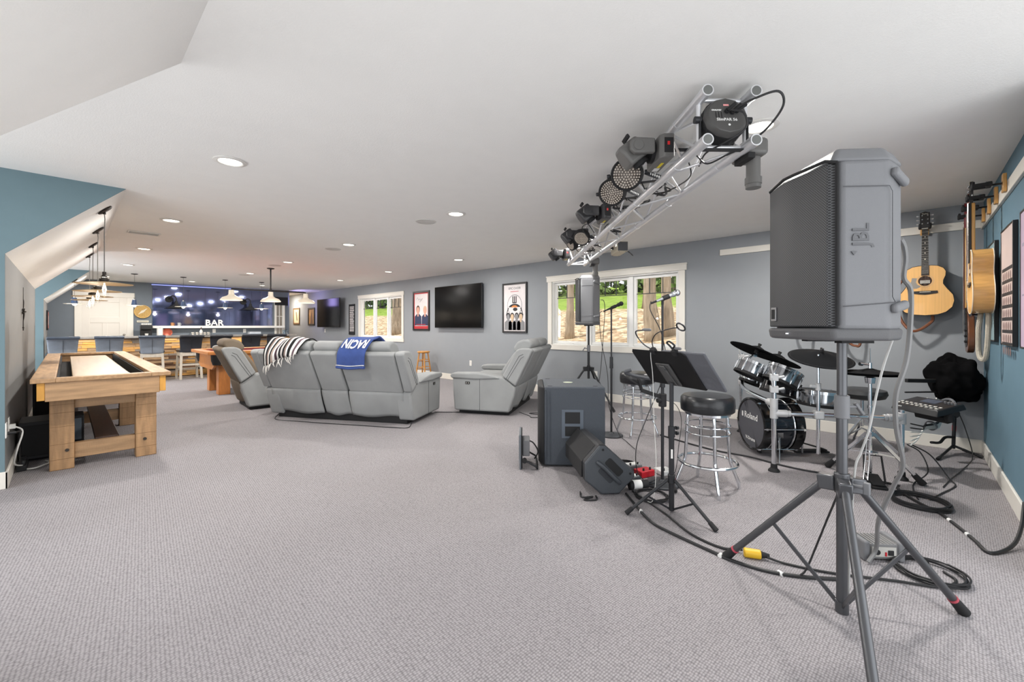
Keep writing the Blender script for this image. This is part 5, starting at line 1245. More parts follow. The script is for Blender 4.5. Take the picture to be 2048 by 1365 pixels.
for k, (x, y, a) in enumerate(((2.41, .74, -10), (2.44, .47, 62), (2.62, 1.30, 30), (3.84, -.18, 25), (3.65, -.245, 18))):
    t = thing('cable_tie', ['white tape band on the curving cable, by the left tripod foot', 'white tape band on the curving cable, behind the left tripod brace', 'white tape band on the curving cable, near the wedge', 'white tape band on the snaking cable, nearer the drums', 'white tape band on the snaking cable, nearer the wall'][k], 'tape', (x, y, .008), 0, 'tape bands on the floor cables')
    m = MB(); m.cyl((-.012 * math.cos(R(a)), -.012 * math.sin(R(a)), 0), (.012 * math.cos(R(a)), .012 * math.sin(R(a)), 0), .0115, n=10); m.obj('band', LBL, t)
t = thing('interface_box', 'grey metal interface box with rubber ends on the carpet behind the front tripod', 'audio box', (3.0, .14, 0), -52)
m = MB(); m.bx(-.085, .085, -.06, .06, .012, .09)
for k in range(9): m.bx(-.07 + k * .0175 - .003, -.07 + k * .0175 + .003, -.058, .058, .09, .094)
m.obj('case', mat('cast_grey', (134, 134, 134), .45, .4), t, .004)
for s in (-1, 1):
    m = MB(); m.bx(s * .085 - .016, s * .085 + .016, -.07, .07, .0, .104); m.obj('rubber_end', GREYP, t, .01, 3)
m = MB(); m.bx(-.06, .06, -.063, -.06, .025, .075); m.obj('face_plate', mat('face_pale', (186, 184, 178), .5), t)
m = MB(); m.cyl((-.035, -.063, .05), (-.035, -.07, .05), .014, n=14); m.bx(.02, .045, -.068, -.063, .035, .06); m.obj('jack_socket', MBLACK, t)
m = MB(); m.bx(.005, .012, -.067, -.063, .03, .05); m.obj('red_mark', REDP, t)

cable([(5.40, 3.31, 1.62), (5.42, 3.27, 1.60), (5.43, 3.26, 1.45), (5.42, 3.28, 1.1), (5.38, 3.3, .6), (5.33, 3.33, .2), (5.25, 3.25, .008), (5.0, 3.0, .008)], 'black cable hanging from the loudspeaker at the wide window', .005)
# ------------------------------------------------------------------ lighting truss
K = math.sqrt(.5)
TR = thing('lighting_truss', 'silver box truss hanging under the ceiling and carrying stage lights', 'truss', (2.263, .663, 2.27), 45)   # +X along, +Y left side
TL = 4.17; H2 = .12
m = MB()
chords = [(y, z) for y in (-H2, H2) for z in (-H2, H2)]
for y, z in chords:
    m = MB(); m.cyl((.0, y, z), (TL, y, z), .0245, n=18); c_ = m.obj('main_tube', ALU, TR)
    for k in range(6):
        m = MB(); m.cyl((.30 + k * .72, y, z), (.318 + k * .72, y, z), .0262, n=18); m.obj('weld_ring', ALU, c_)
    m = MB(); m.cyl((-.045, y, z), (.0, y, z), .029, n=18); m.cyl((0, y, z), (.075, y, z), .0265, n=18); m.obj('coupler', ALU, c_)
    m = MB(); m.cyl((-.047, y, z), (-.045, y, z), .0225, n=18); m.obj('bore', mat('tube_bore', (120, 122, 120), .5, .6), c_)
for x in (.055, TL - .03):
    for a, b in (((-H2, -H2), (-H2, H2)), ((H2, -H2), (H2, H2)), ((-H2, -H2), (H2, -H2)), ((-H2, H2), (H2, H2))):
        m = MB(); m.cyl((x, *a), (x, *b), .012, n=10); m.obj('end_brace', ALU, TR)
n_ = 11; st_ = (TL - .1) / n_
for k in range(n_):
    x0 = .06 + k * st_; x1 = x0 + st_; s = 1 if k % 2 else -1
    for z in (-H2, H2):
        m = MB(); m.cyl((x0, s * H2, z), (x1, -s * H2, z), .008, n=8); m.obj('lacing_tube', ALU, TR)
    for y in (-H2, H2):
        m = MB(); m.cyl((x0, y, s * H2), (x1, y, -s * H2), .008, n=8); m.obj('lacing_tube', ALU, TR)
for x in (.7, 2.1, 3.5):
    m = MB(); m.cyl((x, 0, H2 + .02), (x, 0, .165), .008, n=8); m.bar((x, -H2, H2 + .02), (x, H2, H2 + .02), .03, .012); m.obj('ceiling_mount', STB, TR)
def tp(s, o, z): return (2.263 + K * s - K * o, .663 + K * s + K * o, z)
FIX = mat('fixture_charcoal', (52, 52, 54), .4, var=.06); FIXG = mat('fixture_grey', (98, 97, 95), .45, var=.05)
YEL = mat('yellow_sticker', (220, 200, 40), .5); REDL = mat('red_display', (170, 24, 28), .4, emit=.3)
def moving_head(lb, s, g, z=2.275):
    t = thing('moving_head_light', lb, 'stage light', tp(s, .15, z), 45, 'moving head lights on the truss'); t.scale = (.84, .84, .84)
    m = MB(); m.prism([(-.15, .0), (.15, .0), (.15, .07), (.12, .095), (-.12, .095), (-.15, .07)], -.10, .06); b = m.obj('base_box', g, t, .008)
    m = MB(); m.bx(-.152, -.15, .01, .07, -.07, .03); m.obj('control_face', MBLACK, b)
    m = MB(); m.bx(-.1535, -.152, .034, .05, -.02, .004); m.obj('display', REDL, b)
    m = MB(); m.bx(-.04, .05, .03, .05, -.102, -.10); m.obj('sticker', YEL, b)
    m = MB(); m.bx(.06, .12, .02, .06, -.1015, -.10); m.obj('rating_label', LBL, b)
    m = MB(); m.cyl((0, .095, -.01), (0, .12, -.01), .075, n=22); m.obj('pan_bearing', MBLACK, t)
    for q in (-1, 1):
        m = MB(); m.prism([(.12, -.05), (.26, -.055), (.29, -.03), (.29, .03), (.26, .055), (.12, .05)], q * .105 - .02, q * .105 + .02, plane='yz', M=T((0, 0, -.01))); a = m.obj('yoke_arm', g, t, .012, 3)
        m = MB(); m.cyl((q * .126, .235, -.01), (q * .13, .235, -.01), .035, n=20); m.obj('pivot_cover', g, a, .002)
    hd = T((0, .24, -.01), (0, 0, 0)) @ Matrix.Rotation(R(-38), 4, 'X')
    m = MB(); m.prism([(-.075, -.07), (.075, -.07), (.08, .02), (.05, .085), (-.05, .085), (-.08, .02)], -.07, .09, plane='xz', M=hd @ T((0, 0, -.01))); h = m.obj('head', g, t, .02, 3)
    m = MB(); m.lathe([(.052, 0), (.056, -.035), (.05, -.035), (.044, -.005), (0, -.005)], 22, M=hd @ T((0, .0, -.075))); m.obj('lens_hood', MBLACK, h)
    m = MB(); m.lathe([(0, -.012), (.044, -.010)], 20, M=hd @ T((0, .0, -.078))); m.obj('lens', mat('lens_glass', (70, 66, 58), .06, spec=.9), h)
    m = MB(); m.box((0, -.02, .10), (.11, .02, .03), M=hd); m.obj('rear_fin', MBLACK, h, .006)
    return t
mh = moving_head('largest moving head light on the near end of the truss', .40, FIXG)
for s, lb in ((1.75, 'moving head light halfway along the truss, past the two LED cans'), (2.72, 'moving head light third along the truss'), (3.95, 'moving head light at the far end of the truss')):
    if s < 2: md_ = moving_head(lb, s, FIX)
    else: dup(md_, tp(s, .15, 2.275), label=lb)
LEDS = mat('led_lens', (196, 186, 174), .35, var=.1)
def led_face(r):
    m = mat('led_cluster', (204, 194, 182), .35, var=.05); return m
def led_par(lb, s, face, o=.27, z=2.27, r=.105, small=False):
    n = Vector(face).normalized()
    t = thing('led_par_can', lb, 'stage light', tp(s, o, z), 45, 'flat LED cans on the truss')
    q = Vector((0, 0, 1)).rotation_difference(n).to_matrix().to_4x4()
    m = MB(); m.lathe([(0, -.085), (r * .7, -.085), (r, -.055), (r, 0.0), (r * .92, .004), (r * .86, .0), (r * .86, -.006)], 32, M=q); b = m.obj('housing', MBLACK, t)
    m = MB(); m.lathe([(0, -.005), (r * .86, -.006)], 28, M=q); m.obj('face', mat('led_backing', (96, 88, 82), .5), b)
    m = MB()
    for ring, cnt in ((.0, 1), (.16, 6), (.32, 12), (.48, 18), (.64, 24), (.78, 30)):
        for k in range(cnt):
            a = 2 * PI * k / cnt; m.lathe([(.0065, -.005), (.0055, 0), (0, .001)], 6, M=q @ T((r * ring * math.cos(a), r * ring * math.sin(a), 0)))
    m.obj('led_cluster', LEDS, b, label='cluster of round pale LEDs')
    # yoke
    ux = q @ Vector((1, 0, 0)); ux = Vector((ux.x, ux.y, ux.z))
    side = n.cross(Vector((0, 0, 1)));  side = side.normalized() if side.length > .1 else Vector((1, 0, 0))
    back = Vector((0, -(o - .14), 0))
    for sg in (-1, 1):
        p = side * (sg * (r + .008)) - n * .03
        m = MB(); m.bar(p, p + back * .85 - Vector((0, 0, .05)), .005, .032); m.cyl(p, p + side * sg * .018, .014, n=12); m.obj('yoke_arm', STB, t)
        if sg < 0 and not small:
            for k in range(6):
                m = MB(); c = p + (back * .85 - Vector((0, 0, .05))) * (.25 + .1 * k); m.box(c + side * sg * .003, (.006, .006, .014)); m.obj('lettering', LBL, t)
    p0 = side * -(r + .008) - n * .03 + back * .85 - Vector((0, 0, .05)); p1 = side * (r + .008) - n * .03 + back * .85 - Vector((0, 0, .05))
    m = MB(); m.bar(p0, p1, .032, .005); m.obj('yoke_bridge', STB, t)
    return t
led_par('round LED can with speckled face nearest on the truss, below the largest moving head', .68, (-.78, .34, -.35), o=.30, z=2.235)
led_par('round LED can with speckled face second along the truss', 1.17, (-.66, .42, -.40))
led_par('small black LED can edge-on near the far end of the truss', 3.15, (-.2, .8, -.4), small=True)
led_par('LED can with pale face just before the third moving head', 2.55, (-.62, .3, -.62), o=.24, z=2.20, r=.09, small=True)
# can facing away inside the near end, with the writing on its back plate
t = thing('stage_can', 'round black stage can whose lettered back plate faces the room from the near truss end', 'stage light', tp(.015, .0, 2.285), 45)
q = Matrix.Rotation(R(90 - 10), 4, 'Y') @ Matrix.Rotation(R(90), 4, 'Z')      # disc axis along the truss, plate side towards -X
qb = Matrix.Rotation(R(-90 + 14), 4, 'Y')     # local +Z of the disc looks along -X and a little down
m = MB(); m.lathe([(0, -.075), (.10, -.075), (.112, -.06), (.112, -.01), (.098, .02), (0, .02)], 12, M=qb); b = m.obj('housing', mat('par_graphite', (74, 73, 72), .45, var=.05), t, .003)
m = MB(); m.lathe([(.106, -.076), (.113, -.075), (.113, -.012), (.106, -.011)], 30, M=qb); m.obj('rim_band', MBLACK, b)
# text frame: looking at the plate from -X, right is -Y, up is Z
MX = qb @ Matrix(((0, 1, 0, 0), (-1, 0, 0, 0), (0, 0, 1, .0208), (0, 0, 0, 1)))
def ptext(txt, size, x, y, bold=0., mm=LBL, nm='lettering', sx=1.):
    g = MB(); g.text(txt, size, M=MX @ T((x, y, 0)), ext=.0004, bold=bold, sx=sx); g.obj(nm, mm, b, fix=False)
ptext('SlimPAR 56', .022, -.008, -.028, .0004); ptext('CHAUVET', .011, -.055, .026, .0006); ptext('8888', .014, -.003, .056, .0002, mat('red_digits', (226, 150, 150), .4, emit=.6), 'display_digits')
g = MB()
for k in range(3): g.bx(-.062 + k * .014, -.058 + k * .014, -.018, .016, .0, .0006, M=MX)
g.obj('vent_slot', MBLACK, b)
g = MB(); g.cyl((.0, -.058, 0), (.0, -.058, .001), .006, n=14, M=MX); g.obj('white_dot', LBL, b)
g = MB()
for x, y in ((-.005, .018), (.022, .012), (.045, .02)): g.cyl((x, y, 0), (x, y, .012), .012, n=14, M=MX)
g.obj('socket', MBLACK, b)
g = MB()
for x, y, dx, dy in ((-.005, .018, .03, .02), (.022, .012, .03, .022), (.045, .02, .035, .012)): g.cyl((x, y, .01), (x + dx, y + dy, .035), .009, .008, 12, M=MX)
g.obj('plug', MBLACK, b)
for sg in (-1, 1):
    m = MB(); m.bar((.03, sg * .122, 0), (.03, sg * .122, -.15), .005, .035); m.cyl((.03, sg * .115, .0), (.03, sg * .145, .0), .018, n=14); m.obj('yoke_arm', STB, t)
m = MB(); m.bar((.03, -.125, -.15), (.03, .125, -.15), .035, .005); m.obj('yoke_bridge', STB, t)
def tps(P): return [tp(*p) for p in P]
cable(tps([(-.04, -.03, 2.31), (-.09, -.08, 2.325), (-.13, -.17, 2.34), (-.1, -.215, 2.29), (-.02, -.19, 2.22), (.05, -.12, 2.16), (.12, -.06, 2.14)]), 'black lead looping out beyond the near end of the truss', .0055)
cable(tps([(-.035, .0, 2.30), (-.06, -.05, 2.27), (-.05, -.06, 2.2), (0, .02, 2.15), (.1, .06, 2.14), (.3, .0, 2.15)]), 'black lead hanging in front of the lettered stage can', .0045)
cable(tps([(.1, -.08, 2.15), (.2, .0, 2.125), (.15, .09, 2.15), (.3, .06, 2.19), (.45, -.02, 2.15), (.7, -.05, 2.17), (.95, .0, 2.18)]), 'black lead lying along the lower truss tubes', .0045)
rn = random.Random(21)
for k, s in enumerate((.95, 1.35, 2.1, 2.9, 3.3)):
    P = [(s + rn.uniform(-.1, .1), rn.uniform(-.08, .12), 2.2 + rn.uniform(-.04, .07)) for q in range(12)]
    cable(tps(P), ['bunched black leads inside the truss, under the first LED can', 'bunched black leads inside the truss, beside the second LED can', 'bunched black leads inside the truss, past its middle', 'bunched black leads inside the truss, by the third moving head', 'bunched black leads inside the far part of the truss'][k], .0045, name='cable_bunch', group='lead bunches inside the truss')
for k, s in enumerate((.62, 1.2, 2.35, 3.05)):
    P = [(s, .14, 2.22), (s - .05, .22, 2.30), (s + .04, .26, 2.28), (s + .08, .2, 2.2), (s + .15, .15, 2.17)]
    cable(tps(P), ['black lead looping above the left truss side, first behind the big moving head', 'black lead looping above the left truss side, between the LED cans', 'black lead looping above the left truss side, before the third moving head', 'black lead looping above the left truss side, past the third moving head'][k], .0045, group='lead loops on the truss')
def projector(lb, s, o, z, body=True, warm=False):
    t = thing('tube_projector', lb, 'stage light', tp(s, o, z), 45)
    m = MB(); m.bx(-.09, .09, -.06, .05, -.045, .045); m.obj('body', FIXG, t, .02, 3)
    m = MB(); m.cyl((.05, -.066, 0), (.05, -.058, 0), .03, n=18); m.obj('knob', GREYP, t)
    m = MB(); m.bx(-.10, .03, .02, .06, -.07, -.04); m.bar((0, .05, 0), (0, .11, .06), .03, .02); m.obj('bracket', MBLACK, t, .004)
    m = MB(); m.cyl((-.03, -.01, -.04), (-.03, -.01, -.19), .034, n=22); m.obj('lens_tube', FIXG, t)
    m = MB(); m.cyl((-.03, -.01, -.15), (-.03, -.01, -.185), .04, n=22); m.cyl((-.03, -.01, -.185), (-.03, -.01, -.205), .037, n=22); m.obj('focus_collar', FIXG, t)
    return t
projector('grey tube projector pointing straight down at the near end of the truss', .16, -.20, 2.175)
projector('small dark tube projector pointing down at the far end of the truss', 3.75, -.17, 2.13)
t = thing('flood_light', 'boxy yellow-lit flood light on the right side of the truss towards its far end', 'stage light', tp(2.75, -.24, 2.12), 45)
m = MB(); m.prism([(-.17, -.05), (.17, -.05), (.17, .04), (.1, .07), (-.17, .07)], -.05, .06); m.obj('housing', mat('fixture_yellow_lit', (188, 180, 160), .5), t, .006)  # yellowish light falling on the housing is put into its colour
m = MB(); m.bx(.171, .174, -.04, .035, -.04, .05); m.bx(-.175, -.171, -.045, .065, -.045, .055); m.obj('end_plate', STB, t)
m = MB()
for x in (-.14, .14):
    for y in (-.035, .04): m.cyl((x, y, -.052), (x, y, -.05), .007, n=8)
m.obj('screw', STB, t)
m = MB(); m.bar((0, .06, .0), (0, .13, .04), .03, .02); m.obj('bracket', STB, t)
cable(tps([(2.93, -.26, 2.13), (2.98, -.34, 2.17), (2.9, -.42, 2.10), (2.7, -.38, 2.04), (2.55, -.29, 2.06)]), 'black lead looping under the yellow-lit flood light', .0045)

# ------------------------------------------------------------------ drum kit
P1, P2, P4 = Vector((5.42, 1.44, 0)), Vector((4.144, .846, 0)), Vector((4.621, .053, 0))
t = thing('drum_rack', 'chrome tube drum rack holding the electronic kit', 'drum rack', (0, 0, 0))
GCL = mat('clamp_grey', (186, 187, 188), .4, .2)
for p, z in ((P1, .92), (P2, .84), (P4, .56)):
    m = MB(); m.cyl(p + Vector((0, 0, .04)), p + Vector((0, 0, z)), .019, n=18); ps = m.obj('post', CHROME, t)
    m = MB(); m.lathe([(0, 0), (.045, 0), (.043, .012), (.026, .03), (.024, .065), (0, .065)], 20, M=T(p)); m.obj('rubber_foot', MBLACK, ps)
def zz(p, z): return Vector((p.x, p.y, z))
m = MB(); m.cyl(zz(P2, .495), zz(P4, .495), .019, n=18); m.obj('cross_bar', CHROME, t)
mid = (P1 + P2) / 2 + Vector((-.03, .08, 0))
m = MB(); m.tube(spline([zz(P1, .60), zz(mid, .59), zz(P2, .575)], 10), .019, 16); m.obj('curved_bar', CHROME, t)
for p, q_, z in ((P2, P4, .495), (P4, P2, .495), (P2, mid, .575), (P1, mid, .60)):
    d = (q_ - p).normalized(); m = MB(); m.cyl(zz(p, z - .045), zz(p, z + .045), .03, n=18); m.cyl(zz(p, z), zz(p, z) + d * .10, .031, n=18); m.cyl(zz(p, z) + d * .10, zz(p, z) + d * .125, .026, n=18); m.obj('tee_clamp', GCL, t, .004)
def stick(a, b, r=.008, m_=CHROME, nm='arm', par=t):
    g = MB(); g.cyl(a, b, r, n=12); return g.obj(nm, m_, par)
P3 = P2 + (P4 - P2) * .36
m = MB(); m.cyl(zz(P3, .17), zz(P3, .74), .0135, n=14); m.obj('boom_post', CHROME, t)
m = MB(); m.cyl(zz(P3, .70), zz(P3, .76), .02, n=14); m.bar(zz(P3, .735), zz(P3, .735) + Vector((-.04, .05, 0)), .02, .022); m.obj('height_clamp', GCL, t, .003)
m = MB(); m.cyl(zz(P3, .75), zz(P3, 1.0), .0095, n=12); m.obj('boom_rod', CHROME, t)
m = MB(); m.box(zz(P3, .495), (.07, .07, .07), rot=(0, 0, 30)); m.obj('boom_clamp', GCL, t, .01)
for (p, z) in ((P2, .80), (P1, .88), (P2, .70)):
    m = MB(); m.box(zz(p, z), (.06, .06, .055), rot=(0, 0, 20)); m.cyl(zz(p, z) + Vector((.0, -.03, .0)), zz(p, z) + Vector((.03, -.07, .01)), .011, n=10); m.cyl(zz(p, z) + Vector((-.03, .0, .02)), zz(p, z) + Vector((-.05, .01, .10)), .007, n=8); m.obj('tom_clamp', GCL, t, .006)
CYM = mat('rubber_cymbal', (18, 19, 21), .9, var=.08, spec=.06)
def cymbal(lb, loc, r, az, tilt, stem, bell=True):
    t = thing('cymbal_pad', lb, 'cymbal', loc, rot=(0, R(tilt), R(az)))
    m = MB(); m.lathe([(0, .038), (.03, .036), (.055, .026), (.075, .014), (r * .55, .0), (r * .9, -.016), (r, -.022), (r * .99, -.027), (r * .85, -.022), (.07, .0), (0, .0)], 44); m.obj('pad', CYM, t)
    m = MB(); m.torus((0, 0, -.019), r * .93, .0018, 44, 5); m.obj('edge_groove', MBLACK, t)
    m = MB(); m.cyl((0, 0, .03), (0, 0, .06), .014, n=12); m.bx(-.018, .018, -.006, .006, .055, .072); m.obj('wing_nut', MBLACK, t, .003)
    m = MB(); m.cyl((0, 0, -.005), (0, 0, -.035), .022, n=14); m.obj('felt_washer', MBLACK, t)
    if stem:
        m = MB(); m.tube([(0, 0, -.03), *stem], .0085, 10); m.obj('tilter_rod', CHROME, t)
        m = MB(); m.cyl((0, -.012, -.06), (0, .012, -.06), .02, n=12); m.obj('tilter', CHROME, t)
    return t
rt = -46.6       # azimuth of image-right
cymbal('large black crash cymbal pad tilted at the left of the drum kit', (4.99, 1.17, .985), .265, rt, 25, [(-.06, .0, -.16), (-.11, .03, -.22)])
cymbal('second black cymbal pad tucked under the large crash pad', (5.16, 1.02, .90), .225, rt, 23, [(-.02, 0, -.14)])
cymbal('black ride cymbal pad on the chrome boom left of the front speaker pole', (P3.x + .06, P3.y - .01, .985), .235, 215, 17, [(0, .0, -.08)])
def drum(nm, lb, loc, r, h, az, tilt, shell, hoop, cat='drum', lug=6, hd=None):
    t = thing(nm, lb, cat, loc, rot=(0, R(tilt), R(az)))
    m = MB(); m.lathe([(r * .97, -h / 2), (r, -h / 2 + .005), (r, h / 2 - .005), (r * .97, h / 2)], 40); m.obj('shell', shell, t)
    m = MB(); m.lathe([(0, h / 2 - .004), (r * .98, h / 2 - .004)], 40); m.obj('mesh_head', hd or mat('mesh_head', (44, 45, 48), .7), t)
    m = MB(); m.lathe([(0, -h / 2 + .004), (r * .98, -h / 2 + .004)], 40); m.obj('bottom', MBLACK, t)
    for z, q in ((h / 2, hoop), (-h / 2, MBLACK)):
        m = MB(); m.lathe([(r * .985, z - .016), (r * 1.035, z - .016), (r * 1.035, z + .01), (r * .985, z + .01), (r * .985, z - .016)], 40); m.obj('hoop', q, t)
    for k in range(lug):
        a = 2 * PI * (k + .5) / lug; c, s = math.cos(a), math.sin(a)
        m = MB(); m.cyl((c * r * 1.025, s * r * 1.025, -h / 2), (c * r * 1.025, s * r * 1.025, h / 2 + .014), .005, n=8); m.box((c * r * 1.01, s * r * 1.01, 0), (.02, .012, h * .5), rot=(0, 0, math.degrees(a))); m.obj('lug', CHROME, t)
    return t
SHELL = mat('chrome_shell', (170, 172, 176), .12, 1., var=.08)
drum('tom_pad', 'chrome-shelled tom pad upper left, under the crash cymbal pads', (4.80, 1.18, .795), .14, .12, rt, 27, SHELL, CHROME)
drum('tom_pad', 'chrome-shelled tom pad upper right, beside the rack post', (4.76, .90, .755), .15, .13, rt, 27, SHELL, CHROME)
drum('tom_pad', 'chrome-shelled tom pad lower left, behind the rack post', (5.25, 1.28, .66), .115, .11, rt, 24, SHELL, CHROME)
drum('tom_pad', 'dark tom pad lowest, below the two upper toms', (5.08, .98, .605), .17, .13, rt, 16, mat('black_shell', (34, 34, 38), .12, .3), MBLACK)
drum('snare_pad', 'chrome snare pad in front of the throne, left of the front speaker pole', (4.86, .61, .565), .18, .12, rt, 4, SHELL, CHROME)
# bass drum
kz = .285
t = thing('bass_drum', 'black bass drum with chrome hoops and grey lettered head', 'drum', (4.72, 1.0, kz), rot=(R(90), 0, R(132 + 90)))   # local -Z ... axis along local Z
def kick():
    r = .245; d = .36
    m = MB(); m.lathe([(r * .93, -d / 2), (r * .93, d / 2)], 48); m.obj('shell', mat('bass_shell', (30, 36, 44), .08, .3, spec=.8), t)
    for s in (-1, 1):
        m = MB(); m.lathe([(r * .93, s * d / 2 - s * .07), (r * 1.0, s * d / 2 - s * .07), (r * 1.03, s * d / 2 - s * .02), (r * 1.03, s * d / 2 + s * .005), (r * .96, s * d / 2 + s * .01), (r * .93, s * d / 2)], 48); m.obj('hoop', mat('gloss_black', (14, 14, 15), .15), t)
        m = MB(); m.torus((0, 0, s * (d / 2 - .085)), r * .965, .008, 48, 8); m.obj('hoop_trim', CHROME, t)
    m = MB(); m.lathe([(0, d / 2), (r * .94, d / 2)], 48); h = m.obj('front_head', mat('drum_head_grey', (76, 76, 82), .7, bump=.3, bscale=300), t)
    m = MB(); m.lathe([(0, -d / 2), (r * .94, -d / 2)], 48); m.obj('batter_head', MBLACK, t)
    return h
hd_ = kick()
# front of the drum = local +Z or -Z, whichever looks to the room (azimuth 132)
bpy.context.view_layer.update()
ax_ = (t.matrix_world.to_3x3() @ Vector((0, 0, 1)))
if ax_.x > 0: t.rotation_euler = (R(90), 0, R(132 - 90 + 360)); bpy.context.view_layer.update()
mwi = t.matrix_world.to_3x3().inverted()
upl = mwi @ Vector((0, 0, 1)); fr = mwi @ Vector((math.cos(R(132)), math.sin(R(132)), 0)); rg = upl.cross(fr)
MK = Matrix(((rg.x, upl.x, fr.x, fr.x * .182), (rg.y, upl.y, fr.y, fr.y * .182), (rg.z, upl.z, fr.z, fr.z * .182), (0, 0, 0, 1)))
for txt, sz, y in (('Roland', .085, .07), ('V-Drums', .045, -.15)):
    g = MB(); g.text(txt, sz, M=MK @ T((0 if sz > .05 else -.01, y, 0)), ext=.0004, bold=.001); g.obj('lettering', LBL, hd_, fix=False)
g = MB(); g.bx(-.165, -.14, .045, .095, -.0004, .0008, M=MK); g.obj('logo_mark', LBL, hd_)
for a in (0, 60, 180, 240, 300):
    u = (rg * math.cos(R(a)) + upl * math.sin(R(a))) * .25
    g = MB(); g.cyl(u + fr * .19, u - fr * .19, .005, n=8); g.box(u + fr * .17, (.02, .02, .02)); g.box(u - fr * .17, (.02, .02, .02)); g.obj('tension_rod', CHROME, t)
for s in (-1, 1):
    p = rg * (.2 * s) - upl * .06 + fr * .03; q_ = rg * (.36 * s) - upl * (kz - .005) + fr * .12
    g = MB(); g.cyl(p, (p + q_) / 2, .011, n=10); g.cyl((p + q_) / 2, q_, .006, .004, 8); g.box(p, (.05, .05, .05)); g.obj('spur', CHROME, t)
g = MB(); g.box(-upl * .262 + fr * .1, (.05, .04, .02)); g.box(-upl * .262 - fr * .1, (.05, .04, .02)); g.obj('riser', MBLACK, t)
t = thing('kick_pedal', 'black bass drum pedal on the carpet behind the bass drum', 'drum pedal', (5.02, .72, 0), 132)
m = MB(); m.bx(-.16, .16, -.05, .05, .006, .018); m.box((-.03, 0, .06), (.24, .07, .01), rot=(0, -16, 0)); m.obj('footboard', MBLACK, t, .003)
m = MB(); m.cyl((.12, -.07, .01), (.12, -.07, .22), .009, n=10); m.cyl((.12, .07, .01), (.12, .07, .22), .009, n=10); m.cyl((.12, -.08, .22), (.12, .08, .22), .008, n=10); m.obj('pedal_frame', CHROME, t)
m = MB(); m.cyl((.12, 0, .22), (.09, 0, .33), .005, n=8); m.cyl((.075, 0, .33), (.12, 0, .345), .022, n=14); m.obj('beater', MBLACK, t)
# hi-hat
HH = Vector((4.40, .235, 0))
t = thing('hi_hat_stand', 'chrome hi-hat stand with black pads and foot pedal behind the front speaker pole', 'hi-hat', HH)
m = MB(); m.cyl((0, 0, .03), (0, 0, .30), .014, n=14); m.cyl((0, 0, .28), (0, 0, .84), .0125, n=14); m.obj('tube', CHROME, t)
m = MB(); m.cyl((0, 0, .84), (0, 0, 1.06), .0035, n=8); m.obj('pull_rod', CHROME, t)
for z0, z1, ra, rb in ((.78, .83, .03, .036), (.58, .61, .018, .018), (.36, .40, .024, .024), (.22, .24, .05, .05)):
    m = MB(); m.cyl((0, 0, z0), (0, 0, z1), ra, rb, 16); m.obj('stand_clamp', CHROME, t, .003)
for s, z in ((1, .872), (-1, .858)):
    m = MB(); m.lathe([(0, z + s * .03), (.02, z + s * .028), (.05, z + s * .018), (.1, z + s * .008), (.2, z), (.2, z - .006), (0, z - .006)], 40); m.obj('hi_hat_pad', CYM, t)
m = MB(); m.cyl((0, 0, .9), (0, 0, .945), .012, n=12); m.cyl((0, 0, .93), (-.05, .05, .935), .006, n=8); m.cyl((-.045, .045, .935), (-.06, .06, .936), .014, n=10); m.obj('clutch', CHROME, t)
for a in (-62, 58, 178):
    c, s = math.cos(R(a)), math.sin(R(a)); far = .34
    p0 = Vector((c * .02, s * .02, .385)); p1 = Vector((c * far, s * far, .02))
    m = MB(); sd = Vector((-s, c, 0)) * .012
    m.bar(p0 + sd, p1 + sd, .004, .02); m.bar(p0 - sd, p1 - sd, .004, .02)
    for k in range(5): q_ = p0 + (p1 - p0) * (.12 + .19 * k); m.cyl(q_ - sd, q_ + sd, .005, n=8)
    m.bar(Vector((c * .02, s * .02, .23)), p0 + (p1 - p0) * .5, .01, .012); lg = m.obj('leg', CHROME, t)
    m = MB(); d = (p1 - p0).normalized(); m.cyl(p1 - d * .08, p1 + d * .01, .02, .026, 12); m.obj('rubber_foot', MBLACK, lg)
m = MB(); fd = Vector((math.cos(R(200)), math.sin(R(200)), 0)); sd = Vector((-fd.y, fd.x, 0))
m.prism([tuple((fd * .02 + sd * .07)[:2]), tuple((fd * .02 - sd * .07)[:2]), tuple((fd * .20 - sd * .05)[:2]), tuple((fd * .2 + sd * .05)[:2])], .004, .02); m.obj('pedal_plate', MBLACK, t, .004)
m = MB(); m.tube([fd * .1 + sd * .065 + Vector((0, 0, .02)), sd * .055 + fd * .05 + Vector((0, 0, .22)), -sd * .055 + fd * .05 + Vector((0, 0, .22)), fd * .1 - sd * .065 + Vector((0, 0, .02))], .007, 8); m.obj('pedal_yoke', MBLACK, t)
m = MB(); m.box((fd * .11 + Vector((0, 0, .05))), (.16, .08, .01), rot=(0, 14, 200)); m.obj('footboard', MBLACK, t, .003)
# throne
t = thing('drum_throne', 'black round-cornered drum throne seat behind the hi-hat', 'stool', (5.56, .36, 0))
m = MB(); m.lathe([(0, .50), (.14, .50), (.185, .515), (.205, .555), (.195, .59), (.13, .605), (0, .60)], 32); m.obj('seat', mat('throne_vinyl', (44, 45, 47), .45), t)
m = MB(); m.cyl((0, 0, .22), (0, 0, .5), .016, n=14); m.obj('post', CHROME, t)
for a in (20, 140, 260):
    m = MB(); m.bar((0, 0, .30), (math.cos(R(a)) * .27, math.sin(R(a)) * .27, .012), .02, .02); m.bar((0, 0, .20), (math.cos(R(a)) * .15, math.sin(R(a)) * .15, .14), .012, .012); m.obj('leg', CHROME, t)
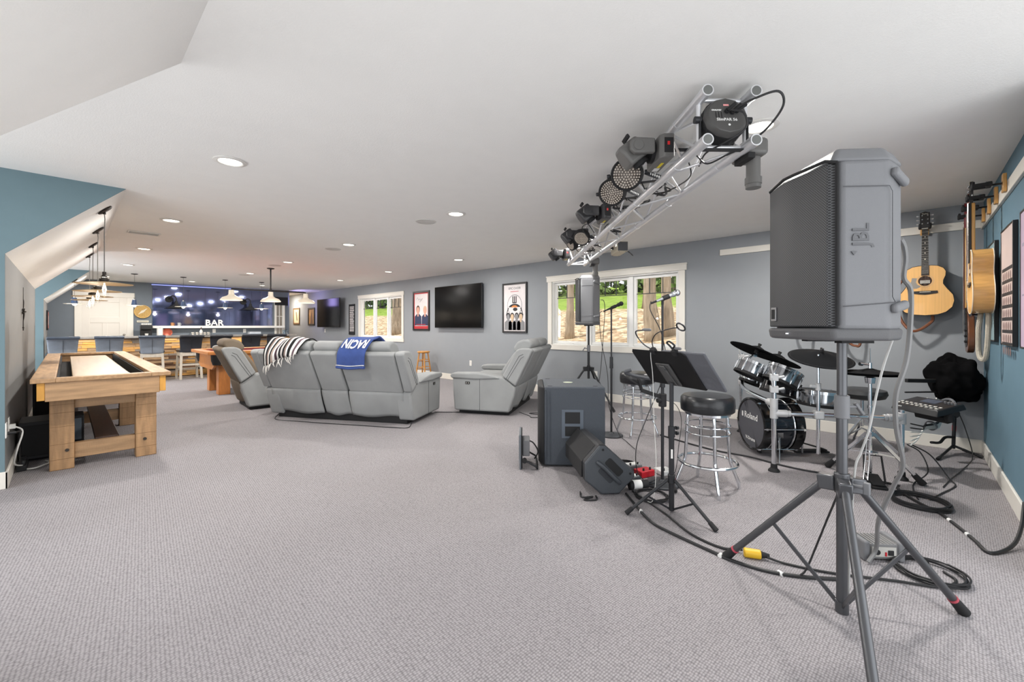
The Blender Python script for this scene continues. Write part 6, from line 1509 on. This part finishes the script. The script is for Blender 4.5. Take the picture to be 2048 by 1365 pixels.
# sound module on the right post
MODP = 1
t = thing('drum_module', 'black drum sound module with buttons beside the right rack post', 'sound module', (5.0, -.10, .535), rot=(R(14), 0, R(-135)))
m = MB(); m.prism([(-.20, -.13), (.20, -.13), (.20, .13), (-.20, .13)], 0, .05, top=[(-.19, -.10), (.19, -.10), (.19, .125), (-.19, .125)]); m.obj('case', mat('module_black', (24, 24, 27), .35), t, .008)
m = MB(); m.bx(-.07, .06, .02, .10, .05, .052); m.obj('display', mat('module_screen', (60, 66, 80), .2), t)
m = MB()
for k in range(9):
    for j in range(2): m.bx(-.17 + k * .04, -.15 + k * .04, -.085 + j * .035, -.07 + j * .035, .05, .056)
m.obj('button', mat('button_pale', (196, 194, 188), .5), t)
m = MB()
for k in range(4): m.cyl((.10 + k * .025, .07, .05), (.10 + k * .025, .07, .066), .009, n=10)
m.obj('knob', GREYP, t)
m = MB(); m.text('V-Drums', .022, M=T((-.14, -.115, .038), (46, 0, 0)), ext=.0004); m.obj('lettering', LBL, t, fix=False)
m = MB(); m.cyl((.17, 0, .0), (.17, 0, -.07), .03, n=16); m.bar((.17, 0, -.06), (-.1, 0, -.06), .05, .05); m.obj('mount_arm', MBLACK, t, .006)
t = thing('headphones', 'black headphones with grey band hanging beside the drum module', 'headphones', (5.42, -.23, .50), rot=(R(20), R(12), R(40)))
m = MB(); m.tube([(.085 * math.cos(R(a)), 0, .085 * math.sin(R(a))) for a in range(-10, 200, 12)], .012, 8); m.obj('head_band', mat('band_grey', (96, 98, 102), .5), t)
for s in (-1, 1):
    m = MB(); m.cyl((s * .055, 0, -.05), (s * .10, 0, -.045), .045, .04, 20); m.obj('ear_cup', MBLACK, t, .008, 3)
for k in range(6):
    e = .022 * (k - 2.5)
    cable([(5.28 - .03 * k, -.165 + .03 * k, .60 - .02 * (k % 2)), (5.33 - .02 * k, -.19 + .02 * k, .56), (5.285 + e, -.205, .50 + e), (5.20 + e * .6, -.19, .44 + e * .6), (5.05, -.165, .40 + e * .5), (4.93, -.085, .39 + e * .3), (4.80 + e * .4, -.06 - e * .4, .36 + e), (4.70 + e, .0, .36 + e * 1.4)], ['pale lead of the bundle under the drum module, innermost', 'pale lead of the bundle under the drum module, second from inside', 'pale lead of the bundle under the drum module, third from inside', 'pale lead of the bundle under the drum module, fourth from inside', 'dark lead of the bundle under the drum module, fifth from inside', 'dark lead of the bundle under the drum module, outermost'][k], .0055, WCABLE if k < 4 else CABLE, group='leads looping under the drum module')
t = thing('cable_strap', 'grey strap binding the bundle of leads by the drum module', 'strap', (4.99, -.125, .40), rot=(0, R(70), R(-30)))
m = MB(); m.lathe([(.036, -.012), (.04, -.012), (.04, .012), (.036, .012), (.036, -.012)], 16); m.obj('loop', GREYP, t)
cable([(4.72, .02, .27), (4.80, -.06, .20), (4.70, -.10, .08), (4.55, -.02, .008), (4.3, -.02, .008), (4.15, -.04, .008)], 'black lead dropping from the bundle to the carpet behind the hi-hat leg', .005)
cable([(4.75, .0, .27), (4.85, -.12, .18), (4.82, -.22, .03), (4.70, -.25, .008), (4.4, -.16, .008), (4.2, -.1, .008)], 'second black lead dropping from the bundle to the carpet', .005)
cable([(5.83, -.33, .42), (5.86, -.38, .25), (5.8, -.42, .02), (5.3, -.33, .008), (4.9, -.24, .008), (4.6, -.18, .008)], 'thin black lead running from the guitar stand across the carpet', .004)

# guitar stand with the black cloth on it
t = thing('guitar_stand', 'black tripod guitar stand in the room corner, hung with a black garment', 'guitar stand', (5.90, -.30, 0))
m = MB(); m.cyl((0, 0, .05), (.06, -.02, .62), .014, n=12); m.obj('post', STEELB, t)
for dx, dy in ((-.40, .12), (-.05, -.19), (.14, -.10)):
    m = MB(); m.cyl((0, 0, .08), (dx, dy, .014), .011, n=10); lg = m.obj('leg', STEELB, t)
    m = MB(); u = Vector((dx, dy, -.066)).normalized(); m.cyl(Vector((dx, dy, .014)) - u * .05, (dx, dy, .014), .014, n=10); m.obj('rubber_foot', MBLACK, lg)
m = MB(); m.tube(spline([(.005, 0, .16), (-.12, .06, .17), (-.2, .10, .13), (-.35, .16, .15)], 6), .012, 8); m.obj('cradle_arm', MBLACK, t)
m = MB(); m.cyl((.02, -.006, .22), (.026, -.008, .27), .0155, n=12); m.obj('red_band', REDP, t)
m = MB(); m.bar((.03, 0, .70), (-.42, .33, .72), .03, .035); m.bar((-.1, .1, .60), (-.36, .34, .60), .014, .014); m.obj('upper_arm', MBLACK, t, .004)
def lump(u, v):
    a = 2 * PI * u; p = PI * v; d = Vector((math.sin(p) * math.cos(a), math.sin(p) * math.sin(a), math.cos(p)))
    r = 1 + .34 * noise.noise(d * 1.5 + Vector((4.3, 1, 2))) + .2 * noise.noise(d * 3.4) + .1 * noise.noise(d * 8)
    q = d * r
    return (.205 * q.x, .205 * q.y, .215 * q.z - .06 * (q.x * .6 - q.y * .6))
t = thing('black_garment', 'bunched black garment draped over the guitar stand in the corner', 'clothing', (5.89, -.305, .725))
m = MB(); m.grid(lump, 56, 28); m.obj('cloth_body', mat('black_cloth', (8, 8, 9), .95, spec=.1, var=.2), t, sub=1)
m = MB(); m.grid(lambda u, v: (-.02 - .20 * u + .02 * math.sin(6 * v), .06 + .10 * u * (v - .3), -.12 - .20 * v * (1 - .5 * u) - .05 * u), 8, 8); m.obj('hanging_sleeve', mat('black_cloth', (8, 8, 9), .95), t, solid=.012)

# ------------------------------------------------------------------ guitars
SPR = mat('spruce_top', (222, 172, 104), .28, vscale=3, stretch=(30, 30, .6), var=.08, coat=.4)
MAPL = mat('maple_side', (206, 160, 96), .2, vscale=5, stretch=(2, 2, 14), var=.12, coat=.6)
DKS = mat('mahogany_side', (92, 52, 32), .3, vscale=5, stretch=(4, 4, 1), var=.2, coat=.3)
EBO = mat('ebony', (26, 22, 21), .4); NECK = mat('neck_maple', (204, 154, 88), .3, var=.08, coat=.3); IVO = mat('binding', (226, 220, 204), .4)
LTH = mat('brown_leather', (112, 66, 40), .6, var=.15)
def half(z):
    pts = [(0, .0), (.008, .09), (.03, .145), (.08, .19), (.14, .203), (.20, .195), (.26, .155), (.31, .128), (.345, .128), (.39, .144), (.43, .147), (.465, .13), (.49, .09), (.498, .04), (.5, .0)]
    for (a, b), (c, d) in zip(pts, pts[1:]):
        if a <= z <= c: f = (z - a) / (c - a); return b + (d - b) * f
    return 0
ZS = [0, .003, .008, .018, .03, .05, .08, .11, .14, .17, .2, .23, .26, .285, .31, .33, .345, .37, .39, .41, .43, .45, .465, .48, .49, .496, .5]
OUT = [(half(z), z) for z in ZS] + [(-half(z), z) for z in reversed(ZS[1:-1])]
OUT = [p for i, p in enumerate(OUT) if i == 0 or (Vector(p) - Vector(OUT[i - 1])).length > 1e-4]
def acoustic(lb, loc, rz, side, strap=None, guard=True, sc=1.0):
    t = thing('acoustic_guitar', lb, 'guitar', loc, rz); t.scale = (sc,) * 3     # faces local -Y, z up from the end pin
    m = MB(); m.prism(OUT, -.055, .055, plane='xz'); m.obj('body', side, t)
    m = MB(); m.prism(OUT, -.058, -.0552, plane='xz'); tp_ = m.obj('top', SPR, t)
    m = MB(); m.tube([(x * 1.002, -.0565, .25 + (z - .25) * 1.002) for x, z in OUT], .0028, 6, closed=True); m.tube([(x * 1.002, .0555, .25 + (z - .25) * 1.002) for x, z in OUT], .0028, 6, closed=True); m.obj('edge_binding', IVO if side is not DKS else EBO, t)
    m = MB(); m.lathe([(0, 0), (.05, 0)], 30, M=T((0, -.0586, .345), (90, 0, 0))); m.obj('sound_hole', mat('hole_dark', (52, 30, 22), .8), tp_)
    m = MB(); m.bx(-.036, .036, -.0590, -.0587, .32, .352); m.obj('inner_label', mat('label_grey', (170, 168, 162), .6), tp_)
    m = MB(); m.lathe([(.054, 0), (.066, 0)], 34, M=T((0, -.0588, .345), (90, 0, 0))); m.obj('rosette', mat('rosette', (206, 164, 112), .4), tp_)
    if guard:
        m = MB(); m.prism([(-.058, .375), (-.095, .38), (-.10, .345), (-.125, .29), (-.14, .275), (-.06, .27), (-.035, .285), (-.035, .297), (-.055, .31), (-.066, .335)], -.0592, -.0582, plane='xz'); m.obj('pickguard', mat('guard_grey', (134, 130, 124), .3), tp_)
    m = MB(); m.prism([(-.095, .215), (.095, .215), (.09, .245), (-.09, .245)], -.066, -.058, plane='xz') if False else m.prism([(-.092, .222), (-.05, .213), (0, .206), (.05, .213), (.092, .222), (.088, .244), (-.088, .244)], -.066, -.058, plane='xz'); br = m.obj('bridge', EBO, tp_, .002)
    m = MB(); m.bx(-.04, .04, -.07, -.066, .232, .236); m.obj('saddle', IVO, br)
    m = MB(); m.prism([(-.024, .48), (.024, .48), (.0205, .87), (-.0205, .87)], -.052, -.03, plane='xz'); m.prism([(-.024, .40), (.024, .40), (.026, .5), (-.026, .5)], -.05, .03, plane='xz'); m.obj('neck', NECK, t, .006)
    m = MB(); m.prism([(-.028, .40), (.028, .40), (.022, .87), (-.022, .87)], -.066, -.052, plane='xz'); fb = m.obj('fretboard', EBO, t)
    m = MB(); z = .87; k = 0
    while z > .42:
        m.bx(-.026, .026, -.0675, -.066, z - .0012, z + .0012); k += 1; z = .235 + .635 * 2 ** (-k / 12)
    m.obj('fret', NICK, fb)
    m = MB()
    for f in (3, 5, 7, 9, 12): zf = .235 + .635 * (2 ** (-f / 12) + 2 ** (-(f - 1) / 12)) / 2; m.cyl((0, -.066, zf), (0, -.0668, zf), .005, n=8)
    m.obj('inlay', IVO, fb)
    m = MB(); m.prism([(-.022, .87), (.022, .87), (.038, .905), (.036, 1.03), (.018, 1.036), (0, 1.042), (-.018, 1.036), (-.036, 1.03), (-.038, .905)], -.06, -.042, plane='xz', M=T((0, .0, 0))); hs = m.obj('headstock', EBO, t, .002)
    m = MB(); m.bx(-.022, .022, -.068, -.06, .868, .873); m.obj('nut', IVO, hs)
    m = MB(); m.text('Taylor', .018, M=T((0, -.0605, 1.018), (90, 0, 0)), ext=.0002); m.obj('lettering', IVO, hs, fix=False)
    for s in (-1, 1):
        for k in range(3):
            z = .92 + k * .04; m = MB(); m.cyl((s * .02, -.06, z), (s * .02, -.072, z), .006, n=10); m.cyl((s * .036, -.05, z), (s * .048, -.05, z), .004, n=8); m.box((s * .055, -.05, z), (.016, .008, .014)); m.obj('tuner', CHROME, hs, .002)
    m = MB()
    for k in range(6): x = -.017 + k * .0068; m.cyl((x * 1.6, -.0695, .234), (x, -.0695, .87), .0006, n=4)
    m.obj('string', NICK, t)
    if strap: m = MB(); m.tube(spline(strap, 8), .013, 6, M=Matrix.Diagonal((1, .3, 1, 1)) if False else None); m.obj('strap', LTH, t, label='brown leather strap hanging down')
    return t
acoustic('pale-topped acoustic guitar with grey pickguard on the window wall beside the front speaker', (XW - .13, -.105, 1.345), -90, DKS, [(-.14, .02, .40), (-.20, .03, .3), (-.205, .02, .1), (-.17, .0, -.06), (-.10, -.02, -.155), (-.03, -.01, -.14), (.05, .0, -.06), (.055, .0, .0)])
acoustic('acoustic guitar hidden behind the front speaker, its thin strap showing below it', (XW - .13, .44, 1.36), -90, DKS, [(-.1, .0, .1), (-.10, .0, -.20), (-.05, -.01, -.31), (.0, -.01, -.34), (.04, -.01, -.31), (.06, 0, .0)])
acoustic('acoustic guitar farthest behind the front speaker, its strap showing at the speaker front edge', (XW - .13, .86, 1.36), -90, DKS, [(-.12, .0, .1), (-.10, .0, -.18), (-.03, -.01, -.27), (.03, -.01, -.25), (.05, 0, .0)])
def hanger(lb, loc, rz):
    t = thing('guitar_hanger', lb, 'guitar hanger', loc, rz, 'guitar hangers on the white rails')     # +X out of the wall
    m = MB(); m.bx(0.001, .022, -.032, .032, -.065, .065); m.obj('wood_block', NECK, t, .004)
    m = MB(); m.cyl((.022, 0, 0), (.085, 0, 0), .007, n=10); m.obj('stem', MBLACK, t)
    m = MB(); m.bx(.07, .10, -.045, .045, -.012, .02)
    for s in (-1, 1): m.bx(.09, .165, s * .036 - .012, s * .036 + .012, -.010, .016); m.bx(.155, .172, s * .036 - .010, s * .036 + .010, -.014, .034)
    y = m.obj('yoke', MBLACK, t, .006)
    m = MB()
    for k in range(4): m.cyl((.10 + .0 * k, -.03 + k * .02, .0205), (.10, -.03 + k * .02, .0225), .005, n=8)
    m.obj('screw', CHROME, y)
    return t
for y, lb in ((-.105, 'guitar hanger holding the guitar beside the front speaker'), (.44, 'guitar hanger behind the front speaker, holding the first hidden guitar'), (.86, 'guitar hanger behind the front speaker, holding the farthest hidden guitar')):
    hanger(lb, (XW - .02, y, 2.235 + .0), 180)
for x, lb in ((4.58, 'empty wooden-block guitar hanger nearest the camera on the near wall'), (4.985, 'guitar hanger on the near wall holding the pale side-on acoustic'), (5.39, 'third guitar hanger along the near wall, holding the dark electric guitar'), (5.77, 'guitar hanger nearest the corner, holding the long bass')):
    hanger(lb, (x, YR + .02, 2.255), 90)
g_ = acoustic('pale maple-sided acoustic guitar seen edge-on on the near wall', (4.985, -.405, 1.335), 180, MAPL, None, False, 1.02)
m = MB(); m.tube(spline([(.02, .03, .02), (.05, .035, -.02), (.06, .03, -.20), (.045, .02, -.34), (.0, .0, -.35), (-.03, -.01, -.28), (-.02, -.01, -.12), (0, 0, 0)], 8), .016, 8); m.obj('strap', mat('strap_grey', (168, 162, 148), .9, var=.12, bump=.6, bscale=200), g_, label='grey woven strap hanging below')
def electric(nm, lb, loc, L, bw, bl, bm, cat='guitar', rz=180, side=IVO):
    t = thing(nm, lb, cat, loc, rz)
    sh = [(0, 0), (.55, .02), (.95, .12), (1.0, .3), (.78, .52), (.72, .62), (.86, .85), (.9, 1.05), (.72, 1.1), (.5, .92), (.25, .86), (-.25, .86), (-.5, .92), (-.78, 1.0), (-.92, .95), (-.84, .75), (-.72, .58), (-.8, .45), (-1.0, .28), (-.95, .12), (-.55, .02)]
    P = [(p[0] * bw / 2, p[1] * bl) for p in sh]; P = [(v.x, v.y) for v in [Vector((q.x, q.y, 0)) for q in spline([(a, b, 0) for a, b in P], 3, closed=True)]]
    m = MB(); m.prism(P, -.022, .022, plane='xz'); b = m.obj('body', bm, t, .006)
    m = MB(); m.prism([(x * .7, bl * .1 + z * .75) for x, z in P], -.025, -.022, plane='xz'); m.obj('pickguard', side, b)
    m = MB(); m.bx(-.04, .04, -.032, -.024, bl * .28, bl * .32); m.bx(-.035, .035, -.031, -.024, bl * .5, bl * .55); m.bx(-.035, .035, -.031, -.024, bl * .7, bl * .75); m.obj('pickup', EBO, b, .002)
    m = MB()
    for k in range(3): m.cyl((bw * .25, -.024, bl * (.2 + .1 * k)), (bw * .25 + .004, -.04, bl * (.2 + .1 * k)), .011, n=12)
    m.obj('knob', MBLACK, b)
    m = MB(); m.prism([(-.027, bl * .8), (.027, bl * .8), (.021, L * .83), (-.021, L * .83)], -.034, -.012, plane='xz'); m.obj('neck', NECK, t, .004)
    m = MB(); m.prism([(-.028, bl * .78), (.028, bl * .78), (.022, L * .83), (-.022, L * .83)], -.039, -.034, plane='xz'); fb = m.obj('fretboard', mat('rosewood', (84, 44, 34), .45, var=.15), t)
    m = MB(); m.prism([(-.022, L * .83), (.022, L * .83), (.045, L * .87), (.03, L * .99), (-.01, L), (-.035, L * .9)], -.036, -.02, plane='xz'); hs = m.obj('headstock', mat('headstock_red', (120, 34, 40), .4), t, .003)
    for k in range(4):
        m = MB(); m.cyl((-.03, -.028, L * (.87 + .03 * k)), (-.052, -.028, L * (.87 + .03 * k)), .005, n=8); m.cyl((-.052, -.028, L * (.87 + .03 * k)), (-.068, -.028, L * (.87 + .03 * k)), .009, n=10); m.obj('tuner', CHROME, hs)
    m = MB()
    for k in range(6): x = -.015 + k * .006; m.cyl((x, -.042, bl * .3), (x, -.042, L * .84), .0007, n=4)
    m.obj('string', NICK, t)
    return t
electric('electric_guitar', 'dark electric guitar with white face, edge-on behind the maple acoustic', (5.39, -.395, 1.32), 1.07, .33, .40, mat('dark_blue_body', (22, 24, 34), .2, coat=.5))
electric('bass_guitar', 'long bass with dark body reaching lowest in the corner of the near wall', (5.77, -.40, .99), 1.40, .34, .52, mat('walnut_body', (96, 58, 36), .3, var=.15, coat=.3), 'guitar', 180, EBO)

# posters on the near wall
def canvas(lb, x0, x1, z0, z1, cols, rows, tint):
    t = thing('framed_poster', lb, 'picture', ((x0 + x1) / 2, YR, (z0 + z1) / 2), 180)     # local -Y looks into the room
    h = (x1 - x0) / 2; k = (z1 - z0) / 2
    m = MB()
    for a in ((-h, -h + .012, -k, k), (h - .012, h, -k, k)): m.bx(a[0], a[1], -.026, -.001, a[2], a[3])
    for a in ((-h + .012, h - .012, -k, -k + .012), (-h + .012, h - .012, k - .012, k)): m.bx(a[0], a[1], -.026, -.001, a[2], a[3])
    m.obj('frame', BFR, t, .002)
    m = MB(); m.bx(-h + .012, h - .012, -.022, -.012, -k + .012, k - .012); p = m.obj('print', tint, t)
    m = MB(); z = k - .30 * (k * 2) / .84
    for r in range(rows):
        m.bx(-h + .05, h - .04, -.0228, -.022, z - .012, z + .012, 0)
        for c in range(5): m.prism(ell(-h + .10 + c * .075, z - .05, .022, .030, 12), -.0228, -.022, 1, plane='xz')
        z -= .088
    if rows: m.obj('row_of_figures', [mat('print_black', (34, 32, 36), .6), mat('print_brownish', (120, 96, 92), .6)], p)
    else:
        m = MB(); m.bx(-h + .06, h - .06, -.0228, -.022, -.1, -.09); m.bx(-h + .06, h - .1, -.0228, -.022, .2, .22); m.obj('faint_lines', mat('print_faint', (150, 140, 160), .6), p)
    return t
canvas('framed pale teal poster nearest the room corner, behind the maple guitar', 5.13, 5.65, 1.11, 1.93, 1, 0, mat('print_teal', (134, 160, 166), .5, var=.1, vscale=3))
canvas('framed pinkish poster with rows of small figures and black bars', 4.295, 4.81, 1.10, 1.94, 1, 7, mat('print_pink', (196, 178, 172), .5, var=.1, vscale=3))
canvas('framed lilac poster at the right edge, nearest the camera', 3.53, 4.05, 1.10, 1.94, 1, 0, mat('print_lilac', (186, 164, 184), .5, var=.15, vscale=3))
